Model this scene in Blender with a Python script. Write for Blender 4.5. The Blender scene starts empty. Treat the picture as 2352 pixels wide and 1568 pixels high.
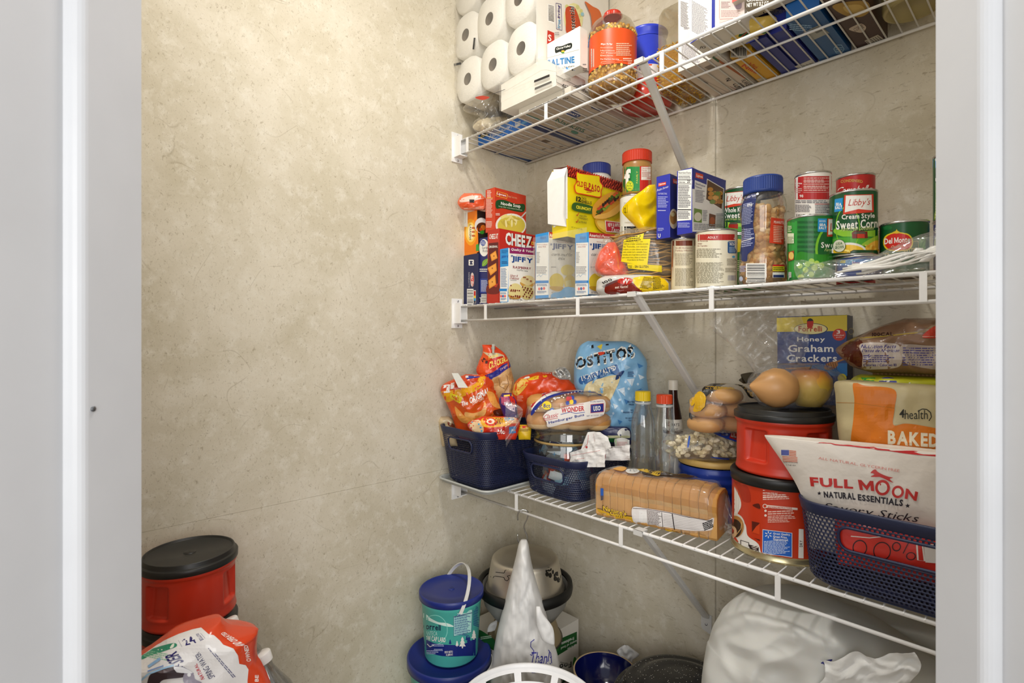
import bpy, bmesh, math, random
from math import sin, cos, pi, radians, sqrt, atan2, hypot
from mathutils import Vector, Matrix, noise
random.seed(7)
SC = bpy.context.scene
COL = SC.collection

# ---------------------------------------------------------------- camera
CX, CY, CZ = 1.287, -1.293, 1.35
FPX, U0, V0 = 1206.0, 1176.0, 778.0
YAW = radians(46.6)
FW = Vector((-sin(YAW), cos(YAW), 0)); RT = Vector((cos(YAW), sin(YAW), 0))
cam = bpy.data.cameras.new('camera'); camo = bpy.data.objects.new('camera', cam); COL.objects.link(camo)
camo.location = (CX, CY, CZ); camo.rotation_euler = (radians(90), 0, YAW)
cam.sensor_width = 36; cam.lens = 36 * FPX / 2352; cam.shift_y = (V0 - 784) / 2352
cam.clip_start = 0.01; cam.clip_end = 50
cam.dof.use_dof = True; cam.dof.focus_distance = 1.25; cam.dof.aperture_fstop = 9.0
SC.camera = camo

# ---------------------------------------------------------------- light
SC.view_settings.view_transform = 'Standard'; SC.view_settings.look = 'None'
SC.view_settings.exposure = 0.0; SC.view_settings.gamma = 1.0
SC.view_settings.use_curve_mapping = False
wd = bpy.data.worlds.new('world'); SC.world = wd; wd.use_nodes = True
wd.node_tree.nodes['Background'].inputs[0].default_value = (0.93, 0.96, 1.0, 1)
wd.node_tree.nodes['Background'].inputs[1].default_value = 0.68

def area(name, loc, aim, size, power, color, sy=None):
    l = bpy.data.lights.new(name, 'AREA'); l.shape = 'RECTANGLE' if sy else 'DISK'
    l.size = size
    if sy: l.size_y = sy
    l.energy = power; l.color = color
    o = bpy.data.objects.new(name, l); COL.objects.link(o); o.location = loc
    o.rotation_euler = (Vector(aim) - Vector(loc)).to_track_quat('-Z', 'Y').to_euler()
    return o
area('ceiling_lamp', (0.66, -0.80, 2.6), (0.60, -0.72, 0), 0.16, 10.2, (1.0, 0.965, 0.91))
area('room_fill', (2.75, -2.0, 1.6), (0.2, -0.5, 1.15), 1.2, 36, (1.0, 0.985, 0.955), 1.2)
area('room_fill', (1.75, -2.9, 1.7), (0.7, -0.2, 1.3), 1.2, 14, (1.0, 0.985, 0.955), 1.2)  # added fill light to brighten the back wall, no lamp known there

# ---------------------------------------------------------------- helpers
def srgb(h):
    if not isinstance(h, str): return tuple(h)
    h = h.lstrip('#')
    if len(h) == 3: h = ''.join(c * 2 for c in h)
    r = []
    for i in (0, 2, 4):
        c = int(h[i:i + 2], 16) / 255
        r.append(c / 12.92 if c <= 0.04045 else ((c + 0.055) / 1.055) ** 2.4)
    return tuple(r)
_mats = {}
def mat(h, rough=0.5, metal=0.0, kind='', bump=0.0, scale=60.0, spec=0.5):
    """procedural material: colour with fine noise wear, optional bump; kinds: film, clear, sheer"""
    key = (h, rough, metal, kind, bump, scale, spec)
    if key in _mats: return _mats[key]
    m = bpy.data.materials.new('material'); m.use_nodes = True
    nt = m.node_tree; N = nt.nodes; L = nt.links
    b = N['Principled BSDF']; c = srgb(h)
    b.inputs['Roughness'].default_value = rough; b.inputs['Metallic'].default_value = metal
    b.inputs['Specular IOR Level'].default_value = spec
    tc = N.new('ShaderNodeTexCoord')
    nz = N.new('ShaderNodeTexNoise'); nz.inputs['Scale'].default_value = scale; nz.inputs['Detail'].default_value = 3
    L.new(tc.outputs['Object'], nz.inputs['Vector'])
    mx = N.new('ShaderNodeMix'); mx.data_type = 'RGBA'
    L.new(nz.outputs['Fac'], mx.inputs[0])
    k = 0.22 if kind == 'crust' else 0.05
    mx.inputs[6].default_value = (c[0] * (1 - k), c[1] * (1 - k), c[2] * (1 - k), 1)
    mx.inputs[7].default_value = (min(1, c[0] * (1 + k)), min(1, c[1] * (1 + k)), min(1, c[2] * (1 + k)), 1)
    L.new(mx.outputs[2], b.inputs['Base Color'])
    bp = None
    if bump:
        bp = N.new('ShaderNodeBump'); bp.inputs['Strength'].default_value = min(1, bump); bp.inputs['Distance'].default_value = 0.004 * max(1, bump)
        L.new(nz.outputs['Fac'], bp.inputs['Height']); L.new(bp.outputs[0], b.inputs['Normal'])
    if kind in ('film', 'clear'):
        tr = N.new('ShaderNodeBsdfTransparent'); gl = N.new('ShaderNodeBsdfGlossy'); gl.inputs['Roughness'].default_value = rough
        tr.inputs[0].default_value = (min(1, c[0] * 1.0), c[1], c[2], 1)
        gl.inputs[0].default_value = (1, 1, 1, 1)
        lw = N.new('ShaderNodeLayerWeight'); lw.inputs['Blend'].default_value = 0.35 if kind == 'film' else 0.5
        if bp: L.new(bp.outputs[0], gl.inputs['Normal']); L.new(bp.outputs[0], lw.inputs['Normal'])
        mr = N.new('ShaderNodeMapRange'); mr.inputs['To Min'].default_value = 0.03; mr.inputs['To Max'].default_value = 0.4 if kind == 'film' else 0.5
        L.new(lw.outputs['Facing' if kind == 'film' else 'Fresnel'], mr.inputs['Value'])
        df = N.new('ShaderNodeBsdfDiffuse'); df.inputs[0].default_value = (.9, .9, .9, 1); m0 = N.new('ShaderNodeMixShader'); m0.inputs[0].default_value = 0.06 if kind == 'film' else 0.02
        L.new(tr.outputs[0], m0.inputs[1]); L.new(df.outputs[0], m0.inputs[2])
        ms = N.new('ShaderNodeMixShader'); L.new(mr.outputs[0], ms.inputs[0]); L.new(m0.outputs[0], ms.inputs[1]); L.new(gl.outputs[0], ms.inputs[2])
        L.new(ms.outputs[0], N['Material Output'].inputs['Surface'])
    if kind.startswith('sheer'):
        b.inputs['Alpha'].default_value = float(kind[5:] or 0.6)
        b.inputs['Transmission Weight'].default_value = 0.0
    if kind == 'sub':
        b.inputs['Subsurface Weight'].default_value = 0.15; b.inputs['Subsurface Radius'].default_value = (0.004, 0.002, 0.001)
    _mats[key] = m
    return m
def film(bump=0.6, scale=38, tint='ffffff', rough=0.12): return mat(tint, rough, kind='film', bump=bump, scale=scale)
def clear(tint='f4f8f6', bump=0.0, scale=20): return mat(tint, 0.06, kind='clear', bump=bump, scale=scale)

class MB:
    """collects faces for ONE mesh; material per face"""
    def __init__(s): s.v = []; s.f = []; s.m = []; s.mats = []; s.sm = []
    def mi(s, m):
        if m not in s.mats: s.mats.append(m)
        return s.mats.index(m)
    def add(s, vs, fs, m, smooth=False):
        o = len(s.v); k = s.mi(m)
        s.v.extend([tuple(p) for p in vs])
        for f in fs: s.f.append(tuple(i + o for i in f)); s.m.append(k); s.sm.append(smooth)
        return s
    def box(s, a, b, m, faces=None, tf=None):
        x0, y0, z0 = a; x1, y1, z1 = b
        vs = [(x0, y0, z0), (x1, y0, z0), (x1, y1, z0), (x0, y1, z0), (x0, y0, z1), (x1, y0, z1), (x1, y1, z1), (x0, y1, z1)]
        if tf: vs = [tf(Vector(p)) for p in vs]
        s.add(vs, [(0, 3, 2, 1), (4, 5, 6, 7), (0, 1, 5, 4), (2, 3, 7, 6), (1, 2, 6, 5), (3, 0, 4, 7)], m); return s
    def tube(s, pts, r, m, n=8, caps=True, closed=False, sm=True):
        pts = [Vector(p) for p in pts]; K = len(pts); rings = []
        rr = r if isinstance(r, (list, tuple)) else [r] * K
        up = None
        for i in range(K):
            if closed: t = pts[(i + 1) % K] - pts[i - 1]
            else: t = pts[min(i + 1, K - 1)] - pts[max(i - 1, 0)]
            t.normalize()
            if up is None: up = t.orthogonal().normalized()
            up = (up - t * up.dot(t)); up = up.normalized() if up.length > 1e-6 else t.orthogonal().normalized()
            w = t.cross(up)
            rings.append([pts[i] + (up * cos(2 * pi * j / n) + w * sin(2 * pi * j / n)) * rr[i] for j in range(n)])
        vs = [p for r_ in rings for p in r_]; fs = []
        for i in range(K if closed else K - 1):
            for j in range(n):
                a, b = i * n + j, i * n + (j + 1) % n; c, d = ((i + 1) % K) * n + (j + 1) % n, ((i + 1) % K) * n + j
                fs.append((a, b, c, d))
        if caps and not closed: fs.append(tuple(range(n))[::-1]); fs.append(tuple((K - 1) * n + j for j in range(n)))
        s.add(vs, fs, m, sm); return s
    def lathe(s, prof, m, n=48, sm=True, c=(0, 0), mats=None, sx=1, sy=1):
        """prof: list of (r,z); mats optional per segment"""
        K = len(prof); vs = []
        for r, z in prof:
            for j in range(n):
                a = 2 * pi * j / n; vs.append((c[0] + r * sx * cos(a), c[1] + r * sy * sin(a), z))
        o = len(s.v); s.v.extend(vs)
        for i in range(K - 1):
            k = s.mi(mats[i] if mats else m)
            for j in range(n):
                j2 = (j + 1) % n
                if prof[i][0] < 1e-6: f = (i * n, (i + 1) * n + j2, (i + 1) * n + j)
                elif prof[i + 1][0] < 1e-6: f = (i * n + j, i * n + j2, (i + 1) * n)
                else: f = (i * n + j, i * n + j2, (i + 1) * n + j2, (i + 1) * n + j)
                s.f.append(tuple(q + o for q in f)); s.m.append(k); s.sm.append(sm)
        return s
    def grid(s, fn, nu, nv, m, sm=True, mats=None):
        """fn(u,v)->point for u,v in 0..1 ; outward normal = du x dv"""
        vs = [fn(i / nu, j / nv) for j in range(nv + 1) for i in range(nu + 1)]
        o = len(s.v); s.v.extend([tuple(p) for p in vs]); k = s.mi(m)
        for j in range(nv):
            for i in range(nu):
                a = j * (nu + 1) + i
                s.f.append((a + o, a + 1 + o, a + nu + 2 + o, a + nu + 1 + o)); s.m.append(k); s.sm.append(sm)
        return s
    def prism(s, poly, z0, z1, m, tf=None, sm=False):
        n = len(poly); vs = [(x, y, z0) for x, y in poly] + [(x, y, z1) for x, y in poly]
        if tf: vs = [tf(Vector(p)) for p in vs]
        fs = [tuple(range(n))[::-1], tuple(range(n, 2 * n))] + [(i, (i + 1) % n, n + (i + 1) % n, n + i) for i in range(n)]
        s.add(vs, fs, m, sm); return s
    def blob(s, c, r, m, nu=14, nv=9, wob=0.0, seed=0.0, sup=1.0):
        """ellipsoid with optional noise and superellipse squareness"""
        rx, ry, rz = r if isinstance(r, (tuple, list)) else (r, r, r)
        def sp(x): return math.copysign(abs(x) ** sup, x)
        def fn(u, v):
            a = 2 * pi * u; b = pi * (v - 0.5)
            d = Vector((sp(cos(a)) * sp(cos(b)), sp(sin(a)) * sp(cos(b)), sp(sin(b))))
            k = 1 + (wob * noise.noise(d * 1.7 + Vector((seed, seed * 1.3, 0))) if wob else 0)
            return (c[0] + d.x * rx * k, c[1] + d.y * ry * k, c[2] + d.z * rz * k)
        return s.grid(fn, nu, nv, m)
    def build(s, name, parent=None, loc=(0, 0, 0), rot=(0, 0, 0)):
        me = bpy.data.meshes.new(name); me.from_pydata(s.v, [], s.f)
        for m in s.mats: me.materials.append(m)
        me.polygons.foreach_set('material_index', s.m); me.polygons.foreach_set('use_smooth', s.sm)
        me.update(); o = bpy.data.objects.new(name, me); COL.objects.link(o)
        o.location = loc; o.rotation_euler = rot
        if parent: o.parent = parent
        return o
def thing(name, label, cat, loc=(0, 0, 0), yaw=0.0, group=None, rot=None):
    o = bpy.data.objects.new(name, None); COL.objects.link(o); o.empty_display_size = 0.02
    o.location = loc; o.rotation_euler = rot if rot else (0, 0, yaw)
    o['label'] = label; o['category'] = cat
    if group: o['group'] = group
    return o
def tag(o, label, cat, group=None, kind=None):
    if label: o['label'] = label
    if cat: o['category'] = cat
    if group: o['group'] = group
    if kind: o['kind'] = kind
    return o
def copytree(root, loc, rotz=None, label=None):
    r = root.copy(); COL.objects.link(r); r.location = loc
    if rotz is not None: r.rotation_euler = (0, 0, rotz)
    if label: r['label'] = label
    for ch in list(root.children):
        c = ch.copy(); COL.objects.link(c); c.parent = r
        for g in list(ch.children):
            d = g.copy(); COL.objects.link(d); d.parent = c
    return r

# pixel ray helpers: where a sight line of the photograph meets a plane of the room
def rdir(u): return FW + RT * ((u - U0) / FPX)
def on_y(u, y):
    d = rdir(u); t = (y - CY) / d.y; return CX + d.x * t
def on_x(u, x):
    d = rdir(u); t = (x - CX) / d.x; return CY + d.y * t
def dep(x, y): return (Vector((x, y, 0)) - Vector((CX, CY, 0))).dot(FW)
def zat(x, y, v): return CZ + (V0 - v) * dep(x, y) / FPX
def on_z(u, v, z):
    t = (z - CZ) * FPX / (V0 - v); d = rdir(u); return CX + d.x * t, CY + d.y * t
def along(u, P, e):
    """distance t so that P+t*e is seen in column u"""
    q = rdir(u); nx, ny = q.y, -q.x
    return ((CX - P[0]) * nx + (CY - P[1]) * ny) / (e[0] * nx + e[1] * ny)
ZT, ZM, ZB = CZ + 0.6095, CZ + 0.103, CZ - 0.4185     # tops of the three wire shelves
WR = 0.0016

# ---------------------------------------------------------------- flat print: 2D shapes laid on a face
_gl = {}
def _glyphs():
    chars = 'ABCDEFGHIJKLMNOPQRSTUVWXYZabcdefghijklmnopqrstuvwxyz0123456789&%!.-\'",©:/'
    todo = []
    for w in (0, 1, 2):
        for ch in chars:
            cu = bpy.data.curves.new('g', 'FONT'); cu.body = ch; cu.resolution_u = 2; cu.offset = (0, 0.022, 0.042)[w]
            o = bpy.data.objects.new('g', cu); COL.objects.link(o); todo.append((w, ch, o, cu))
    dg = bpy.context.evaluated_depsgraph_get()
    for w, ch, o, cu in todo:
        me = o.evaluated_get(dg).to_mesh()
        vs = [(v.co.x, v.co.y) for v in me.vertices]; fs = [tuple(p.vertices) for p in me.polygons]
        _gl[(w, ch)] = (vs, fs, min(p[0] for p in vs), max(p[0] for p in vs))
    for w, ch, o, cu in todo:
        bpy.data.objects.remove(o); bpy.data.curves.remove(cu)
_glyphs()
for w_, k_ in ((0, .085), (1, .125), (2, .165)):      # the built-in capital M does not fill cleanly: drawn as four strokes
    _gl[(w_, 'M')] = ([(0, 0), (k_, 0), (k_, .7), (0, .7), (.74 - k_, 0), (.74, 0), (.74, .7), (.74 - k_, .7), (k_, .7), (k_, .7 - k_ * 1.9), (.37, .0), (.37, k_ * 2), (.74 - k_, .7), (.74 - k_, .7 - k_ * 1.9)],
        [(0, 1, 2, 3), (4, 5, 6, 7), (9, 10, 11, 8), (10, 13, 12, 11)], 0, .74)
def text2d(s, bold=1):
    x = 0; V = []; Fs = []
    for ch in s:
        if ch == ' ': x += 0.28; continue
        g = _gl.get((bold, ch))
        if not g: x += 0.3; continue
        o = len(V); V += [(p[0] - g[2] + x, p[1]) for p in g[0]]; Fs += [tuple(i + o for i in f) for f in g[1]]
        x += g[3] - g[2] + 0.07
    return V, Fs
# art item constructors -> (kind, data, colour); coordinates 0..1 across the face, v up
def R(x0, y0, x1, y1, c): return ([(x0, y0), (x1, y0), (x1, y1), (x0, y1)], [(0, 1, 2, 3)], c)
def PG(pts, c): return (pts, [tuple(range(len(pts)))], c)
def E(cx, cy, rx, ry, c, n=20, a=0.0):
    return ([(cx + rx * cos(2 * pi * i / n) * cos(a) - ry * sin(2 * pi * i / n) * sin(a), cy + rx * cos(2 * pi * i / n) * sin(a) + ry * sin(2 * pi * i / n) * cos(a)) for i in range(n)], [tuple(range(n))], c)
def RR(x0, y0, x1, y1, r, c, ry=None):
    ry = ry or r; p = []
    for cx, cy, a0 in ((x1 - r, y1 - ry, 0), (x0 + r, y1 - ry, 90), (x0 + r, y0 + ry, 180), (x1 - r, y0 + ry, 270)):
        for k in range(5): a = radians(a0 + 22.5 * k); p.append((cx + r * cos(a), cy + ry * sin(a)))
    return (p, [tuple(range(len(p)))], c)
def T(s, x0, y0, x1, y1, c, sh=0.0, b=1, arc=0.0, tilt=0.0, rot=0):
    """text fitted to a box; sh slant, arc bends the middle up, tilt raises the right end, rot=90 reads upward, -90 downward"""
    V, Fs = text2d(s, b)
    if not V: return ([], [], c)
    X0 = min(p[0] for p in V); X1 = max(p[0] for p in V); Y0 = min(p[1] for p in V); Y1 = max(p[1] for p in V)
    out = []
    for x, y in V:
        a = (x - X0) / max(1e-6, X1 - X0); q = (y - Y0) / max(1e-6, Y1 - Y0)
        a2 = a + sh * (q - 0.5)
        if rot == 0: X = x0 + a2 * (x1 - x0); Y = y0 + q * (y1 - y0) + arc * (1 - (2 * a - 1) ** 2) + tilt * (a - 0.5)
        elif rot == 90: X = x1 - q * (x1 - x0); Y = y0 + a2 * (y1 - y0)
        elif rot == -90: X = x0 + q * (x1 - x0); Y = y1 - a2 * (y1 - y0)
        else: X = x1 - a2 * (x1 - x0); Y = y1 - q * (y1 - y0)
        out.append((X, Y))
    return (out, Fs, c)
def G(x0, y0, x1, y1, n, c, th=0.5, rnd=0.25, seed=1, words=True, tilt=0):
    """rows of very small print"""
    r = random.Random(seed); V = []; Fs = []
    h = (y1 - y0) / n
    for i in range(n):
        y = y1 - (i + 0.75) * h; end = x1 - r.random() * rnd * (x1 - x0); x = x0
        while x < end:
            w = (x1 - x0) * (0.05 + 0.11 * r.random()) if words else end - x
            xe = min(end, x + w); o = len(V); q = tilt * ((x - x0) / (x1 - x0)); q2 = tilt * ((xe - x0) / (x1 - x0))
            V += [(x, y + q), (xe, y + q2), (xe, y + q2 + h * th), (x, y + q + h * th)]; Fs.append((o, o + 1, o + 2, o + 3)); x = xe + (x1 - x0) * 0.018
    return (V, Fs, c)
def BC(x0, y0, x1, y1, vert=True, seed=3, bg='f2f0ea', c='15151a'):
    r = random.Random(seed); V = []; Fs = []
    a, b = (x0, x1) if vert else (y0, y1)
    m = (b - a) * 0.08; p = a + m; px, py = (x1 - x0) * .06, (y1 - y0) * .08
    while p < b - m:
        w = (b - a) * r.choice((0.012, 0.02, 0.035)); o = len(V)
        if vert: V += [(p, y0 + py * 2), (p + w, y0 + py * 2), (p + w, y1 - py), (p, y1 - py)]
        else: V += [(x0 + px, p), (x1 - px, p), (x1 - px, p + w), (x0 + px, p + w)]
        Fs.append((o, o + 1, o + 2, o + 3)); p += w + (b - a) * r.choice((0.015, 0.025, 0.04))
    return [R(x0, y0, x1, y1, bg), (V, Fs, c)]
def ring2(cx, cy, rx, ry, th, c, n=24):
    V = []; Fs = []
    for i in range(n):
        a = 2 * pi * i / n; V += [(cx + rx * cos(a), cy + ry * sin(a)), (cx + (rx - th) * cos(a), cy + (ry - th * ry / rx) * sin(a))]
    for i in range(n):
        k = (i + 1) % n; Fs.append((2 * i, 2 * k, 2 * k + 1, 2 * i + 1))
    return (V, Fs, c)
def LN(pts, w, c, asp=1.0):
    """thin band along a polyline (w in u units, asp = face width/height)"""
    V = []; Fs = []
    for i in range(len(pts) - 1):
        (x0, y0), (x1, y1) = pts[i], pts[i + 1]; dx, dy = (x1 - x0) * asp, y1 - y0; l = hypot(dx, dy) or 1
        nx, ny = -dy / l * w / asp * asp / 2, dx / l * w * asp / 2; nx = -dy / l * w / 2; ny = dx / l * w * asp / 2
        o = len(V); V += [(x0 + nx, y0 + ny), (x1 + nx, y1 + ny), (x1 - nx, y1 - ny), (x0 - nx, y0 - ny)]; Fs.append((o + 3, o + 2, o + 1, o))
    return (V, Fs, c)
def flat(art):
    out = []
    for a in art:
        if isinstance(a, list): out += flat(a)
        else: out.append(a)
    return out
def lay(mb, art, fn, nu=1, nv=1, rough=0.45, off=0.00025, step=0.00004, clip=True, spec=0.4, metal=0):
    """lay 2D print on a surface; fn(u,v)->(point, normal). cut along the nu x nv lattice so it bends with it"""
    for li, (V, Fs, c) in enumerate(flat(art)):
        if not V: continue
        bm = bmesh.new(); vv = [bm.verts.new((x, y, 0)) for x, y in V]
        for f in Fs:
            try: bm.faces.new([vv[i] for i in f])
            except ValueError: pass
        def cut(co, no, ci=False, co_=False):
            g = bm.verts[:] + bm.edges[:] + bm.faces[:]
            bmesh.ops.bisect_plane(bm, geom=g, plane_co=co, plane_no=no, clear_outer=co_, clear_inner=ci, dist=1e-6)
        xs = [p[0] for p in V]; ys = [p[1] for p in V]
        if clip:
            if min(xs) < 0: cut((0, 0, 0), (1, 0, 0), ci=True)
            if max(xs) > 1: cut((1, 0, 0), (1, 0, 0), co_=True)
            if min(ys) < 0: cut((0, 0, 0), (0, 1, 0), ci=True)
            if max(ys) > 1: cut((0, 1, 0), (0, 1, 0), co_=True)
        for i in range(1, nu):
            if min(xs) < i / nu < max(xs): cut((i / nu, 0, 0), (1, 0, 0))
        for j in range(1, nv):
            if min(ys) < j / nv < max(ys): cut((0, j / nv, 0), (0, 1, 0))
        bm.faces.ensure_lookup_table(); bm.verts.index_update()
        o = off + step * li; pts = []
        for v in bm.verts:
            p, n = fn(v.co.x, v.co.y); pts.append(p + n * o)
        fs = []
        for f in bm.faces:
            ids = [v.index for v in f.verts]
            if f.normal.z < 0: ids.reverse()
            fs.append(ids)
        m = mat(c, rough, metal, spec=spec) if isinstance(c, str) else c
        mb.add(pts, fs, m, False); bm.free()
    return mb
def face_fn(o, ex, ey):
    """flat face with origin o and edge vectors"""
    o = Vector(o); ex = Vector(ex); ey = Vector(ey); n = ex.cross(ey).normalized()
    return lambda u, v: (o + ex * u + ey * v, n)
def cyl_fn(r, z0, z1, a0, a1, n=64, c=(0, 0), rz=None):
    """strip of a faceted cylinder: u runs from angle a0 to a1 (degrees, counter-clockwise)"""
    def fn(u, v):
        a = radians(a0 + (a1 - a0) * u); k = 2 * pi / n; i = math.floor(a / k + 1e-6); t = a / k - i
        z = z0 + (z1 - z0) * v; rr = rz(z) if rz else r
        p0 = Vector((cos(i * k), sin(i * k), 0)); p1 = Vector((cos((i + 1) * k), sin((i + 1) * k), 0))
        p = p0.lerp(p1, t) * rr; nrm = (p0 + p1).normalized()
        return Vector((p.x + c[0], p.y + c[1], z)), nrm
    return fn

# ================================================================ the room
def wall_material(name, base=('d8d0be', 'c9c0aa', 'dfd9ca'), wear='8f8064'):
    m = bpy.data.materials.new(name); m.use_nodes = True; nt = m.node_tree; N = nt.nodes; L = nt.links
    b = N['Principled BSDF']; b.inputs['Roughness'].default_value = 0.62; b.inputs['Specular IOR Level'].default_value = 0.3
    tc = N.new('ShaderNodeTexCoord')
    def nz(scale, det=4, dist=0.0, rough=0.6, mp=None):
        n = N.new('ShaderNodeTexNoise'); n.inputs['Scale'].default_value = scale; n.inputs['Detail'].default_value = det
        n.inputs['Distortion'].default_value = dist; n.inputs['Roughness'].default_value = rough
        L.new(mp.outputs[0] if mp else tc.outputs['Object'], n.inputs['Vector']); return n
    def ramp(src, p0, p1, c0=(0, 0, 0, 1), c1=(1, 1, 1, 1)):
        r = N.new('ShaderNodeValToRGB'); e = r.color_ramp.elements; e[0].position = p0; e[1].position = p1; e[0].color = c0; e[1].color = c1
        L.new(src, r.inputs[0]); return r
    def mix(f, a, bb):
        x = N.new('ShaderNodeMix'); x.data_type = 'RGBA'
        if isinstance(f, float): x.inputs[0].default_value = f
        else: L.new(f, x.inputs[0])
        for s, v in ((x.inputs[6], a), (x.inputs[7], bb)):
            if isinstance(v, str): s.default_value = srgb(v) + (1,)
            else: L.new(v, s)
        return x.outputs[2]
    c = mix(ramp(nz(5, 6, 0.4).outputs[0], 0.38, 0.62).outputs[0], base[0], base[1])
    c = mix(ramp(nz(26, 6, 0.25, 0.75).outputs[0], 0.5, 0.72).outputs[0], c, base[2])
    # streaky worn flecks running on a slant
    mp = N.new('ShaderNodeMapping'); mp.inputs['Rotation'].default_value = (0.9, 0.6, 0.8); mp.inputs['Scale'].default_value = (0.35, 1.5, 1.0)
    L.new(tc.outputs['Object'], mp.inputs[0])
    f1 = ramp(nz(110, 3, 0.6, 0.75, mp).outputs[0], 0.58, 0.72)
    f1m = N.new('ShaderNodeMath'); f1m.operation = 'MULTIPLY'; f1m.inputs[1].default_value = 0.6; L.new(f1.outputs[0], f1m.inputs[0])
    c = mix(f1m.outputs[0], c, wear)
    f2 = ramp(nz(330, 2, 0.2, 0.6).outputs[0], 0.65, 0.74)
    f2m = N.new('ShaderNodeMath'); f2m.operation = 'MULTIPLY'; f2m.inputs[1].default_value = 0.5; L.new(f2.outputs[0], f2m.inputs[0])
    c = mix(f2m.outputs[0], c, '706044')
    # long faint scratches
    v = N.new('ShaderNodeTexVoronoi'); v.feature = 'DISTANCE_TO_EDGE'; v.inputs['Scale'].default_value = 4.2
    nn = nz(3, 2); vm = N.new('ShaderNodeVectorMath'); vm.operation = 'MULTIPLY_ADD'; vm.inputs[1].default_value = (0.5, 0.5, 0.5)
    L.new(nn.outputs['Color'], vm.inputs[0]); L.new(tc.outputs['Object'], vm.inputs[2]); L.new(vm.outputs[0], v.inputs['Vector'])
    f3 = ramp(v.outputs['Distance'], 0.0, 0.006, (1, 1, 1, 1), (0, 0, 0, 1))
    gate = ramp(nz(9, 2).outputs[0], 0.52, 0.6)
    gm = N.new('ShaderNodeMath'); gm.operation = 'MULTIPLY'; L.new(f3.outputs[0], gm.inputs[0]); L.new(gate.outputs[0], gm.inputs[1])
    gm2 = N.new('ShaderNodeMath'); gm2.operation = 'MULTIPLY'; gm2.inputs[1].default_value = 0.35; L.new(gm.outputs[0], gm2.inputs[0])
    c = mix(gm2.outputs[0], c, '7c6a48')
    L.new(c, b.inputs['Base Color'])
    bp = N.new('ShaderNodeBump'); bp.inputs['Strength'].default_value = 0.25; bp.inputs['Distance'].default_value = 0.002
    L.new(nz(60, 5).outputs[0], bp.inputs['Height']); L.new(bp.outputs[0], b.inputs['Normal'])
    return m
WALL = wall_material('wall_panel_print')
TRIM = mat('d4d6da', 0.4, bump=0.03, scale=15)
WHITE = mat('efefec', 0.35)
def struct(name, mb, parent=None):
    o = mb.build(name, parent)
    if not parent: o['kind'] = 'structure'
    return o
def sempty(name):
    o = bpy.data.objects.new(name, None); COL.objects.link(o); o['kind'] = 'structure'; o.empty_display_size = 0.05; return o
H = 2.75
XR, YL = 1.34, -1.36       # far ends of the two side walls
# left wall (x = 0): two wallboards, one above the other, with a hairline joint between
w = sempty('wall_left'); zj = 0.958
MB().box((-0.08, YL, 0), (0, 0.0, zj - 0.00025), WALL).build('panel', w)
MB().box((-0.08, YL, zj + 0.00025), (-0.0004, 0.0, H), WALL).build('panel', w)
# back wall (y = 0): boards meeting at a vertical joint
w = sempty('wall_back'); xj = on_y(1644, 0)
MB().box((-0.08, 0, 0), (xj - 0.0005, 0.08, H), WALL).build('panel', w)
MB().box((xj + 0.0005, 0.0004, 0), (XR + 0.08, 0.08, H), WALL).build('panel', w)
# flat battens of the same board: corner strip and joint strip
o = struct('trim_1', MB().box((0, -0.0028, 0), (on_y(1229, 0), 0, H), WALL))
o = struct('trim_2', MB().box((on_y(1624, 0), -0.0022, 0), (xj - 0.0014, 0, H), WALL))
# short walls either side of the diagonal doorway
ctr = Vector((CX, CY, 0)); AX = Matrix((RT.to_tuple(), FW.to_tuple(), (0, 0, 1))).transposed()
def dv(lat, d, z=0.0):   # doorway frame: lateral, depth in front of the standpoint
    p = ctr + RT * lat + FW * d; return Vector((p.x, p.y, z))
struct('wall_left_return', MB().box((-0.08, YL - 0.08, 0), (0.62, YL, H), WALL))
struct('wall_right', MB().box((XR, -0.60, 0), (XR + 0.08, 0.0, H), WALL))
DL, DR, D0, D1 = -0.355, 0.406, 0.352, 0.503
def dbox(mb, l0, l1, d0, d1, z0, z1, m): mb.box((l0, d0, z0), (l1, d1, z1), m, tf=lambda p: dv(p.x, p.y, p.z)); return mb
d = sempty('door_1')
for nm, e, s in (('jamb', DL, -1), ('jamb', DR, 1)):
    a, b_ = e + s * 0.012, e + s * 0.035
    dbox(MB(), min(a, b_), max(a, b_), D0, D1, 0, 2.06, TRIM).build('jamb', d)
    # door stop: moulded strip with a rounded near edge
    dn = 0.430 if s < 0 else 0.4485
    prof = [(e + s * 0.012, dn - 0.001)] + [(e + s * 0.012 * (1 - sin(t * pi / 12)), dn + 0.010 - 0.010 * cos(t * pi / 12)) for t in range(1, 7)] + [(e, D1), (e + s * 0.012, D1)]
    m_ = MB(); m_.prism(prof if s < 0 else prof[::-1], 0, 2.06, TRIM, tf=lambda p: dv(p.x, p.y, p.z), sm=False); m_.build('door_stop', d)
    a, b_ = e + s * 0.020, e + s * 0.085
    dbox(MB(), min(a, b_), max(a, b_), D0 - 0.016, D0, 0, 2.12, TRIM).build('casing', d)
dbox(MB(), DL - 0.035, DR + 0.035, D0, D1, 2.06, 2.085, TRIM).build('head_jamb', d)
MB().tube([dv(DL - 0.0005, 0.4445, zat(*dv(DL, 0.4445)[:2], 939)), dv(DL + 0.0012, 0.4445, zat(*dv(DL, 0.4445)[:2], 939))], 0.0023, mat('6a6c70', 0.4, 0.6), 10).build('nail_head', d)
PAINT = mat('d8d6cf', 0.6, bump=0.05, scale=30)
m_ = MB()
dbox(m_, DL - 0.60, DL - 0.035, D0, D1, 0, H, PAINT); struct('wall_front_left', m_)
m_ = MB(); dbox(m_, DR + 0.035, DR + 0.60, D0, D1, 0, H, PAINT); struct('wall_front_right', m_)
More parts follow.
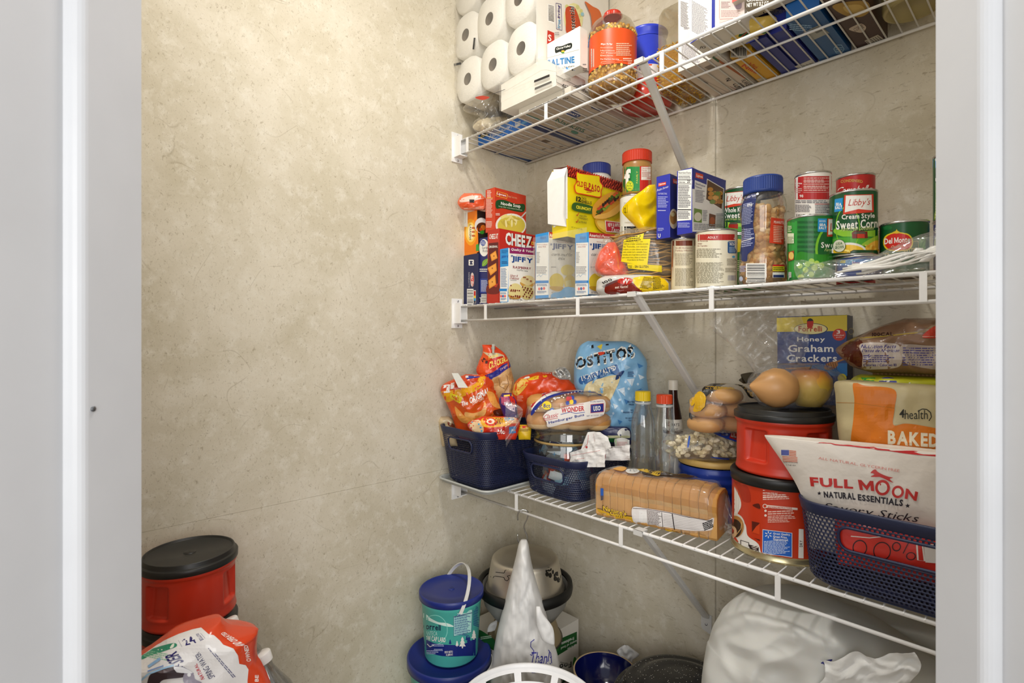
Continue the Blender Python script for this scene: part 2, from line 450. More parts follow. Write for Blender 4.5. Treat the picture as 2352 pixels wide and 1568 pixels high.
m_ = MB(); dbox(m_, DL - 0.035, DR + 0.035, D0, D1, 2.085, H, PAINT); struct('wall_front_head', m_)
FLOOR = mat('8f7d62', 0.5, bump=0.15, scale=14)
struct('floor', MB().box((-0.1, -4.2, -0.06), (4.2, 0.1, 0), FLOOR))
struct('ceiling', MB().box((-0.1, -1.5, H), (1.5, 0.1, H + 0.06), mat('ece7da', 0.7, bump=0.2, scale=40)))

# ================================================================ wire shelves
SW = mat('f1f0ee', 0.3, spec=0.6)
XE = 1.325; DY = 0.300
def bracket_plate(z, parent):
    """plastic end bracket: back plate on the left wall, clip box around the rail ends, two screws"""
    g = MB(); y = -0.308
    g.box((0.0, y - 0.022, z - 0.070), (0.003, y + 0.018, z + 0.020), SW); g.build('wall_plate', parent)
    g = MB(); g.box((0.003, y - 0.014, z - 0.056), (0.032, y - 0.010, z + 0.005), SW); g.box((0.003, y + 0.012, z - 0.056), (0.032, y + 0.015, z + 0.003), SW)
    g.box((0.003, y - 0.010, z - 0.056), (0.032, y + 0.012, z - 0.053), SW); g.build('end_clip', parent)
    for dz in (0.0125, -0.0635):
        g = MB(); g.lathe([(0.0001, 0.0025), (0.002, 0.0022), (0.0034, 0.0008), (0.0036, 0)][::-1], mat('b9babd', 0.3, 0.8), 12)
        g.build('screw', parent, (0.003, y + 0.001, z + dz), (0, radians(90), 0))
def shelf(z, ties, brace_u, brace_v1, label, label_b):
    t = thing('wire_shelf', label, 'shelf', (0, 0, z), group=None)
    zr = -0.0045
    MB().tube([(0.008, -DY, zr), (XE, -DY, zr)], 0.0036, SW, 10).build('front_rail', t)
    MB().tube([(0.008, -DY - 0.002, zr - 0.043), (XE, -DY - 0.002, zr - 0.043)], 0.0034, SW, 10).build('lower_rail', t)
    MB().tube([(0.004, -0.012, zr), (XE, -0.012, zr)], 0.0032, SW, 10).build('back_rail', t)
    MB().tube([(0.004, -0.155, zr - 0.0008), (XE, -0.155, zr - 0.0008)], 0.0026, SW, 8).build('middle_rail', t)
    g = MB(); g.tube([(0, -DY - 0.0035, -0.0012), (0, -DY + 0.004, 0), (0, -0.008, 0)], 0.00155, SW, 6)
    w0 = g.build('wire', t, (0.014, 0, -WR)); x = 0.014 + 0.0262
    while x < XE - 0.01:
        c = w0.copy(); COL.objects.link(c); c.parent = t; c.location = (x, 0, -WR); x += 0.0262
    for u in ties:
        x = on_y(u, -DY)
        g = MB(); g.box((x - 0.0048, -DY - 0.0062, zr - 0.043), (x + 0.0048, -DY - 0.0038, zr + 0.001), SW); g.build('tie_bar', t)
    bt = MB(); bp_ = thing('end_bracket', label_b, 'bracket', (0, 0, 0)); bracket_plate(z, bp_)
    return t
def brace(z, u_top, u_bot, v_bot, label, foot=True):
    xt = on_y(u_top, -0.285); xb = on_y(u_bot, -0.008); zb = zat(xb, -0.008, v_bot)
    b = thing('shelf_brace', label, 'bracket', (xb, 0, zb))
    P = Vector((xt - xb, -0.290, z - 0.004 - zb)); Q = Vector((0, -0.010, 0.012))
    ax = (P - Q).normalized(); sd = Vector((1, 0, 0)); sd = (sd - ax * sd.dot(ax)).normalized(); nn = sd.cross(ax)
    g = MB(); M_ = mat('dcdbd8', 0.3, 0.1)
    w_ = 0.0095
    prof = [(-w_, 0.003), (-w_, -0.003), (-w_ * 0.6, -0.0005), (w_ * 0.6, -0.0005), (w_, -0.003), (w_, 0.003), (w_ * 0.6, 0.0045), (-w_ * 0.6, 0.0045)]
    vs = [Q + sd * a + nn * c for a, c in prof] + [P + sd * a + nn * c for a, c in prof]; n = len(prof)
    g.add(vs, [tuple(range(n)), tuple(range(n, 2 * n))[::-1]] + [(i, n + i, n + (i + 1) % n, (i + 1) % n) for i in range(n)], M_); g.build('strut', b)
    g = MB(); g.box((xt - xb - 0.011, -0.308, z - 0.002 - zb), (xt - xb + 0.011, -0.286, z + 0.0012 - zb), M_)
    g.box((xt - xb - 0.011, -0.3085, z - 0.010 - zb), (xt - xb + 0.011, -0.306, z + 0.0012 - zb), M_); g.build('rail_hook', b)
    if foot:
        pl = [(-0.014, 0.018), (0.014, 0.018), (0.014, -0.026), (0.010, -0.030), (-0.010, -0.024), (-0.014, -0.018)]
        g = MB(); g.prism(pl, 0, 0.003, M_, tf=lambda p: Vector((p.x, -p.z - 0.0023, p.y - 0.002))); g.build('foot_plate', b)
        g = MB(); g.lathe([(0.0036, 0), (0.0034, 0.001), (0.002, 0.0022), (0.0001, 0.0026)], mat('c4c4c6', 0.3, 0.8), 12)
        g.build('screw', b, (0, -0.0055, -0.010), (radians(90), 0, 0))
    return b
shelf(ZT, (1076, 1257, 1523, 2008), 0, 0, 'top white wire shelf, seen from below, holding toilet rolls and boxes', 'white plastic end bracket of the top shelf on the left wall')
shelf(ZM, (1118, 1330, 1637, 2122), 0, 0, 'middle white wire shelf carrying boxes, cans and jars', 'white plastic end bracket of the middle shelf on the left wall')
shelf(ZB, (1189, 1429, 1789), 0, 0, 'bottom white wire shelf carrying navy baskets, bread and coffee', 'white plastic end bracket under the grey tray on the left wall')
brace(ZT, 1480, 1582, 420, 'slanted grey-white brace under the top shelf running down behind the blue boxes')
brace(ZM, 1464, 1622, 950, 'slanted grey-white brace under the middle shelf above the tortilla chip bag')
brace(ZB, 1478, 1621, 1425, 'slanted grey brace under the bottom shelf with a screwed foot plate on the wall')

# ================================================================ builders for goods
from mathutils.bvhtree import BVHTree
CAMP = Vector((CX, CY, CZ))
def pray(px, py): return (FW + RT * ((px - U0) / FPX) + Vector((0, 0, (V0 - py) / FPX)))
def hit_plane(P, n):
    P = Vector(P); n = Vector(n).normalized()
    def h(px, py):
        d = pray(px, py); t = (P - CAMP).dot(n) / d.dot(n); return CAMP + d * t, n
    return h
def hit_mesh(mb, M):
    vs = [M @ Vector(p) for p in mb.v]; bvh = BVHTree.FromPolygons(vs, mb.f, epsilon=0.0)
    cache = {}
    def h(px, py):
        k = (round(px, 2), round(py, 2))
        if k in cache: return cache[k]
        d = pray(px, py).normalized(); loc, nr, idx, dist = bvh.ray_cast(CAMP, d)
        if loc is None:
            best = None
            s = 0.3
            while s < 2.6:
                q = CAMP + d * s; l2, n2, i2, d2 = bvh.find_nearest(q)
                if best is None or d2 < best[0]: best = (d2, l2, n2, s)
                s += 0.03
            q = CAMP + d * best[3]; l2, n2, i2, d2 = bvh.find_nearest(q)
            loc, nr = l2, n2
        if nr.dot(d) > 0: nr = -nr
        nr = (nr - d * 0.6).normalized()
        cache[k] = (loc, nr); return cache[k]
    return h
def sticker(name, parent, art, hit, g=0, rough=0.4, off=0.0003, step=0.00004, label=None, spec=0.4, metal=0):
    """print measured in photograph pixels, laid on the surface it belongs to; g = lattice pitch for curved surfaces"""
    bpy.context.view_layer.update
    Mi = parent_matrix(parent).inverted(); Mn = Mi.to_3x3()
    mb = MB()
    for li, (V, Fs, c) in enumerate(flat(art)):
        if not V: continue
        bm = bmesh.new(); vv = [bm.verts.new((x, y, 0)) for x, y in V]
        for f in Fs:
            try: bm.faces.new([vv[i] for i in f])
            except ValueError: pass
        if g:
            bm.normal_update(); bmesh.ops.triangulate(bm, faces=bm.faces[:], ngon_method='EAR_CLIP')
            xs = [p[0] for p in V]; ys = [p[1] for p in V]
            for ax, lo, hi in ((0, min(xs), max(xs)), (1, min(ys), max(ys))):
                k = math.floor(lo / g) + 1
                while k * g < hi:
                    co = [0, 0, 0]; no = [0, 0, 0]; co[ax] = k * g; no[ax] = 1
                    bmesh.ops.bisect_plane(bm, geom=bm.verts[:] + bm.edges[:] + bm.faces[:], plane_co=co, plane_no=no, dist=1e-5); k += 1
        bm.normal_update(); bm.verts.index_update(); pts = []
        for v in bm.verts:
            if g:
                i, j = math.floor(v.co.x / g + 1e-6), math.floor(v.co.y / g + 1e-6); a, b = v.co.x / g - i, v.co.y / g - j
                q = [hit((i + s) * g, (j + t) * g) for s, t in ((0, 0), (1, 0), (0, 1), (1, 1))]
                wt = ((1 - a) * (1 - b), a * (1 - b), (1 - a) * b, a * b)
                p = Vector((0, 0, 0)); n = Vector((0, 0, 0))
                for (p_, n_), w_ in zip(q, wt): p += p_ * w_; n += n_ * w_
                n.normalize()
            else: p, n = hit(v.co.x, v.co.y)
            pts.append(Mi @ (p + n * (off + step * li)))
        fs = []
        for f in bm.faces:
            ids = [v.index for v in f.verts]
            if f.normal.z > 0: ids.reverse()      # image y runs down
            fs.append(ids)
        mb.add(pts, fs, mat(c, rough, metal, spec=spec) if isinstance(c, str) else c); bm.free()
    o = mb.build(name, parent)
    if label: o['label'] = label
    return o
def parent_matrix(o):
    M = Matrix.LocRotScale(o.location, o.rotation_euler, o.scale)
    return parent_matrix(o.parent) @ M if o.parent else M
# photograph-pixel art: same constructors, y down. TX: text in a pixel box (x0, y top, x1, y bottom)
def TX(s, x0, y0, x1, y1, c, **k):
    b = k.pop('b', 1); sh = k.get('sh', 0); rot = k.get('rot', 0); arc = k.get('arc', 0); tilt = k.get('tilt', 0)
    V, Fs, _ = T(s, 0, 0, 1, 1, c, sh=sh, b=b, rot=rot)
    out = []
    for a, q in V:
        out.append((x0 + a * (x1 - x0), y1 - q * (y1 - y0) - arc * (1 - (2 * a - 1) ** 2) - tilt * (a - 0.5)))
    return (out, Fs, c)
def TQ(s, A, B, C_, D, c, b=1, sh=0):
    """text in a quadrilateral: A bottom-left, B bottom-right, C top-right, D top-left (as the words read)"""
    V, Fs, _ = T(s, 0, 0, 1, 1, c, b=b, sh=sh); out = []
    for a, q in V:
        x = (1 - q) * ((1 - a) * A[0] + a * B[0]) + q * ((1 - a) * D[0] + a * C_[0])
        y = (1 - q) * ((1 - a) * A[1] + a * B[1]) + q * ((1 - a) * D[1] + a * C_[1])
        out.append((x, y))
    return (out, Fs, c)
def QD(A, B, C_, D, c): return ([A, B, C_, D], [(0, 1, 2, 3)], c)
def warp(art, A, B, C_, D):
    """map unit-square art (0..1, v up) into a pixel quadrilateral A bl, B br, C tr, D tl"""
    out = []
    for V, Fs, c in flat(art):
        W = []
        for a, q in V:
            W.append(((1 - q) * ((1 - a) * A[0] + a * B[0]) + q * ((1 - a) * D[0] + a * C_[0]),
                      (1 - q) * ((1 - a) * A[1] + a * B[1]) + q * ((1 - a) * D[1] + a * C_[1])))
        out.append((W, Fs, c))
    return out
def carton(name, label, u0, u1, u2, yc, z0, vt, yaw=0.0, cols=('ffffff',) * 3, fa=None, sa=None, ta=None, ba=None, cat='box', group=None, h=None, d=None, w=None, rough=0.42, flap=True, edge=None):
    """cardboard box: the near vertical edge stands in column u1 at y = yc; its front runs left to u0, its side right to u2"""
    C = Vector((on_y(u1, yc), yc, z0)); ex = Vector((cos(yaw), sin(yaw), 0)); ey = Vector((-sin(yaw), cos(yaw), 0))
    if w is None: w = abs(along(u0, C, -ex))
    if d is None: d = abs(along(u2, C, ey))
    if h is None: h = zat(C.x, C.y, vt) - z0
    ctr_ = C - ex * w / 2 + ey * d / 2
    t = thing(name, label, cat, ctr_, yaw, group)
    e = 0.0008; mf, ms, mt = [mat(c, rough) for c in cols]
    g = MB(); X0, X1, Y0, Y1 = -w / 2, w / 2, -d / 2, d / 2
    # body with softened vertical edges
    pts = []
    for (cx, cy, a0) in ((X1 - e, Y0 + e, -90), (X1 - e, Y1 - e, 0), (X0 + e, Y1 - e, 90), (X0 + e, Y0 + e, 180)):
        for k in (0, 45, 90): pts.append((cx + e * cos(radians(a0 + k)), cy + e * sin(radians(a0 + k))))
    n = len(pts); vs = [(x, y, 0) for x, y in pts] + [(x, y, h) for x, y in pts]
    for i in range(n):
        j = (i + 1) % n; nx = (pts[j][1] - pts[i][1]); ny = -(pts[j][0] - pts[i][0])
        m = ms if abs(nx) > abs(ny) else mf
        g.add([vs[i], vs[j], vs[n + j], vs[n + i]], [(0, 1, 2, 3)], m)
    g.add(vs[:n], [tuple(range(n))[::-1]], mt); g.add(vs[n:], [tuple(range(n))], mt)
    g.build('carton', t)
    if flap:
        f = MB(); f.box((X0 + 0.001, Y0 + 0.0006, h), (X1 - 0.001, Y0 + d * 0.62, h + 0.0008), mt)
        f.build('top_flap', t)
    if fa: sticker('front_print', t, fa, hit_plane(C, -ey), rough=rough)
    if sa: sticker('side_print', t, sa, hit_plane(C, ex), rough=rough)
    if ba: sticker('bottom_print', t, ba, hit_plane(Vector((0, 0, z0)), (0, 0, -1)), rough=rough)
    t['_dims'] = [w, d, h]; del t['_dims']
    return t, dict(C=C, ex=ex, ey=ey, w=w, d=d, h=h)
def cyl_at(u0, u1, y):
    a0, a1 = math.atan((u0 - U0) / FPX), math.atan((u1 - U0) / FPX); ac = (a0 + a1) / 2
    x = on_y(U0 + FPX * math.tan(ac), y); dist = hypot(x - CX, y - CY); return x, y, dist * sin((a1 - a0) / 2)
STEEL = lambda: mat('c9c8c4', 0.25, 0.9)
def tin(name, label, u0, u1, y, z0, vt=None, h=None, body='ffffff', art=None, group=None, cat='can', bands=(), lidc=None, n=64, g=7, rough=0.3):
    x, y, r = cyl_at(u0, u1, y)
    if h is None: h = zat(x, y, vt) - z0
    t = thing(name, label, cat, (x, y, z0), 0, group); b = mat(body, rough); S = STEEL()
    m = MB(); m.lathe([(0.0001, 0.002), (r - 0.004, 0.002), (r - 0.0025, 0.0), (r - 0.0006, 0.0006), (r - 0.0004, 0.0025), (r - 0.0016, 0.0035)], S, n); m.build('bottom_rim', t)
    m = MB(); m.lathe([(r - 0.0016, h - 0.0035), (r - 0.0004, h - 0.0025), (r - 0.0005, h), (r - 0.0024, h), (r - 0.004, h - 0.003), (r * 0.62, h - 0.0034), (r * 0.6, h - 0.0028), (0.0001, h - 0.0028)], S, n)
    m.build('lid', t)
    lab = MB(); prof = [(r - 0.0012, 0.0035), (r - 0.0010, h - 0.0035)]
    if bands:
        zs = [0.0035] + [h * f for f, c in bands[1:]] + [h - 0.0035]
        lab.lathe([(r - 0.001, z) for z in zs], b, n, mats=[mat(c, rough) for f, c in bands])
    else: lab.lathe(prof, b, n)
    lab.build('paper_label', t)
    if art: sticker('printed_label', t, art, hit_mesh(lab, parent_matrix(t)), g=g, rough=rough)
    return t, (x, y, r, h)
def bag(name, label, rows, u, y, t, col, art=None, yaw=None, wr=0.004, cat='bag', group=None, nu=26, nv=26, rough=0.3, kind='', sharp=0.5, fz=28, seed=0, flatb=0.0, back=1.0, g=6, part='bag', mt=None, lean=0.0, tp=0.9, off=0.0006):
    """soft bag: rows of (photo y, left x, right x) give its outline on an upright plane through (u, y)"""
    x = on_y(u, y) ; d = rdir(u)
    if yaw is None: yaw = atan2(d.y, d.x) - pi / 2
    ex = Vector((cos(yaw), sin(yaw), 0)); nn = Vector((sin(yaw), -cos(yaw), 0)); P = Vector((x, y, 0))
    dd = dep(x, y)
    pr = []
    for vpx, uL, uR in rows:
        tL, tR = along(uL, P, ex), along(uR, P, ex); q = P + ex * (tL + tR) / 2
        pr.append((zat(q.x, q.y, vpx), tL, tR))
    z0 = min(p[0] for p in pr)
    c0 = P + ex * ((pr[-1][1] + pr[-1][2]) / 2)
    th = thing(name, label, cat, (c0.x, c0.y, z0), yaw, group) if isinstance(name, str) else name
    O = (pr[-1][1] + pr[-1][2]) / 2; K = len(pr) - 1
    def at_v(v):
        s = (1 - v) * K; i = min(K - 1, int(s)); f = s - i
        def cr(k):
            p0 = pr[max(0, i - 1)][k]; p1 = pr[i][k]; p2 = pr[i + 1][k]; p3 = pr[min(K, i + 2)][k]
            return 0.5 * (2 * p1 + (p2 - p0) * f + (2 * p0 - 5 * p1 + 4 * p2 - p3) * f * f + (3 * p1 - p0 - 3 * p2 + p3) * f ** 3)
        return cr(0), cr(1), cr(2)
    sd = Vector((seed * 3.1, seed * 7.7, seed))
    def surf(side):
        def fn(u_, v):
            z, a, b = at_v(v); X = a + (b - a) * u_ - O
            e = (1 - abs(2 * u_ - 1) ** 2.6) ** 0.55 * (1 - abs(2 * v - 1) ** (3.2 if not flatb else 6)) ** 0.6
            nz = noise.noise(Vector((X * fz, z * fz * tp, side)) + sd) + 0.5 * noise.noise(Vector((X * fz * 2.3, z * fz * 2.3, side * 2)) + sd)
            rd = 1 - abs(noise.noise(Vector((X * fz * .9 + z * fz * .5, z * fz * 0.4 - X * fz * .3, 5 + side)) + sd)) * 4 - abs(noise.noise(Vector((X * fz * 1.1 - z * fz * 1.0, z * fz * 0.5 + X * fz * .3, 15 + side)) + sd)) * 3
            k = wr * (nz * 0.8 + rd * 0.5) * min(1, e * 1.6)
            Y = side * (t / 2 * e * (back if side > 0 else 1) + k)
            return Vector((X, Y + lean * (z - z0), z - z0))
        return fn
    m = MB(); M_ = mt or mat(col, rough, kind=kind, bump=0.35, scale=42)
    m.grid(surf(-1), nu, nv, M_)
    fb = surf(1); m.grid(lambda a, b: fb(1 - a, b), nu, nv, M_)
    m.build(part, th)
    if art:
        fm = MB(); fm.grid(surf(-1), nu, nv, M_)
        sticker('printed_art', th, art, hit_mesh(fm, parent_matrix(th)), g=g, rough=rough, off=off, step=0.00005)
    return th, dict(P=P, ex=ex, n=nn, z0=z0, yaw=yaw, pr=pr, mesh=m)
def world2(th, p): return parent_matrix(th).inverted() @ Vector(p)
def pxp(u, v, y): x = on_y(u, y); return Vector((x, y, zat(x, y, v)))
def greek(A, B, C_, D, n, c, **k): return warp([G(0, 0, 1, 1, n, c, **k)], A, B, C_, D)
def gpx(x0, y0, x1, y1, n, c, **k): return greek((x0, y1), (x1, y1), (x1, y0), (x0, y0), n, c, **k)
def bcpx(x0, y0, x1, y1, vert=True, seed=3, **k): return warp(BC(0, 0, 1, 1, vert, seed, **k), (x0, y1), (x1, y1), (x1, y0), (x0, y0))
def REC(x0, y0, x1, y1, c): return QD((x0, y1), (x1, y1), (x1, y0), (x0, y0), c)
def EL(cx, cy, rx, ry, c, n=24, a=0.0): return E(cx, cy, rx, ry, c, n, a)
def freeform(pts, c, sub=6):
    """smooth closed outline through pixel points"""
    n = len(pts); out = []
    for i in range(n):
        p0, p1, p2, p3 = pts[i - 1], pts[i], pts[(i + 1) % n], pts[(i + 2) % n]
        for k in range(sub):
            f = k / sub
            out.append(tuple(0.5 * (2 * p1[j] + (p2[j] - p0[j]) * f + (2 * p0[j] - 5 * p1[j] + 4 * p2[j] - p3[j]) * f * f + (3 * p1[j] - p0[j] - 3 * p2[j] + p3[j]) * f ** 3) for j in (0, 1)))
    return (out, [tuple(range(len(out)))], c)
KC = 580 / 2274.0
def cr(o, *art, k=KC):
    """art measured in an enlarged crop whose corner is o"""
    return [([(o[0] + x * k, o[1] + y * k) for x, y in V], Fs, c) for V, Fs, c in flat(list(art))]
def X(o, x, k=KC): return o[0] + x * k
def Y(o, y, k=KC): return o[1] + y * k

# ================================================================ middle shelf
C_, D_ = (1020, 380), (1580, 380)
NV, BLK, WH, RD, YL_ = '1c2450', '141418', 'f3f1ea', 'b81f1c', 'f4d708'
# --- two narrow boxes at the left wall
man, q = carton('pasta_box', 'navy pasta box with barcode spine, bottom left of the middle shelf against the wall', X(C_, 172), X(C_, 308), 0, -0.282, ZM, Y(C_, 790), d=0.17,
    cols=('1d2450', '1a2148', '1d2450'), fa=cr(C_,
        RR(222, 848, 268, 900, 4, WH), REC(232, 858, 258, 870, NV), REC(232, 880, 258, 892, NV), EL(244, 874, 8, 8, NV),
        EL(255, 1028, 17, 64, 'd9d6cf'), EL(255, 1028, 14, 60, 'c8201f'), TX('Barilla', 246, 972, 264, 1084, WH, rot=-90),
        TX('MANICOTTI', 220, 962, 232, 1096, 'c9c8cf', rot=-90, b=0), bcpx(208, 1110, 266, 1250, False, 5),
        REC(268, 1122, 288, 1240, 'e8e4da'), REC(270, 1130, 286, 1150, 'c8201f'), REC(270, 1150, 286, 1172, 'c8201f'), REC(270, 1172, 286, 1194, 'f0cf20'), REC(270, 1194, 286, 1216, '2f9bd0'), REC(270, 1216, 286, 1238, '2a2a44')))
zt = ZM + q['h']
las, q2 = carton('pasta_box', 'orange and yellow lasagna box lying on its spine on top of the navy pasta box', X(C_, 175), X(C_, 297), 0, -0.279, zt, Y(C_, 402), d=0.16,
    cols=('f0820c', '2a2622', 'e2720a'), fa=cr(C_,
        QD((178, 780), (312, 780), (304, 560), (176, 560), 'ee7d0d'), EL(240, 600, 58, 120, 'f7a51c'), EL(240, 600, 44, 90, 'fbd468'), EL(242, 600, 26, 66, 'fdeec0'),
        REC(177, 414, 213, 552, 'efece6'), LN([(195, 430), (190, 480), (192, 515), (182, 520)], 2, '8f8f92'),
        TX('LASAGNA', 230, 532, 246, 672, '1b1b1b', rot=-90), gpx(250, 545, 282, 650, 3, 'c8541a', seed=4),
        QD((288, 770), (316, 768), (312, 705), (289, 712), '3aa03a')),
    sa=cr(C_, EL(335, 540, 60, 70, 'e9e7e2'), EL(342, 560, 52, 48, '5c2f1a'), EL(350, 560, 22, 26, 'd4701f'), EL(342, 600, 20, 18, '3b8f2c'), EL(330, 575, 14, 14, 'c4481c')))
zt2 = zt + q2['h']
ra, b_ = bag('noodle_packet', 'pink and orange instant noodle packet with black mark on top of the lasagna box', [(Y(C_, 250), X(C_, 180), X(C_, 330)), (Y(C_, 290), X(C_, 140), X(C_, 372)), (Y(C_, 340), X(C_, 122), X(C_, 378)), (Y(C_, 385), X(C_, 150), X(C_, 372)), (Y(C_, 402), X(C_, 180), X(C_, 365))],
    X(C_, 250), -0.292, 0.03, 'e2714e', wr=0.003, cat='packet', rough=0.25, art=cr(C_,
        freeform([(150, 300), (250, 268), (350, 262), (368, 290), (260, 318), (150, 330)], 'eccbbd'), freeform([(140, 345), (260, 320), (370, 300), (372, 350), (250, 378), (160, 372)], 'd9532a'),
        REC(228, 306, 272, 334, '17130f'), freeform([(168, 385), (260, 375), (368, 370), (366, 400), (240, 400)], 'eab09a')))
rot_, q3 = carton('pasta_box', 'dark blue garden rotini box between the navy pasta box and the red cracker box', X(C_, 318), X(C_, 410), 0, -0.276, ZM, Y(C_, 640), d=0.15,
    cols=('252a6b', '22275f', '252a6b'), fa=cr(C_,
        EL(360, 740, 44, 78, 'f2f1ea'), EL(352, 697, 24, 26, '2b4aa6'), TX('Great', 334, 680, 372, 694, WH), TX('Value', 334, 697, 372, 711, WH), TX('Garden', 342, 726, 404, 752, '1c2450', b=0), TX('Rotini', 350, 756, 404, 780, '1c2450', b=0),
        freeform([(345, 905), (352, 860), (392, 838), (404, 850), (380, 895)], '7fae3a'), LN([(350, 898), (396, 846)], 2, 'c7dc9a'),
        gpx(322, 925, 395, 960, 2, WH, seed=8), REC(328, 1020, 400, 1145, '3b59b8'), REC(331, 1024, 400, 1141, '2c3a86'), gpx(334, 1030, 398, 1136, 9, 'cdd3ee', seed=6),
        bcpx(336, 1158, 384, 1236, False, 9), REC(312, 1188, 334, 1240, WH), REC(316, 1194, 330, 1234, '30303c')))
# --- cracker box
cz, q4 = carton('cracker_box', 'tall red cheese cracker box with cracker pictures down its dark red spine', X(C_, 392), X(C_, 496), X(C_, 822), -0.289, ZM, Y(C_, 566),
    cols=('bf3222', 'c42a20', 'a5271c'), fa=cr(C_,
        QD((390, 1150), (490, 1140), (488, 690), (402, 700), '5d1c1c'), QD((386, 1236), (492, 1236), (492, 1060), (388, 1085), 'b8301f'), freeform([(388, 1080), (415, 1105), (440, 1085), (470, 1095), (492, 1060), (492, 1150), (388, 1150)], '6f201b'),
        TQ('CHEEZ-IT', (406, 662), (487, 660), (487, 612), (409, 620), WH), TQ('ORIGINAL', (403, 744), (484, 738), (484, 718), (404, 722), WH),
        [QD(*[(cx + a, cy + b2) for a, b2 in pts_], 'e8912e') for cx, cy, pts_ in ((452, 812, ((-22, 50), (30, 22), (14, -46), (-36, -10))), (434, 925, ((-14, 66), (42, 20), (36, -48), (-42, -2))), (436, 1050, ((-28, 60), (34, 22), (26, -66), (-36, -14))))],
        [QD(*[(cx + a * .78, cy + b2 * .78) for a, b2 in pts_], 'f2a848') for cx, cy, pts_ in ((452, 812, ((-22, 50), (30, 22), (14, -46), (-36, -10))), (434, 925, ((-14, 66), (42, 20), (36, -48), (-42, -2))), (436, 1050, ((-28, 60), (34, 22), (26, -66), (-36, -14))))],
        EL(450, 815, 5, 7, '8a4a14'), EL(436, 925, 5, 7, '8a4a14'), EL(436, 1048, 5, 7, '8a4a14')),
    sa=cr(C_, TQ('CHEEZ', (556, 700), (800, 770), (800, 636), (556, 600), '4a0d0d', b=2), TQ('CHEEZ', (552, 712), (790, 752), (790, 640), (552, 598), WH, b=2), QD((785, 712), (810, 716), (810, 686), (785, 684), 'f0a53a'),
        TX('-I', 796, 690, 822, 760, WH), EL(796, 700, 4, 4, '3c1c0c')))
zc = ZM + q4['h']
sp, q5 = carton('soup_box', 'orange-red noodle soup box with soup bowl picture on top of the red cracker box', X(C_, 373), X(C_, 456), X(C_, 738), -0.275, zc, Y(C_, 197),
    cols=('cf4322', 'c93a20', 'b33418'), fa=cr(C_, gpx(388, 222, 430, 290, 5, 'f2e2d6', seed=2), REC(385, 290, 440, 294, 'e8c040'), gpx(380, 296, 440, 470, 14, 'efcfc0', seed=3), gpx(380, 500, 440, 560, 5, 'efcfc0', seed=5)),
    sa=cr(C_, QD((465, 275), (565, 300), (572, 258), (476, 228), 'e9a03a'), QD((469, 270), (562, 293), (567, 262), (480, 234), 'c23018'), TQ('Lipton', (473, 266), (558, 288), (558, 262), (478, 240), WH),
        TQ('Soup Secrets', (570, 290), (655, 308), (655, 284), (570, 262), 'e9b08a', b=0),
        freeform([(470, 318), (540, 310), (640, 345), (722, 350), (716, 415), (640, 412), (530, 385), (470, 385)], '1d4a24'),
        TQ('Noodle Soup', (510, 362), (686, 392), (686, 350), (512, 326), WH), TQ('Soup Mix with Real Chicken', (490, 374), (700, 410), (700, 396), (490, 360), 'd8e2c8', b=0),
        EL(600, 540, 138, 108, 'f2efe6', 32), EL(604, 540, 124, 90, 'd8c64c', 32), [EL(590 + 60 * cos(i * 2.4), 490 + 34 * sin(i * 1.9), 36, 9, ('eedd86', 'c8b248', 'f2e7a4')[i % 3], 10, a=i) for i in range(16)],
        LN([(690, 470), (735, 420)], 12, 'cfcfc8'), gpx(462, 428, 500, 452, 2, 'f2e2d6')))
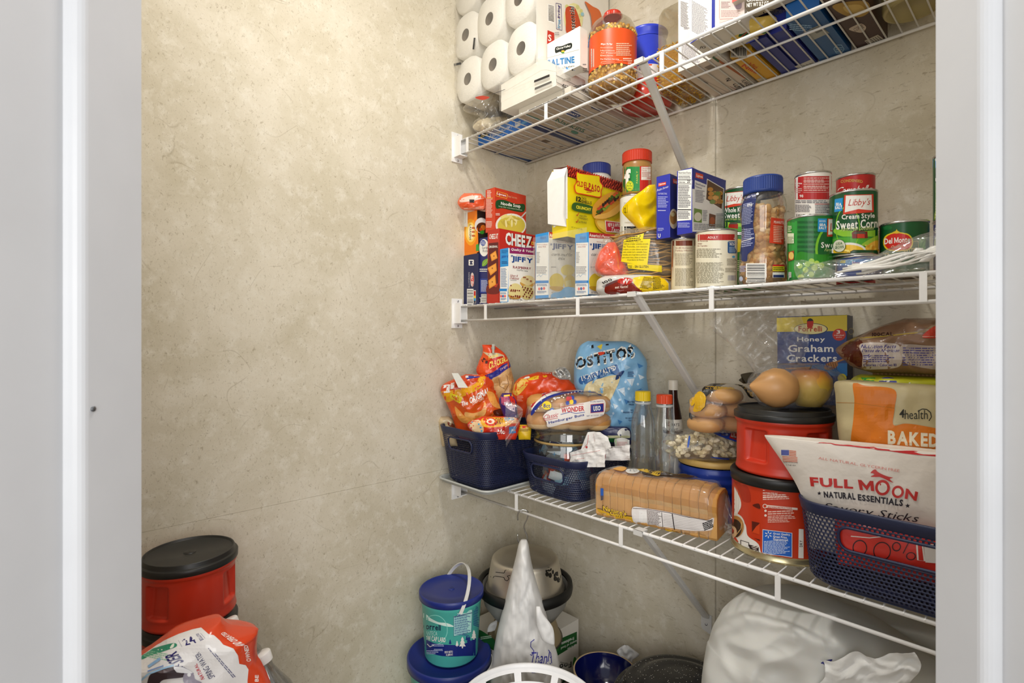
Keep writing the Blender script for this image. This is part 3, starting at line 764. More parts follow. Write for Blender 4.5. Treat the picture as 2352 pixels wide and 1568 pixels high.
# --- muffin mix boxes
def muffin_box(label, u0, u1, u2, yc, z0, vt, top, name_art, pic, o, dd=None, group=None):
    sx0, sx1, mid, fx = u0, u1, u1, u2
    return carton('muffin_mix_box', label, X(o, u0), X(o, u1), X(o, u2), yc, z0, Y(o, vt), cols=('2590d6', 'f1efe8', '2590d6'), fa=name_art, sa=pic, d=dd, group=group)
jr, q6 = muffin_box('small blue-spined raspberry muffin mix box with purple banner, in front of the cracker box', 503, 579, 818, -0.296, ZM, 742, None,
    cr(C_, QD((503, 1225), (572, 1225), (580, 905), (506, 915), 'efeee8'), TQ('JIFFY', (516, 836), (580, 836), (582, 810), (516, 812), '1d5fb0', b=2), gpx(518, 760, 575, 790, 3, '1668a8'), gpx(520, 860, 572, 886, 2, '15508c'),
       gpx(512, 922, 570, 1095, 18, '3c6ea8', seed=2), QD((498, 1132), (566, 1132), (568, 1108), (500, 1108), '2283cc'), gpx(508, 1140, 560, 1160, 2, '3c6ea8'),
       EL(515, 1176, 8, 12, 'e85a58'), EL(532, 1176, 8, 12, '2558a8'), EL(550, 1176, 8, 12, 'e85a58'), gpx(512, 1192, 560, 1212, 3, '3c6ea8')),
    cr(C_, QD((590, 790), (820, 806), (820, 740), (590, 738), '8e2262'), TQ('Quality & Value!', (602, 770), (808, 794), (810, 762), (604, 742), WH, sh=.02),
       TQ('America\'s favorite', (650, 812), (800, 826), (800, 816), (650, 803), 'b0342c', b=0), TQ('JIFFY', (608, 874), (800, 894), (800, 838), (610, 812), '15458f', b=2),
       TX('"', 602, 806, 618, 824, '15458f'), TQ('RASPBERRY', (620, 926), (782, 938), (782, 918), (620, 902), '8c1c34'), TQ('muffin mix', (654, 946), (754, 958), (754, 942), (654, 932), '3a3a40', b=0),
       TQ('Moist &', (596, 1000), (664, 1002), (664, 984), (596, 978), '9c2a28', b=0, sh=.1), TQ('Delicious', (594, 1022), (674, 1028), (674, 1004), (594, 1000), '9c2a28', b=0, sh=.1), gpx(596, 1028, 654, 1036, 1, '77777a'),
       EL(640, 1128, 64, 68, 'e6d694'), EL(752, 1038, 66, 48, 'ead9a2'), freeform([(684, 1050), (752, 1080), (814, 1052), (800, 1085), (752, 1098), (700, 1085)], 'd2a04a'), EL(745, 1142, 66, 66, 'dfcd88'), freeform([(576, 1160), (640, 1192), (690, 1170), (676, 1200), (600, 1200)], 'c9923e'),
       [EL(600 + (i * 37) % 92, 1080 + (i * 53) % 108, 6 + i % 3, 7, '7c1f1c', 8) for i in range(17)], [EL(704 + (i * 41) % 88, 1094 + (i * 29) % 98, 6 + i % 3, 8, '74201a', 8) for i in range(16)], [EL(710 + (i * 31) % 84, 1006 + (i * 17) % 50, 5, 6, '8a3020', 8) for i in range(7)],
       TX('NET WT 7 OZ (198g)', 582, 1196, 700, 1218, '55555a', b=0, tilt=-12)), C_)
def corn(u0, u1, u2, label, dx, yc, z0, o=C_, dd=None):
    s = dx
    return muffin_box(label, u0, u1, u2, yc, z0, 600, None,
      cr(o, QD((824 + s, 1170), (940 + s, 1164), (942 + s, 692), (832 + s, 698), 'efeee8'), gpx(866 + s, 640, 920 + s, 664, 3, '1a64a4'), QD((826 + s, 1062), (940 + s, 1058), (942 + s, 1034), (826 + s, 1036), '2283cc'),
         TX('Great products', 836 + s, 706, 932 + s, 720, 'b0342c', b=0), TX('since 1930', 848 + s, 724, 918 + s, 738, 'b0342c', b=0), gpx(834 + s, 776, 866 + s, 880, 8, '8a8a90', seed=3), gpx(832 + s, 905, 932 + s, 975, 4, '8a8a90', seed=4),
         LN([(838 + s, 1000), (860 + s, 980), (870 + s, 1002), (892 + s, 976), (924 + s, 984)], 3, '7aa4cc'), gpx(836 + s, 1066, 930 + s, 1086, 2, '3c6ea8'),
         EL(858 + s, 1110, 10, 13, 'e87070'), EL(879 + s, 1108, 10, 13, '1c4f9c'), EL(902 + s, 1106, 10, 13, 'e05a5a'), gpx(840 + s, 1128, 924 + s, 1150, 3, '3c6ea8')),
      cr(o, QD((946 + s, 650), (1180 + s, 664), (1180 + s, 622), (946 + s, 598), 'b3262a'), TQ("America's Favorite", (950 + s, 642), (1164 + s, 658), (1164 + s, 636), (950 + s, 608), WH), TQ("America's favorite since 1930", (1016 + s, 690), (1120 + s, 700), (1120 + s, 690), (1016 + s, 678), 'b0342c', b=0),
         TQ('JIFFY', (972 + s, 760), (1164 + s, 772), (1164 + s, 718), (972 + s, 698), '15458f', b=2), TX('"', 956 + s, 702, 972 + s, 720, '15458f'), TQ('corn muffin', (970 + s, 812), (1152 + s, 820), (1152 + s, 790), (970 + s, 784), '3a3a40', b=0, sh=.06), TQ('mix', (1030 + s, 850), (1090 + s, 852), (1090 + s, 824), (1030 + s, 822), '3a3a40', b=0, sh=.1),
         gpx(962 + s, 908, 1010 + s, 920, 1, '8a8a90'), EL(1012 + s, 1046, 66, 76, 'e8cf38'), EL(1112 + s, 942, 62, 50, 'ecd95c'), EL(1130 + s, 1050, 52, 66, 'ead23e'), QD((1096 + s, 1092), (1146 + s, 1080), (1140 + s, 1028), (1092 + s, 1040), 'f2eaa0'), freeform([(956 + s, 1110), (1010 + s, 1130), (1070 + s, 1118), (1060 + s, 1092), (960 + s, 1088)], 'd0a52a'),
         TX('NET WT 8.5 OZ', 966 + s, 1136, 1050 + s, 1152, '88888c', b=0)), o, dd=dd)
c1, q7 = corn(822, 942, 1174, 'blue-spined corn muffin mix box in shrink film, left of the pair', 0, -0.288, ZM + 0.004, dd=None)
c2, q8 = corn(1180, 1304, 1560, 'blue-spined corn muffin mix box, right of the wrapped pair, half behind orange bag neck', 357, -0.282, ZM + 0.006)
# shrink film round the pair
def wrapfilm():
    a = q7['C']; b2 = q8['C']; x0, x1, y0, y1 = a.x - q7['w'] - 0.003, b2.x + 0.003, a.y - 0.004, a.y + 0.10
    t = thing('shrink_film', 'torn clear shrink film with blue edge wrapped round the corn muffin mix pair', 'plastic film', (a.x, a.y, ZM + 0.001))
    o_ = Vector((a.x, a.y, ZM + 0.001)); g = MB(); F_ = film(0.9, 45)
    def s1(u, v):
        X_ = x0 + (x1 - x0) * u; z = ZM + 0.001 + v * 0.165
        return Vector((X_, y0 + 0.0026 * noise.noise(Vector((X_ * 40, z * 40, 1))) - 0.0018, z)) - o_
    g.grid(s1, 40, 24, F_)
    def s2(u, v):
        Y_ = y0 + (q7['d'] + 0.005) * u; z = ZM + 0.001 + v * (0.165 - 0.03 * u)
        return Vector((a.x + 0.0022 + 0.003 * abs(noise.noise(Vector((Y_ * 40, z * 40, 4)))), Y_, z)) - o_
    g.grid(s2, 30, 24, F_); g.build('film_sheet', t)
    g = MB(); BF = mat('3b86b4', 0.2, kind='sheer0.85', bump=0.4)
    def s3(u, v):
        p = Vector((a.x + 0.004, a.y + 0.008 + 0.09 * u, ZM + 0.002)).lerp(Vector((b2.x + 0.006, b2.y - 0.005, ZM + 0.003)), u)
        return p + Vector((0, -0.004, 0.030 * v * (1 - abs(2 * u - 0.7)) + 0.002 * sin(u * 30) + 0.001 * noise.noise(Vector((u * 9, v * 3, 0))))) - o_
    g.grid(s3, 40, 5, BF); g.build('blue_edge', t)
wrapfilm()
# --- taco shell box
zj_ = ZM + 0.006 + q8['h'] + 0.0015
roof = []
for r_ in range(7):
    for k in range(26):
        x = 1112 + k * 20 + (r_ % 2) * 6; y = 6 + (x - 1112) * 0.31 + r_ * 15
        if x < 1618: roof.append(EL(x, y, 8, 8.5, ('d0412c', 'b53020', '8f2318')[(k + r_) % 3], 8))
taco, q9 = carton('taco_shell_box', 'large yellow taco shell box with open white end flap above the muffin mixes', X(C_, 972), X(C_, 1110), X(C_, 1616), -0.274, zj_, Y(C_, 8), flap=False,
    cols=('edd21a', 'f1dc10', '3a1512'), fa=cr(C_, QD((975, 130), (1112, 110), (1112, 8), (985, 28), '4a1814'), QD((985, 560), (1090, 500), (1112, 430), (985, 430), 'f3f1ec'), QD((980, 480), (1112, 480), (1112, 30), (986, 34), 'f3f1ec')),
    sa=cr(C_, QD((1112, 100), (1618, 242), (1618, 165), (1112, 8), '4a1511'), roof,
        freeform([(1175, 60), (1200, 72), (1290, 84), (1350, 92), (1384, 100), (1388, 150), (1412, 190), (1396, 240), (1390, 292), (1300, 280), (1220, 264), (1166, 250), (1152, 190), (1172, 150), (1168, 100)], 'e2341c'),
        freeform([(1180, 68), (1204, 80), (1290, 92), (1350, 99), (1378, 106), (1381, 152), (1404, 192), (1388, 236), (1382, 284), (1300, 272), (1222, 257), (1172, 244), (1160, 190), (1179, 150), (1175, 104)], 'f1dc10'),
        TQ('OLD', (1174, 192), (1232, 204), (1234, 152), (1176, 138), 'c22a1c', b=2), TQ('EL', (1238, 208), (1274, 216), (1276, 162), (1240, 152), 'c22a1c', b=2), TQ('PASO', (1280, 226), (1384, 250), (1384, 190), (1282, 160), 'c22a1c', b=2),
        freeform([(1236, 216), (1262, 214), (1278, 204), (1290, 218), (1334, 238), (1300, 240), (1262, 232)], 'b8301c'), gpx(1262, 240, 1308, 252, 1, 'b8301c'),
        TQ('12', (1168, 326), (1214, 334), (1214, 290), (1170, 280), '1d1a14', b=2), TQ('TACO', (1218, 308), (1260, 316), (1260, 296), (1218, 286), '1d1a14'), TQ('SHELLS', (1216, 342), (1308, 356), (1308, 330), (1216, 312), '1d1a14'),
        freeform([(1140, 345), (1200, 342), (1320, 378), (1318, 438), (1230, 428), (1136, 402)], '2f5a1e'), TQ('CRUNCHY', (1168, 392), (1302, 416), (1304, 390), (1168, 362), 'f0e030', b=2),
        LN([(1170, 446), (1178, 458), (1192, 430)], 6, 'c22a1c'), LN([(1166, 506), (1174, 518), (1188, 490)], 6, 'c22a1c'),
        TQ('MADE WITH', (1196, 462), (1262, 474), (1262, 456), (1196, 446), '2a2418', b=0), TQ('3 INGREDIENTS', (1190, 482), (1274, 500), (1274, 482), (1190, 466), '2a2418', b=0), TQ('GLUTEN FREE', (1188, 518), (1262, 530), (1262, 512), (1188, 500), '2a2418', b=0),
        TQ('NET WT 4.6 OZ (130g)', (1124, 566), (1222, 588), (1222, 572), (1124, 552), '2a2418', b=0),
        freeform([(1340, 490), (1400, 470), (1500, 500), (1585, 470), (1600, 560), (1560, 625), (1480, 630), (1400, 600), (1352, 550)], 'dca92c'), freeform([(1362, 500), (1500, 520), (1580, 490), (1560, 590), (1460, 600), (1380, 560)], 'eec85a'),
        freeform([(1312, 400), (1350, 330), (1440, 262), (1530, 240), (1568, 290), (1572, 380), (1520, 440), (1420, 482), (1330, 478)], 'dd9d32'),
        [EL(1350 + (i * 47) % 195 + 6, 452 - ((i * 47) % 195) * 0.75 - (i * 29) % 70, 17, 13, ('3a5c1c', '2c1a12', 'c8452c', '7fa034', '5a2c18', 'd9602c')[i % 6], 7, a=i) for i in range(56)],
        freeform([(1320, 470), (1352, 450), (1450, 425), (1556, 350), (1574, 380), (1520, 445), (1420, 484), (1340, 484)], 'e9b455'),
        QD((1430, 600), (1600, 618), (1604, 522), (1420, 500), 'f3efe2'), QD((1434, 594), (1596, 612), (1598, 528), (1428, 506), 'c4203a'), TQ('NEW & IMPROVED', (1446, 556), (1594, 560), (1594, 528), (1446, 520), WH), TQ('Taste!', (1476, 598), (1570, 610), (1570, 572), (1476, 558), WH, sh=.1),
        TX('Cal', 1568, 272, 1584, 460, '5c5414', rot=90), TX('Fat', 1588, 272, 1602, 460, '5c5414', rot=90)))
g = MB(); P0 = Vector((-q9['w'] / 2, -q9['d'] / 2, 0)); h_ = q9['h']; W_ = q9['w']
g.add([P0 + Vector(p) for p in ((0.001, -0.001, h_ * 0.20), (W_ - 0.002, -0.001, h_ * 0.14), (W_ - 0.001, -0.012, h_ * 0.3), (W_, -0.011, h_ * 0.85), (W_, 0, h_ * 0.995), (0, 0, h_ * 0.99), (-0.006, -0.012, h_ * 0.84), (-0.004, -0.012, h_ * 0.22))], [(0, 1, 2, 3, 6, 7), (3, 4, 5, 6)], mat('eceae5', 0.6))
tag(g.build('open_flap', taco), 'white open end flap', None)
# --- jar, oat canister, peanut butter
def jar_prof(name, label, u0, u1, y, z0, vt, lid, body, lidc, bodyc, cat='jar', arts=None, lidf=0.14, group=None, n=64, bodymat=None, neck=0.86, g=6):
    x, yy, r = cyl_at(u0, u1, y); h = zat(x, y, vt) - z0
    t = thing(name, label, cat, (x, y, z0), 0, group)
    hl = h * lidf; m = MB(); bm_ = bodymat or mat(bodyc, 0.3)
    m.lathe([(0.0001, 0.001), (r * 0.9, 0.0), (r * 0.98, 0.004), (r, 0.01), (r, h - hl - r * 0.28), (r * 0.96, h - hl - r * 0.12), (r * neck, h - hl - 0.001), (r * neck, h - hl + 0.004)], bm_, n); m.build('jar_body', t)
    l = MB(); rl = r * (neck + 0.08); l.lathe([(rl * 0.9, h - hl), (rl, h - hl + 0.001)], mat(lidc, 0.35), n)
    vs = []; N_ = 90
    for i in range(N_):
        a = 2 * pi * i / N_; rr = rl * (1.0 if i % 2 else 0.985); vs += [(rr * cos(a), rr * sin(a), h - hl + 0.001), (rr * cos(a), rr * sin(a), h - 0.003)]
    l.add(vs, [(2 * i, 2 * ((i + 1) % N_), 2 * ((i + 1) % N_) + 1, 2 * i + 1) for i in range(N_)], mat(lidc, 0.35))
    l.lathe([(rl, h - 0.003), (rl * 0.97, h - 0.0008), (rl * 0.9, h), (0.0001, h)], mat(lidc, 0.35), n); l.build('lid', t)
    if arts: sticker('printed_label', t, arts, hit_mesh(m, parent_matrix(t)), g=g)
    return t, (x, y, r, h)
jar_prof('mayonnaise_jar', 'white jar with navy lid mostly hidden behind the yellow taco box', 1336, 1405, -0.075, zj_, Y(C_, 3), 0, 0, '2a3a8e', 'e7e4da', lidf=0.13)
oat, (ox, oy, orr, oh) = tin('oat_canister', 'tall round white oat canister with a black lower band behind the tortilla bag', X(C_, 1580), X(C_, 1850), -0.125, ZM, Y(C_, 288), body='ebe9e2', cat='canister', art=cr(C_,
    REC(1560, 548, 1860, 700, '17181c'), TX('IN ONE BOWL', 1610, 508, 1700, 520, '9c8a5c', b=0), gpx(1610, 562, 1700, 640, 6, 'b9b9b4', seed=2), EL(1744, 590, 22, 24, WH), EL(1744, 590, 18, 20, '17181c'), LN([(1732, 602), (1756, 576)], 4, WH), gpx(1775, 566, 1820, 610, 4, 'b9b9b4'),
    LN([(1630, 400), (1690, 395), (1760, 402)], 2, 'b9b9b4'), gpx(1620, 330, 1700, 360, 2, 'c9c6bc')))
A_ = (1020, 0)
jar_prof('peanut_butter_jar', 'peanut butter jar with ribbed red lid and green label on top of the oat canister', X(A_, 1605), X(A_, 1872), -0.125, ZM + oh, Y(A_, 1378), 0, 0, 'c83418', 'a97c43', lidf=0.26, neck=0.93, arts=cr(C_,
    REC(1590, 10, 1765, 245, '1d8a3e'), REC(1762, 6, 1900, 245, 'c8281e'), EL(1638, 120, 44, 92, '1d5f34'), TX('f', 1628, 30, 1680, 190, WH, b=2), QD((1600, 120), (1640, 120), (1640, 98), (1600, 98), WH),
    REC(1775, 12, 1870, 130, 'ece4da'), TX('Nutrition', 1780, 18, 1860, 32, 'b8402c', b=0), TX('Facts', 1780, 36, 1824, 50, 'b8402c', b=0), gpx(1780, 56, 1864, 104, 4, 'c07c70'), TX('190', 1826, 106, 1858, 124, 'b8402c'),
    TX('FAMILY', 1730, 50, 1746, 160, 'b4c84c', rot=90), EL(1672, 184, 34, 46, 'e4dc28'), EL(1672, 184, 29, 41, '3a8f30'), EL(1672, 184, 26, 38, 'd8d826'), TX('7g', 1660, 152, 1684, 172, '2a6a2c'), TX('PROTEIN', 1650, 178, 1694, 190, '2a6a2c'), gpx(1660, 200, 1686, 212, 1, '2a6a2c'), TX('GLUTEN FREE', 1690, 232, 1744, 242, 'd8d826', b=0)))
# --- yellow plastic bag, tostadas and candy bag
bag('plastic_bag', 'crumpled bright yellow plastic bag knotted above the tortilla bag', [(Y(C_, 172), X(C_, 1850), X(C_, 1900)), (Y(C_, 240), X(C_, 1760), X(C_, 1912)), (Y(C_, 330), X(C_, 1640), X(C_, 1918)), (Y(C_, 400), X(C_, 1600), X(C_, 1915)), (Y(C_, 470), X(C_, 1650), X(C_, 1912)), (Y(C_, 560), X(C_, 1740), X(C_, 1908)), (Y(C_, 640), X(C_, 1800), X(C_, 1905))],
    X(C_, 1780), -0.19, 0.06, 'f3cf08', wr=0.009, rough=0.22, fz=24, seed=3, cat='bag', kind='sub', art=cr(C_, TX('Vol. 1', 1610, 350, 1650, 430, '2a2610', b=0)))
def tostadas():
    z0 = ZM + 0.034; P = pxp(X(C_, 1800), 700, -0.205); x, y = P.x, P.y; r = 0.083
    t = thing('tostada_pack', 'clear bag of stacked corn tostadas with a yellow text label, beside the corn muffin mix', 'bag', (x, y, z0)); rn = random.Random(5)
    z = 0.0
    for i in range(17):
        g = MB(); ph = rn.random() * 9; am = 0.0035; rr = r * (0.94 + 0.08 * rn.random())
        def fn(u, v, top=1):
            a = 2 * pi * u; q = v * rr; zz = z + am * v * sin(3 * a + ph) + 0.002 * v * sin(7 * a + ph * 2)
            return (q * cos(a) + rn_off[0], q * sin(a) * 0.8 + rn_off[1], zz + top * 0.001)
        rn_off = (rn.uniform(-.003, .003), rn.uniform(-.003, .003)); M_ = mat(('d9b76a', 'c9a050', 'e2c680')[i % 3], 0.6, bump=0.3, scale=90)
        g.grid(fn, 28, 2, M_); g.grid(lambda u, v: fn(1 - u, v, -1), 28, 2, M_)
        g.grid(lambda u, v: fn(u, 1, 2 * v - 1), 28, 1, mat('b98a3c', 0.6)); g.build('tostada', t); z += 0.0066
    Z = z
    g = MB()
    def f2(u, v):
        a = 2 * pi * u; b = pi * (v - .5); c_ = cos(b) ** 0.35 if cos(b) > 0 else 0
        k = 1.05 + 0.04 * noise.noise(Vector((cos(a) * 3, sin(a) * 3, v * 5)))
        return (r * k * c_ * cos(a), r * 0.8 * k * c_ * sin(a) * 1.02, Z / 2 + (Z / 2 + 0.008) * (1 if b > 0 else -1) * abs(sin(b)) ** 0.6 + 0.004 * noise.noise(Vector((cos(a) * 6, sin(a) * 6, v * 9))))
    g.grid(f2, 44, 26, film(0.8, 40)); g.build('bag_film', t)
    sticker('yellow_label', t, cr(C_, QD((1595, 865), (1830, 905), (1858, 660), (1620, 668), 'ecd51c'), QD((1620, 690), (1790, 680), (1800, 610), (1640, 660), 'e8cf1a'), gpx(1640, 640, 1790, 690, 3, '3a3414', seed=9, tilt=.3),
        TX('el Mexico Mas con', 1625, 676, 1790, 692, '2c2a14', b=0), TX('Disfrute el sabor autentico en cada', 1622, 696, 1838, 714, '2c2a14', b=0), TX('las Tostadas, con textura', 1618, 722, 1830, 740, '2c2a14', b=0), TX('crujiente y un sabor delicioso que hace', 1614, 748, 1828, 766, '2c2a14', b=0),
        TX('cada comida facil y saludable. Estas', 1612, 772, 1826, 790, '2c2a14', b=0), TX('tostadas son el ingrediente perfecto', 1608, 796, 1824, 814, '2c2a14', b=0), TX('para cenas ricas y listas en minutos', 1606, 820, 1822, 838, '2c2a14', b=0), TX('Un producto de Mexico', 1650, 842, 1800, 860, '2c2a14', b=0),
        QD((1660, 925), (1960, 960), (1960, 900), (1650, 880), 'e8cf1a'), TX('TES - SIN GLUTEN', 1660, 900, 1840, 922, '2c2a14')), hit_mesh(g, parent_matrix(t)), g=7, off=0.0008)
tostadas()
bag('twisted_bag_neck', 'orange-red twisted neck of a clear plastic bag in front of the right corn muffin box', [(Y(C_, 690), X(C_, 1480), X(C_, 1540)), (Y(C_, 770), X(C_, 1400), X(C_, 1580)), (Y(C_, 850), X(C_, 1370), X(C_, 1610)), (Y(C_, 920), X(C_, 1360), X(C_, 1650)), (Y(C_, 975), X(C_, 1400), X(C_, 1668)), (Y(C_, 1005), X(C_, 1540), X(C_, 1660))],
    X(C_, 1510), -0.275, 0.045, 'e2491a', wr=0.006, rough=0.2, fz=34, seed=5, cat='bag', mt=mat('e2491a', 0.18, bump=0.8, scale=30))
bag('plastic_bag', 'clear film bag flaring out around the orange twisted neck', [(Y(C_, 650), X(C_, 1440), X(C_, 1500)), (Y(C_, 720), X(C_, 1410), X(C_, 1560)), (Y(C_, 800), X(C_, 1370), X(C_, 1570)), (Y(C_, 900), X(C_, 1330), X(C_, 1600)), (Y(C_, 960), X(C_, 1350), X(C_, 1650)), (Y(C_, 1010), X(C_, 1420), X(C_, 1650))],
    X(C_, 1490), -0.285, 0.05, 'ffffff', wr=0.007, fz=30, seed=9, cat='bag', mt=film(0.9, 30))
bag('candy_bag', 'brown and yellow snack bag lying flat under the tortilla bag at the shelf edge', [(Y(C_, 985), X(C_, 1450), X(C_, 1900)), (Y(C_, 1020), X(C_, 1385), X(C_, 1990)), (Y(C_, 1075), X(C_, 1372), X(C_, 2035)), (Y(C_, 1130), X(C_, 1376), X(C_, 2030)), (Y(C_, 1172), X(C_, 1440), X(C_, 2000))],
    X(C_, 1700), -0.262, 0.07, 'c9c6bf', wr=0.004, rough=0.2, fz=26, seed=2, g=5, nv=18, nu=44, cat='bag', art=cr(C_,
        freeform([(1450, 1090), (1480, 1060), (1600, 1020), (1700, 1060), (1790, 1110), (1780, 1150), (1600, 1165), (1460, 1150)], '7c2216'), freeform([(1700, 1020), (1760, 1000), (1880, 975), (1960, 1000), (2034, 1080), (2020, 1130), (1900, 1125), (1800, 1140), (1720, 1075)], 'ecc714'),
        freeform([(1560, 1030), (1640, 1010), (1700, 1030), (1660, 1070), (1580, 1060)], 'c22818'), TQ('W', (1600, 1062), (1660, 1066), (1668, 1022), (1610, 1012), WH), TQ('eet taste!', (1540, 1108), (1655, 1100), (1655, 1074), (1540, 1084), 'f0d8c8'), TQ('organic ...', (1560, 1134), (1640, 1126), (1640, 1112), (1560, 1120), 'c88', b=0),
        greek((1760, 1100), (1860, 1118), (1905, 1015), (1800, 1000), 9, '2c2610', seed=4), greek((1880, 1118), (1990, 1100), (1950, 1010), (1880, 1000), 9, '2c2610', seed=5), TQ('100', (1420, 1050), (1500, 1015), (1520, 1032), (1440, 1066), '1c1c20'), greek((1420, 1085), (1560, 1020), (1580, 1036), (1440, 1100), 3, '55555a')))
# --- recipe mix boxes standing on cans
zb = ZM
def can_c(name, label, x0, x1, o, y, z0, vt, **k): return tin(name, label, X(o, x0), X(o, x1), y, z0, Y(o, vt), **k)
tk, (tx_, ty_, tr_, th_) = tin('pet_food_can', 'cream dog food can with brown lid edge under the left blue recipe box', X(C_, 2040), X(C_, 2275), -0.215, ZM, Y(C_, 668), body='dfd3b4', art=cr(C_,
    REC(2030, 672, 2290, 722, '7a3a22'), TX('BLUE Homestyle', 2080, 736, 2250, 752, '8c3a24', b=0), TX('Turkey Meatloaf', 2080, 758, 2250, 776, '8c3a24', b=0), gpx(2080, 790, 2250, 900, 8, '9c9078', seed=3), gpx(2080, 925, 2250, 1085, 14, '8f8468', seed=4), REC(2036, 720, 2062, 1115, 'a4622c')))
ad, (ax_, ay_, ar_, ah_) = tin('pet_food_can', 'cream adult dog food can with red top band under the right blue recipe box', X(D_, 62), X(D_, 452), -0.235, ZM, Y(D_, 603), body='e6dfc6', art=cr(D_,
    REC(50, 618, 460, 672, 'b5302a'), TX('ADULT', 178, 638, 270, 658, WH, b=0), TX('ADULT', 412, 648, 448, 664, WH, b=0), TX('BLUE Homestyle', 66, 672, 180, 690, '8c3a24', b=0), TX('Dinner', 70, 694, 130, 710, '8c3a24', b=0), TX('Garden Vegetables', 66, 716, 176, 732, '8c3a24', b=0),
    gpx(72, 745, 306, 830, 6, '8f8872', seed=3), gpx(66, 870, 330, 1060, 20, '8f8872', seed=4), RR(358, 682, 446, 790, 12, '1c4f86'), TX('YOUR PET', 366, 688, 440, 700, WH, b=0), TX('PROMISE', 376, 700, 444, 722, WH), gpx(370, 730, 436, 784, 5, 'aac3dd'),
    EL(410, 822, 14, 10, '4aa0d0'), gpx(350, 836, 440, 900, 5, '8f8872'), gpx(336, 920, 436, 962, 4, '8f8872'), bcpx(350, 984, 438, 1046, True, 4, c='2c3a7c', bg='e6dfc6')))
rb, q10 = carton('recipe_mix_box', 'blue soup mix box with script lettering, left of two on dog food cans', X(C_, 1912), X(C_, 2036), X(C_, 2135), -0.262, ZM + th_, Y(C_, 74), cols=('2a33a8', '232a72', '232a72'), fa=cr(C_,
    QD((1930, 190), (1998, 176), (2000, 146), (1932, 160), 'd8401c'), TQ('Lipton', (1934, 184), (1994, 172), (1994, 150), (1936, 162), WH), TQ('Recipe Secrets', (1918, 240), (2020, 205), (2020, 178), (1918, 214), 'e8e6f4', b=0, sh=.1), TX('SOUP DIRECTIONS', 1928, 246, 2008, 262, 'c8caf0', b=0), gpx(1926, 276, 2020, 380, 7, 'aab0e6', seed=3), gpx(1926, 400, 2000, 410, 1, 'e8e6f4'), EL(1940, 632, 12, 16, '2a33a8'), TX('U', 1928, 614, 1950, 650, WH), gpx(1926, 560, 1980, 590, 3, 'aab0e6')),
    sa=cr(C_, QD((2060, 160), (2110, 172), (2110, 130), (2060, 116), 'd8401c'), TQ('Lip', (2068, 160), (2100, 166), (2100, 138), (2068, 130), WH), EL(2066, 480, 40, 90, 'e3cfae'), EL(2064, 470, 30, 60, 'b07a3c'), EL(2058, 440, 18, 20, 'd8c48e')))
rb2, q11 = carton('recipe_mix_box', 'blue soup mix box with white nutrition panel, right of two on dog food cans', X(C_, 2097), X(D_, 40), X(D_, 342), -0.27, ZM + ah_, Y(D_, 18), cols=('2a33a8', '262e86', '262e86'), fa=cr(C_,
    QD((2100, 500), (2226, 490), (2232, 28), (2108, 50), 'f1f0ea'), TX('Nutrition Facts', 2112, 56, 2222, 74, '1c1c22'), REC(2110, 84, 2226, 86, '1c1c22'), gpx(2112, 92, 2220, 118, 2, '55555c'), REC(2108, 126, 2226, 132, '1c1c22'), TX('Calories', 2112, 142, 2170, 156, '1c1c22'), TX('20', 2190, 128, 2216, 158, '1c1c22'), REC(2106, 164, 2226, 168, '1c1c22'), gpx(2110, 176, 2224, 380, 14, '66666c', seed=5), REC(2104, 394, 2226, 402, '1c1c22'), gpx(2108, 410, 2222, 480, 5, '66666c', seed=6), gpx(2108, 512, 2220, 560, 5, 'aab0e6', seed=7)),
    sa=cr(D_, QD((40, 596), (320, 596), (322, 240), (36, 132), 'e9e6e0'), PG([(36, 210), (45, 25), (342, 135), (334, 245)], '262e86'), QD((66, 108), (136, 126), (136, 82), (70, 62), 'd8401c'), TQ('Lipton', (74, 106), (132, 120), (132, 92), (76, 76), WH), QD((52, 560), (320, 590), (328, 240), (60, 130), 'e9e6e0'),
       QD((158, 312), (306, 402), (324, 208), (170, 118), 'f0eee6'), QD((162, 304), (302, 392), (318, 212), (174, 128), '5a3a1c'), [EL(200 + (i * 37) % 98, 215 + (i * 23) % 110 + ((i * 37) % 98) * .35, 26, 20, ('c98a34', 'd9a650', 'a8702c', '6f8c3a')[i % 4], 9) for i in range(20)],
       QD((48, 508), (120, 516), (122, 400), (52, 384), '6c8a3c'), EL(85, 462, 34, 40, 'd8d2bc'), QD((184, 550), (240, 556), (244, 448), (188, 432), '6e3c24'), EL(214, 500, 24, 36, 'a8542c'), TQ('Onion Roasted', (62, 170), (150, 196), (150, 178), (62, 150), '3a3f80', b=0), TQ('Potatoes', (62, 196), (120, 214), (120, 196), (62, 178), '3a3f80', b=0),
       gpx(62, 215, 150, 330, 8, '9a98a0', seed=3, tilt=-.1), gpx(130, 400, 170, 500, 7, '9a98a0'), gpx(50, 520, 310, 580, 4, '9a98a0', tilt=-.15), gpx(250, 430, 312, 560, 9, '9a98a0')))
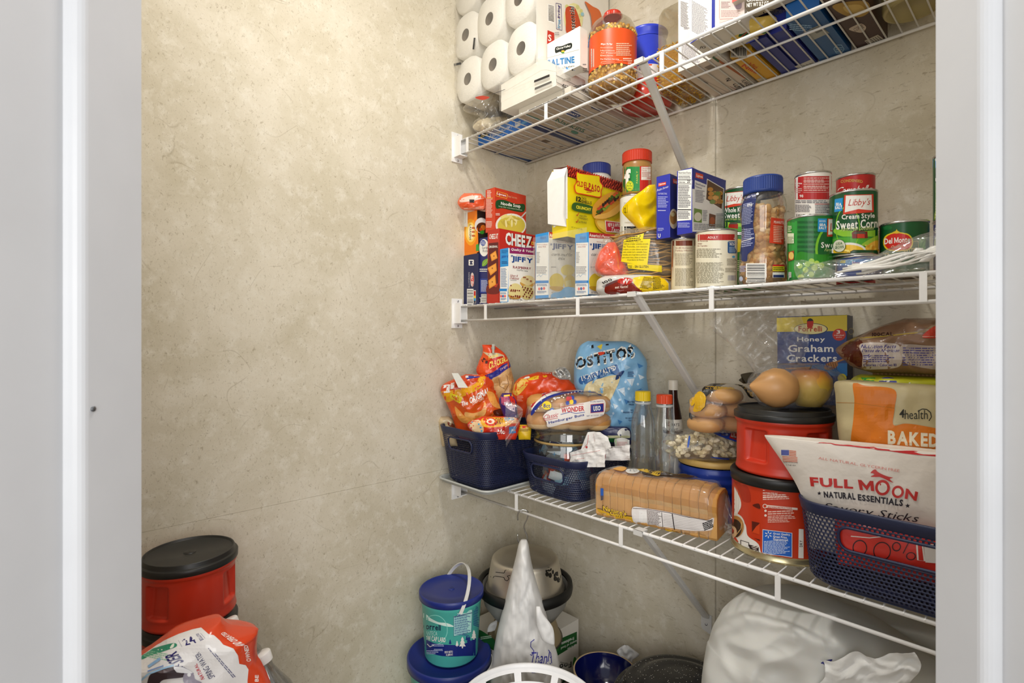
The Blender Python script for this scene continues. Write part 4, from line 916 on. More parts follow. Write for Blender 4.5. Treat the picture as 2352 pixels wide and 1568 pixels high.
# --- tall stack behind
corn_art = lambda o, dx, dy: cr(o, )
def libby(dx, dy, s=1.0, t1='Cream Style', t2='Sweet Corn'):
    L_ = lambda x, y: (1400 + (x - 1400) * s + dx, 260 + (y - 260) * s + dy)
    a = [REC(1240, 250, 1740, 470, '0f4a22'), REC(1240, 470, 1740, 640, '1a6a2a'), EL(1560, 560, 260, 120, '7dbb2e'), EL(1560, 540, 200, 80, 'a6d145'), EL(1540, 470, 300, 100, '0f4a22'),
         REC(1240, 640, 1740, 830, '2c8a30'), EL(1500, 720, 260, 60, '5cae34'),
         QD((1398, 440), (1672, 420), (1668, 262), (1410, 270), 'd6402a'), PG([(1412, 424), (1536, 396), (1658, 408), (1656, 268), (1420, 276)], WH), TX("Libby's", 1450, 296, 1640, 376, 'c2281c', sh=.12, b=0, tilt=8),
         TX(t1, 1386, 434, 1680, 492, WH, tilt=16), TX(t2, 1338, 484, 1704, 566, WH, tilt=22), TX('Farm Fresh Goodness', 1386, 544, 1676, 580, 'cfe08a', b=0, sh=.05, tilt=20),
         PG([(1476, 604), (1500, 588), (1584, 590), (1606, 596), (1614, 586), (1618, 654), (1480, 656)], '7a2018'), PG([(1486, 612), (1506, 594), (1590, 594), (1600, 620), (1530, 622)], '5a5448'), REC(1524, 616, 1590, 654, 'c8402c')]
    return a
LB, LBH = tin('corn_can', 'green can of whole kernel sweet corn behind the peanut jar, upper of two stacked', X(D_, 318), X(D_, 660), -0.105, 0, h=0.01), 0
bpy.data.objects.remove(LB[0].children[0]); [bpy.data.objects.remove(c) for c in list(LB[0].children)]; bpy.data.objects.remove(LB[0])
xk, yk, rk = cyl_at(X(D_, 318), X(D_, 660), -0.105); zk = zat(xk, yk, Y(D_, 640))
tin('corn_can', 'lower can of the stack of two behind the peanut jar, green with yellow corn', X(D_, 318), X(D_, 660), -0.105, ZM, h=zk - ZM, body='2c7a2c', art=cr(D_, EL(440, 720, 90, 60, 'e3c832'), EL(410, 680, 40, 40, '9cc83c'), gpx(420, 850, 480, 950, 6, 'd8d8a0')))
tin('corn_can', 'green can of whole kernel sweet corn behind the peanut jar, upper of two stacked', X(D_, 318), X(D_, 660), -0.105, zk, Y(D_, 225), body='14502a', art=cr(D_,
    REC(318, 470, 700, 650, '2c8a30'), EL(470, 520, 150, 60, 'a6d145'), EL(470, 470, 180, 50, '14502a'), QD((330, 385), (520, 350), (520, 228), (334, 246), 'd6402a'), PG([(332, 366), (420, 344), (512, 340), (512, 234), (336, 250)], WH), TX("Libby's", 352, 266, 500, 336, 'c2281c', sh=.1, b=0, tilt=12),
    TX('Whole Kernel', 320, 376, 560, 420, WH, tilt=14), TX('Sweet Corn', 322, 420, 600, 472, WH, tilt=14), TX('Farm Fresh Goodness', 322, 470, 560, 492, 'cfe08a', b=0, tilt=10), EL(430, 600, 200, 50, '4fa534'), PG([(364, 560), (372, 524), (440, 512), (452, 530), (452, 570)], 'a8281e'), PG([(370, 530), (385, 512), (440, 512), (446, 528)], '5a5448')))
# --- peanut jar
def peanut_jar():
    x, y, r = cyl_at(X(D_, 452), X(D_, 905), -0.235); h = zat(x, y, Y(D_, 118)) - ZM
    t = thing('peanut_jar', 'clear plastic jar of dry roasted peanuts with ribbed navy lid', 'jar', (x, y, ZM))
    g = MB(); prof = [(r * .86, 0), (r * .97, .004), (r * 1.0, .012), (r * .985, h * .14), (r * .945, h * .3), (r * .89, h * .42), (r * .86, h * .5), (r * .87, h * .56), (r * .93, h * .66), (r * .955, h * .72), (r * .90, h * .79), (r * .8, h * .835), (r * .72, h * .865)]
    g.lathe(prof, clear('f6f4ee'), 56); g.build('jar_body', t)
    def rz(z):
        for (a, b), (c, d) in zip(prof, prof[1:]):
            if b <= z <= d: return a + (c - a) * (z - b) / (d - b)
        return r * .8
    rn = random.Random(3); nuts = MB(); cols = [mat(c, 0.5, bump=0.2, scale=120) for c in ('e6b874', 'd8a25c', 'ecc88c', 'cc9450')]
    for i in range(520):
        z = 0.012 + (h * 0.66) * rn.random(); a = 2 * pi * rn.random(); q = (rz(z) - 0.0085) * (0.86 + 0.14 * rn.random())
        s = 0.0058 + rn.random() * 0.0018; b0 = Matrix.Rotation(rn.random() * 3, 3, 'X') @ Matrix.Rotation(rn.random() * 6, 3, 'Z')
        mb = MB(); mb.blob((0, 0, 0), (s * 1.45, s, s * .9), cols[i % 4], 8, 5, wob=.25, seed=i)
        nuts.add([(b0 @ Vector(p)) + Vector((q * cos(a), q * sin(a), z)) for p in mb.v], mb.f, cols[i % 4], True)
    nuts.lathe([(0.0001, 0.006), (r * .8, 0.006), (r * .8, h * .2), (r * .7, h * .5), (r * .75, h * .66), (0.0001, h * .67)], mat('c89858', 0.7), 24)
    nn_ = nuts.build('peanuts', t); nn_['kind'] = 'stuff'
    rl = r * .80; l = MB(); N_ = 110; z0, z1 = h * .845, h - .004; vs = []
    for i in range(N_):
        a = 2 * pi * i / N_; rr = rl * (1.0 if i % 2 else .982); vs += [(rr * cos(a), rr * sin(a), z0), (rr * cos(a), rr * sin(a), z1)]
    LM = mat('24418c', 0.4); l.add(vs, [(2 * i, 2 * ((i + 1) % N_), 2 * ((i + 1) % N_) + 1, 2 * i + 1) for i in range(N_)], LM)
    l.lathe([(rl * .9, z0), (rl * 1.01, z0 - .001), (rl * 1.01, z0 + .004)], LM, 56); l.lathe([(rl, z1), (rl * .97, h - .001), (rl * .88, h), (0.0001, h)], LM, 56); l.build('lid', t)
    sticker('printed_sleeve', t, cr(D_, freeform([(520, 290), (612, 258), (600, 400), (588, 540), (604, 640), (592, 745), (540, 800), (530, 860), (480, 850), (470, 760), (484, 640), (466, 520), (476, 400)], '232f66'),
        TX('Nutrition Facts', 512, 268, 606, 290, 'dcdce8', tilt=24), greek((476, 540), (590, 520), (600, 320), (500, 345), 14, 'a9b0d4', seed=2), TX('170', 536, 344, 580, 370, WH, tilt=6), greek((480, 740), (590, 720), (596, 560), (474, 570), 10, 'a9b0d4', seed=3), LN([(470, 690), (596, 650)], 5, WH),
        QD((732, 696), (858, 712), (880, 484), (748, 466), 'd23c1e'), TX('PEANUTS', 774, 500, 860, 524, 'f4dccf', tilt=-8), gpx(770, 536, 858, 690, 10, 'eab8a0', seed=4, tilt=-.04),
        bcpx(524, 880, 702, 1060, False, 7), REC(764, 892, 868, 908, 'c8282c'), REC(762, 908, 868, 950, 'e0cf20'), gpx(768, 914, 862, 944, 2, '2c2c20'), REC(762, 962, 868, 1010, 'e6e4dc'), REC(768, 984, 862, 1008, '232f66'), gpx(764, 1018, 850, 1052, 4, '5f5a50'),
        gpx(470, 900, 524, 960, 5, 'a9b0d4'), EL(482, 1020, 16, 22, 'b8c0d8')), hit_mesh(g, parent_matrix(t)), g=6)
peanut_jar()
# --- right-hand cans
pe, (px_, py_, pr_, ph_) = tin('pea_can', 'green can of sweet peas with plank-pattern label at the front right of the middle shelf', X(D_, 888), X(D_, 1336), -0.24, ZM, Y(D_, 478), body='1d7a34', art=cr(D_,
    REC(880, 500, 985, 1060, '2f9a3c'), [REC(985, 500 + i * 44, 1340, 520 + i * 44, '14602a') for i in range(7)], EL(1330, 760, 184, 240, '7dc22e', 30), EL(1344, 760, 176, 232, '14602a', 30), REC(985, 800, 1340, 900, '2a7d22'), freeform([(985, 800), (1100, 790), (1330, 850), (1340, 1050), (985, 1050)], '2f8a26'),
    QD((1168, 596), (1250, 600), (1250, 478), (1170, 478), '2390cf'), TX('SEA', 1184, 522, 1240, 546, WH, b=2), TX('SALT', 1178, 550, 1244, 574, WH, b=2), gpx(1180, 492, 1240, 512, 2, 'cfe6f4'),
    QD((1250, 640), (1330, 640), (1330, 478), (1256, 478), 'd6402a'), PG([(1262, 624), (1326, 616), (1326, 484), (1264, 484)], WH), TX('Li', 1280, 520, 1326, 594, 'c2281c', b=0, sh=.1),
    TX('Sweet', 1198, 690, 1370, 742, WH), TX('Farm Fre', 1232, 746, 1350, 772, 'cfe08a', b=0, sh=.1), [EL(x, y, rr, rr, c, 16) for x, y, rr, c in ((1114, 862, 26, 'a8cf48'), (1160, 880, 24, 'b4d858'), (1076, 888, 26, '98c83a'), (1010, 905, 24, '9cc83c'), (1140, 920, 28, 'b4d858'), (1200, 900, 26, 'a8cf48'), (1060, 940, 26, 'b0d44c'), (1020, 1010, 30, 'b4d83c'), (1110, 980, 26, 'a0c840'))],
    REC(896, 610, 958, 700, 'dfe9c8'), gpx(900, 640, 956, 696, 5, '4a6a3a'), QD((906, 862), (958, 848), (958, 764), (910, 780), 'a8481e'), EL(936, 812, 22, 34, 'e8c468'), gpx(900, 540, 940, 600, 4, 'dfe9c8'), REC(900, 960, 936, 1050, WH), gpx(902, 962, 934, 1046, 10, '222222', words=False, rnd=0)))
ns, _ = tin('soup_can', 'red and white soup can showing its nutrition panel, stacked on the sweet pea can', X(D_, 956), X(D_, 1300), -0.205, ZM + ph_, Y(D_, 88), body='ebe6de', art=cr(D_,
    REC(940, 95, 1310, 305, 'b5282a'), TX('Nutrition', 964, 152, 1028, 168, WH), TX('Facts', 964, 174, 1006, 188, WH), [REC(1040, y, 1290, y + 2.5, 'e8cfc8') for y in (140, 166, 192, 240)], gpx(1044, 104, 1284, 232, 7, 'dca8a0', seed=3), gpx(966, 200, 1030, 250, 3, 'dca8a0'), TX('90', 1008, 262, 1040, 288, WH),
    gpx(972, 310, 1290, 340, 2, '77747a', seed=5), gpx(970, 350, 1120, 420, 6, '77747a', seed=6), REC(1142, 344, 1290, 350, 'a83030'), gpx(1146, 356, 1280, 460, 7, '77747a', seed=7), bcpx(968, 434, 1060, 478, True, 3, bg='ebe6de'), ring2(1102, 452, 18, 16, 4, '22222a')))
bl, (bx_, by_, br_, bh_) = tin('tuna_can', 'short blue fish can under the cream style corn can', X(D_, 1330), X(D_, 1762), -0.225, ZM, Y(D_, 826), body='1c3f8a', art=cr(D_,
    REC(1330, 842, 1770, 900, '2c7cc4'), QD((1370, 878), (1420, 878), (1420, 852), (1370, 852), 'd8c21c'), TX('Star', 1478, 862, 1554, 890, 'c83020', b=0), EL(1660, 858, 60, 12, '7fb8dc'), gpx(1450, 1050, 1700, 1074, 2, 'c8d0e8')))
cc, _ = tin('corn_can', 'green cream style sweet corn can with red barn and corn cobs', X(D_, 1268), X(D_, 1720), -0.225, ZM + bh_, Y(D_, 258), body='14502a', art=cr(D_,
    REC(1250, 480, 1740, 640, '1a6a2a'), EL(1560, 590, 250, 66, '8cc634'), EL(1540, 520, 300, 70, '14502a'), REC(1250, 640, 1740, 830, '2c8a30'), EL(1500, 690, 260, 46, '52a834'), ring2(1440, 560, 110, 200, 8, '7dc22e'),
    REC(1240, 370, 1330, 560, '14502a'), QD((1320, 420), (1392, 408), (1398, 290), (1324, 304), '2390cf'), TX('SEA', 1334, 336, 1384, 362, WH, b=2), TX('SALT', 1328, 364, 1390, 392, WH, tilt=6, b=2),
    QD((1398, 440), (1672, 420), (1668, 258), (1410, 266), 'd6402a'), PG([(1414, 422), (1536, 392), (1656, 404), (1652, 266), (1424, 272)], WH), TX("Libby's", 1450, 298, 1640, 378, 'c2281c', sh=.12, b=0, tilt=8),
    TX('Cream Style', 1386, 434, 1680, 492, WH, tilt=16), TX('Sweet Corn', 1338, 488, 1704, 570, WH, tilt=20), TX('Farm Fresh Goodness', 1386, 548, 1676, 584, 'cfe08a', b=0, sh=.05, tilt=16),
    PG([(1476, 604), (1500, 588), (1584, 590), (1606, 596), (1614, 586), (1618, 654), (1480, 656)], '7a2018'), PG([(1486, 612), (1506, 594), (1590, 594), (1600, 620), (1530, 622)], '5a5448'), REC(1524, 616, 1590, 654, 'c8402c'),
    freeform([(1560, 716), (1640, 660), (1716, 630), (1716, 700), (1630, 720)], '9cc83c'), freeform([(1580, 760), (1640, 700), (1716, 680), (1716, 810), (1600, 812)], 'e8b83a'), [EL(1600 + (i * 19) % 112, 720 + (i * 13) % 84, 9, 7, ('f0cf58', 'd9a024')[i % 2], 7) for i in range(34)],
    EL(1450, 770, 150, 76, 'eceae4', 30), EL(1450, 772, 134, 58, 'edbf28', 30), [EL(1350 + (i * 37) % 200, 745 + (i * 11) % 60, 13, 9, ('f6d858', 'e2a81c', 'f8e27a')[i % 3], 8) for i in range(40)],
    EL(1372, 724, 54, 58, '20582a'), EL(1372, 724, 50, 54, 'd8d8c4'), EL(1372, 724, 38, 40, 'c8ccb0'), TX('USA', 1346, 692, 1398, 716, '20582a', tilt=8), TX('GROWN', 1336, 724, 1410, 750, '20582a', tilt=8), TX('MADE WITH', 1620, 776, 1700, 788, '2c4a20', b=0)))
tin('soup_can', 'red condensed soup can with white script lettering behind the cream style corn can', X(D_, 1328), X(D_, 1696), -0.10, zat(*cyl_at(X(D_, 1328), X(D_, 1696), -0.10)[:2], Y(D_, 560)), Y(D_, 108), body='b5201f', art=cr(D_,
    TX('CONDENSED', 1376, 134, 1574, 160, 'c8a04c', arc=12), TX('Campbell', 1340, 186, 1610, 268, WH, b=0, sh=.16, tilt=22), TX("'s", 1616, 176, 1664, 244, WH, b=0, sh=.1), REC(1320, 300, 1700, 560, WH)))
tin('soup_can', 'lower can of the hidden stack behind the cream style corn', X(D_, 1328), X(D_, 1696), -0.10, ZM, Y(D_, 560), body='b5201f')
dm, _ = tin('vegetable_can', 'dark green cut vegetable can with red fruit-shaped emblem', X(D_, 1718), X(D_, 2184), -0.20, ZM, Y(D_, 525), body='0f5228', art=cr(D_,
    EL(1790, 560, 50, 20, '1c6a34'), QD((2076, 830), (2140, 820), (2140, 640), (2078, 660), '3a7c3c'), [EL(2104 + (i % 2) * 18, 690 + i * 26, 8, 46, ('5c9a4c', '78b060')[i % 2], 10, a=.3) for i in range(4)],
    EL(1830, 690, 72, 78, 'e3c72c'), EL(1950, 690, 78, 82, 'e3c72c'), EL(1890, 630, 90, 30, 'e3c72c'), EL(1890, 740, 74, 34, 'e3c72c'), EL(1836, 690, 64, 68, 'c8241c'), EL(1946, 690, 70, 72, 'c8241c'), EL(1890, 634, 80, 24, 'c8241c'), EL(1890, 736, 64, 30, 'c8241c'),
    freeform([(1872, 588), (1842, 604), (1868, 612), (1890, 612), (1914, 604), (1888, 586), (1880, 574)], 'd8b828'),
    TX('Del Monte', 1772, 650, 2000, 702, WH, tilt=18, arc=3), TX('Quality', 1832, 716, 1924, 746, 'f0c8a8', b=0, tilt=10, sh=.1), TX('WITH', 1940, 746, 2060, 776, 'c8b060', tilt=8), TX('MADE', 1760, 784, 1812, 800, 'c8b060'), TX('Fresh Cut', 1792, 796, 1980, 840, WH, b=0, sh=.14, tilt=8), LN([(2000, 690), (2070, 680), (2076, 760)], 3, 'c8b060')))
xg, yg, rg = cyl_at(X(D_, 2198), X(D_, 2640), -0.135); zg = zat(xg, yg, Y(D_, 505))
tin('corn_can', 'dark blue can at the right door jamb, lower of two stacked', X(D_, 2202), X(D_, 2620), -0.135, ZM, h=zg - ZM, body='22306e', art=cr(D_, TX('S', 2216, 560, 2240, 610, WH), EL(2260, 700, 50, 70, 'c8d0a0')))
tin('corn_can', 'green corn can cut off by the right door jamb, upper of two stacked', X(D_, 2198), X(D_, 2640), -0.135, zg, Y(A_, 1390), body='14502a', art=cr(D_, REC(2190, -90, 2400, 20, '2390cf'), TX('SEA', 2214, -80, 2270, -40, WH, b=2), TX('S', 2220, 110, 2270, 180, WH), REC(2190, 280, 2400, 500, '9cb82c'), gpx(2212, 330, 2260, 480, 6, 'e0e0a0'), EL(2250, 230, 50, 80, '6a9c2c')))
# --- bag of white plastic cutlery lying on the rail
def cutlery_bag():
    P0 = pxp(X(D_, 1000), 0, -0.288); P1 = pxp(X(D_, 2300), 0, -0.285); z = ZM
    t = thing('plastic_cutlery_bag', 'clear bag of white plastic cutlery lying along the front of the middle shelf at right', 'bag', ((P0.x + P1.x) / 2, -0.275, ZM)); o_ = t.location.copy()
    L_ = P1.x - P0.x; Wc = mat('f0eee8', 0.25)
    for i in range(7):
        g = MB(); xa = P0.x + L_ * (0.30 + 0.03 * i) - o_.x; xb = P1.x - o_.x - 0.008 * i + 0.02; yy = -0.016 + 0.0062 * i; zz = 0.008 + 0.0045 * (i % 4)
        pts = [Vector((xa + (xb - xa) * k / 10, yy + 0.006 * sin(k * .6 + i), zz + 0.018 * (k / 10) ** 1.5 + 0.003 * sin(k * .9 + i))) for k in range(11)]
        g.tube(pts, [0.0018 + 0.0012 * sin(k * .5) for k in range(9)] + [0.006, 0.003], Wc, 6); g.build('plastic_spoon', t)
    g = MB()
    def fn(u, v):
        a = 2 * pi * v; X_ = P0.x - o_.x + L_ * u; hh = 0.008 + 0.020 * u ** .6 + 0.004 * sin(u * 9); ww = 0.030 * min(1, u * 5 + .25)
        n_ = 1 + 0.22 * noise.noise(Vector((X_ * 34, cos(a) * 2, sin(a) * 2)))
        return (X_, ww * cos(a) * n_ * .8 - 0.004, max(0.001, hh * (1 - .55 * (1 - u)) + 0.0005 + hh * sin(a) * n_))
    g.grid(fn, 70, 20, film(1.0, 34)); g.build('bag_film', t)
cutlery_bag()
bag('plastic_bag', 'small crumpled clear plastic bag end in front of the sweet pea can', [(Y(D_, 850), X(D_, 960), X(D_, 1040)), (Y(D_, 900), X(D_, 955), X(D_, 1200)), (Y(D_, 960), X(D_, 965), X(D_, 1330)), (Y(D_, 1010), X(D_, 990), X(D_, 1280)), (Y(D_, 1035), X(D_, 1040), X(D_, 1200))],
    X(D_, 1130), -0.293, 0.012, 'ffffff', wr=0.005, fz=50, seed=11, mt=film(1.0, 60), nu=20, nv=14)

# ================================================================ bottom shelf
E_, F_, G_, H_ = (980, 780), (1580, 720), (1200, 950), (1600, 1000)
NAVY = '1d2547'
def basket(label, x0, x1, y0, y1, z0, h, inset, yaw=0.0, slots=((0,),), pitch=0.0062, slot_h=(0.62, 0.84), slot_w=0.5, rr=0.045):
    """perforated woven-look plastic basket; rim box x0..x1, y0..y1, base inset"""
    cx, cy = (x0 + x1) / 2, (y0 + y1) / 2; W, D = (x1 - x0) / 2, (y1 - y0) / 2
    t = thing('storage_basket', label, 'basket', (cx, cy, z0), yaw); M_ = mat(NAVY, 0.42, bump=0.1, scale=150)
    def per(s, w, d, r):
        """point on a rounded rectangle, s 0..1 from the middle of the -y side, counter-clockwise; returns p and outward n"""
        L = [w - r, pi * r / 2, 2 * (d - r), pi * r / 2, 2 * (w - r), pi * r / 2, 2 * (d - r), pi * r / 2, w - r]; tot = sum(L); q = (s % 1.0) * tot
        i = 0
        while q > L[i] and i < 8: q -= L[i]; i += 1
        if i == 0: return Vector((q, -d, 0)), Vector((0, -1, 0))
        if i == 1: a = -pi / 2 + q / r; c = (w - r, -d + r)
        elif i == 2: return Vector((w, -d + r + q, 0)), Vector((1, 0, 0))
        elif i == 3: a = q / r; c = (w - r, d - r)
        elif i == 4: return Vector((w - r - q, d, 0)), Vector((0, 1, 0))
        elif i == 5: a = pi / 2 + q / r; c = (-w + r, d - r)
        elif i == 6: return Vector((-w, d - r - q, 0)), Vector((-1, 0, 0))
        elif i == 7: a = pi + q / r; c = (-w + r, -d + r)
        else: return Vector((-w + r + q, -d, 0)), Vector((0, -1, 0))
        return Vector((c[0] + r * cos(a), c[1] + r * sin(a), 0)), Vector((cos(a), sin(a), 0))
    def S(s, v, off=0.0):
        k = inset * (1 - v) ** 1.0; p, n = per(s, W - k, D - k, rr - k * .4)
        if v < 0.10: p = p - n * (0.012 * (1 - v / 0.10) ** 2)
        p = p + n * off; p.z = 0.002 + v * (h - 0.004); return p
    P = 4 * (W + D) - 8 * rr + 2 * pi * rr; NC = int(P / pitch); NR = int((h - 0.024) / (pitch * 0.86)); top = 1 - 0.016 / h
    inslot = lambda s, v: any(slot_h[0] < v < slot_h[1] and abs(((s - c + .5) % 1) - .5) * P < slot_w * W for c in slots[0])
    g = MB(); a_, b_ = 0.0012, 0.0004
    for r_ in range(NR):
        v0 = 0.0 + top * r_ / NR; v1 = top * (r_ + 1) / NR; o = 0.5 * (r_ % 2)
        for c in range(NC):
            s0, s1 = (c + o) / NC, (c + 1 + o) / NC; sm, vm = (s0 + s1) / 2, (v0 + v1) / 2
            if inslot(sm, vm): continue
            ou = [S(s0, v0), S(s1, v0), S(s1, v1), S(s0, v1)]; md = [S(sm, v0, a_), S(sm, v1, a_)]
            if vm < 0.04: g.add(ou, [(0, 1, 2, 3)], M_); continue
            ds, dv_ = (s1 - s0) * 0.27, (v1 - v0) * 0.27
            inn = [S(sm - ds, vm - dv_, -b_), S(sm + ds, vm - dv_, -b_), S(sm + ds, vm + dv_, -b_), S(sm - ds, vm + dv_, -b_)]
            g.add(ou + inn + md, [(0, 8, 5, 4), (8, 1, 5), (1, 2, 6, 5), (2, 9, 7, 6), (9, 3, 7), (3, 0, 4, 7)], M_, True)
    wl = g.build('woven_wall', t)
    g = MB(); N_ = 120
    prof = [(0.0, top - 0.02), (0.0022, top), (0.0036, 0.995), (0.003, 1.012), (0.0, 1.016), (-0.003, 1.008), (-0.0032, 0.97), (-0.001, top - 0.02)]
    g.grid(lambda u, v: S(u, prof[min(7, int(v * 7 + .5))][1], prof[min(7, int(v * 7 + .5))][0]), N_, 7, M_); g.build('rim', t)
    g = MB(); k = inset + 0.012; pts = [per(i / 64, W - k, D - k, rr - inset * .4)[0] for i in range(64)]; g.prism([(p.x, p.y) for p in pts], 0.0, 0.003, M_); g.build('base', t)
    for c in slots[0]:
        vm, hv = sum(slot_h) / 2, (slot_h[1] - slot_h[0]) / 2; hs = slot_w * W / P; pts = []; cr_ = hv * h * 0.9 / P
        for k in range(28):
            a = 2 * pi * k / 28; sg = 1 if cos(a) > 0 else -1
            pts.append(S(c + sg * (hs - cr_) + cr_ * cos(a), vm + hv * math.copysign(abs(sin(a)) ** .7, sin(a)), 0.0005))
        g = MB(); g.tube(pts, 0.0026, M_, 6, closed=True, caps=False); g.build('handle_slot', t)
    return t
# grey tray under the left basket
tr = thing('tray', 'pale grey shallow tray with rolled edge under the left navy basket', 'tray', (0.117, -0.252, ZB)); GR = mat('b9bcb8', 0.35)
g = MB(); tw, td, r_ = 0.110, 0.132, 0.03
def rrect(w, d, r, n=6):
    o = []
    for cx, cy, a0 in ((w - r, -d + r, -90), (w - r, d - r, 0), (-w + r, d - r, 90), (-w + r, -d + r, 180)):
        for k in range(n + 1): a = radians(a0 + 90 * k / n); o.append((cx + r * cos(a), cy + r * sin(a)))
    return o
lv = [(0.006, 0.0008), (0.0, 0.001), (0.0, 0.012), (-0.004, 0.0135), (-0.0065, 0.012), (-0.0065, 0.0095)]
vs = []
for k, z in lv: vs += [(x, y, z) for x, y in rrect(tw - k, td - k, r_)]
n = 28; g.add(vs[:n], [tuple(range(n))], GR); g.add(vs, [(i * n + j, i * n + (j + 1) % n, (i + 1) * n + (j + 1) % n, (i + 1) * n + j) for i in range(len(lv) - 1) for j in range(n)], GR, True); g.build('tray_body', tr)
b1 = basket('navy perforated basket full of snack bags, in the grey tray at the left wall', 0.012, 0.232, -0.397, -0.10, ZB + 0.0022, 0.166, 0.022, slots=((0.0, 0.5),))
b2_ = basket('low navy perforated basket with a glass jar and torn paper wrappers, between basket and bread', 0.248, 0.462, -0.292, -0.03, ZB + 0.0004, 0.112, 0.016, slots=((0.0,),), slot_h=(0.42, 0.78), slot_w=0.56)
b3 = basket('navy perforated basket of dog treat bags at the right door jamb', 0.962, 1.225, -0.318, -0.03, ZB + 0.0004, 0.143, 0.014, slots=((0.015,),), slot_h=(0.52, 0.80), slot_w=0.62, pitch=0.0068)
ORG = 'e2521a'
def clip(label, A, B, y, w=0.012, c='c9c9bd'):
    """clear plastic bag clip from pixel A to B"""
    a, b = pxp(A[0], A[1], y), pxp(B[0], B[1], y); t = thing('bag_clip', label, 'clip', a); d = b - a
    M_ = mat(c, 0.15, kind='sheer0.7')
    for s, nm in ((0.004, 'jaw'), (-0.004, 'jaw')):
        g = MB(); n_ = Vector((FW.x, FW.y, 0)) * s; sd = Vector((RT.x, RT.y, 0)) * w
        vs = [n_ - sd, n_ + sd, d + n_ * .3 + sd * .7, d + n_ * .3 - sd * .7]; q = Vector((FW.x, FW.y, 0)) * 0.0022
        g.add([p - q for p in vs] + [p + q for p in vs], [(0, 1, 2, 3), (7, 6, 5, 4), (0, 4, 5, 1), (1, 5, 6, 2), (2, 6, 7, 3), (3, 7, 4, 0)], M_); g.build(nm, t)
    g = MB(); m_ = d * .45; g.tube([m_ - RT * 0.006, m_ + RT * 0.006], 0.0035, mat('9ea39c', 0.3, 0.6), 8); g.build('spring', t)
def ER(*rows): return [(Y(E_, a), X(E_, b), X(E_, c)) for a, b, c in rows]
# cracker bag leaning on the wall behind
bag('snack_bag', 'tall orange snack bag with blue band and clear lower half against the left wall', ER((45, 500, 600), (120, 505, 700), (200, 470, 745), (290, 448, 765), (380, 520, 790), (460, 600, 805), (540, 620, 815), (640, 640, 810)), X(E_, 640), -0.255, 0.05, 'd8431a', wr=0.004, seed=21, g=5, art=cr(E_,
    freeform([(500, 90), (560, 130), (590, 250), (560, 320), (470, 300), (450, 250)], 'e0541c'), freeform([(500, 160), (545, 180), (545, 215), (500, 200)], '4a2018'), freeform([(510, 110), (560, 150), (640, 190), (700, 150), (640, 120), (560, 120)], 'cfc09c'),
    freeform([(525, 322), (600, 290), (700, 215), (745, 200), (765, 235), (700, 280), (600, 355), (580, 355)], '2a2a86'), freeform([(550, 200), (590, 170), (700, 145), (742, 175), (730, 205), (650, 240), (600, 280), (560, 250)], 'c8281a'),
    TQ('CRACKERS', (566, 268), (735, 188), (722, 150), (556, 200), 'f0d868', sh=.05, b=2), TQ('MINI', (560, 176), (640, 150), (640, 128), (556, 150), 'f0d868'), TQ('Original', (668, 285), (740, 236), (735, 206), (655, 262), 'f2c8c0', b=0),
    freeform([(585, 360), (650, 320), (768, 250), (800, 400), (810, 640), (650, 640), (600, 460)], 'c9a06c'),
    [EL(x, y, 44, 36, c, 12, a=x) for x, y, c in ((640, 380, 'b98a54'), (710, 350, 'c99c64'), (765, 330, 'b58650'), (660, 450, 'd0a672'), (735, 430, 'bd8f58'), (680, 500, 'c49a64'), (780, 480, 'b08048'), (720, 560, 'c9a06a'), (650, 590, 'b08048'))],
    LN([(650, 350), (660, 420), (700, 440)], 4, '6a3f1c'), LN([(720, 320), (740, 400), (700, 470)], 4, '6a3f1c'), LN([(680, 400), (735, 395)], 3, '6a3f1c'), LN([(770, 380), (760, 460)], 3, '6a3f1c')))
clip('small clear clip closing the tall snack bag', (X(E_, 600), Y(E_, 40)), (X(E_, 600), Y(E_, 120)), -0.283, w=0.004)
bag('candy_packet', 'small purple and red candy packet wedged behind the corn chip bag', ER((480, 680, 760), (540, 650, 800), (600, 660, 815), (680, 690, 815), (760, 700, 810)), X(E_, 740), -0.31, 0.03, '3a2468', wr=0.003, seed=4, cat='packet', art=cr(E_, freeform([(660, 510), (720, 500), (750, 560), (700, 590), (664, 560)], 'b8506c'), freeform([(740, 480), (800, 540), (812, 620), (770, 600)], 'c8281c'), freeform([(690, 500), (790, 490), (800, 500), (700, 512)], 'e8c020'), freeform([(700, 560), (790, 600), (800, 650), (720, 610)], 'd8c0d0')))
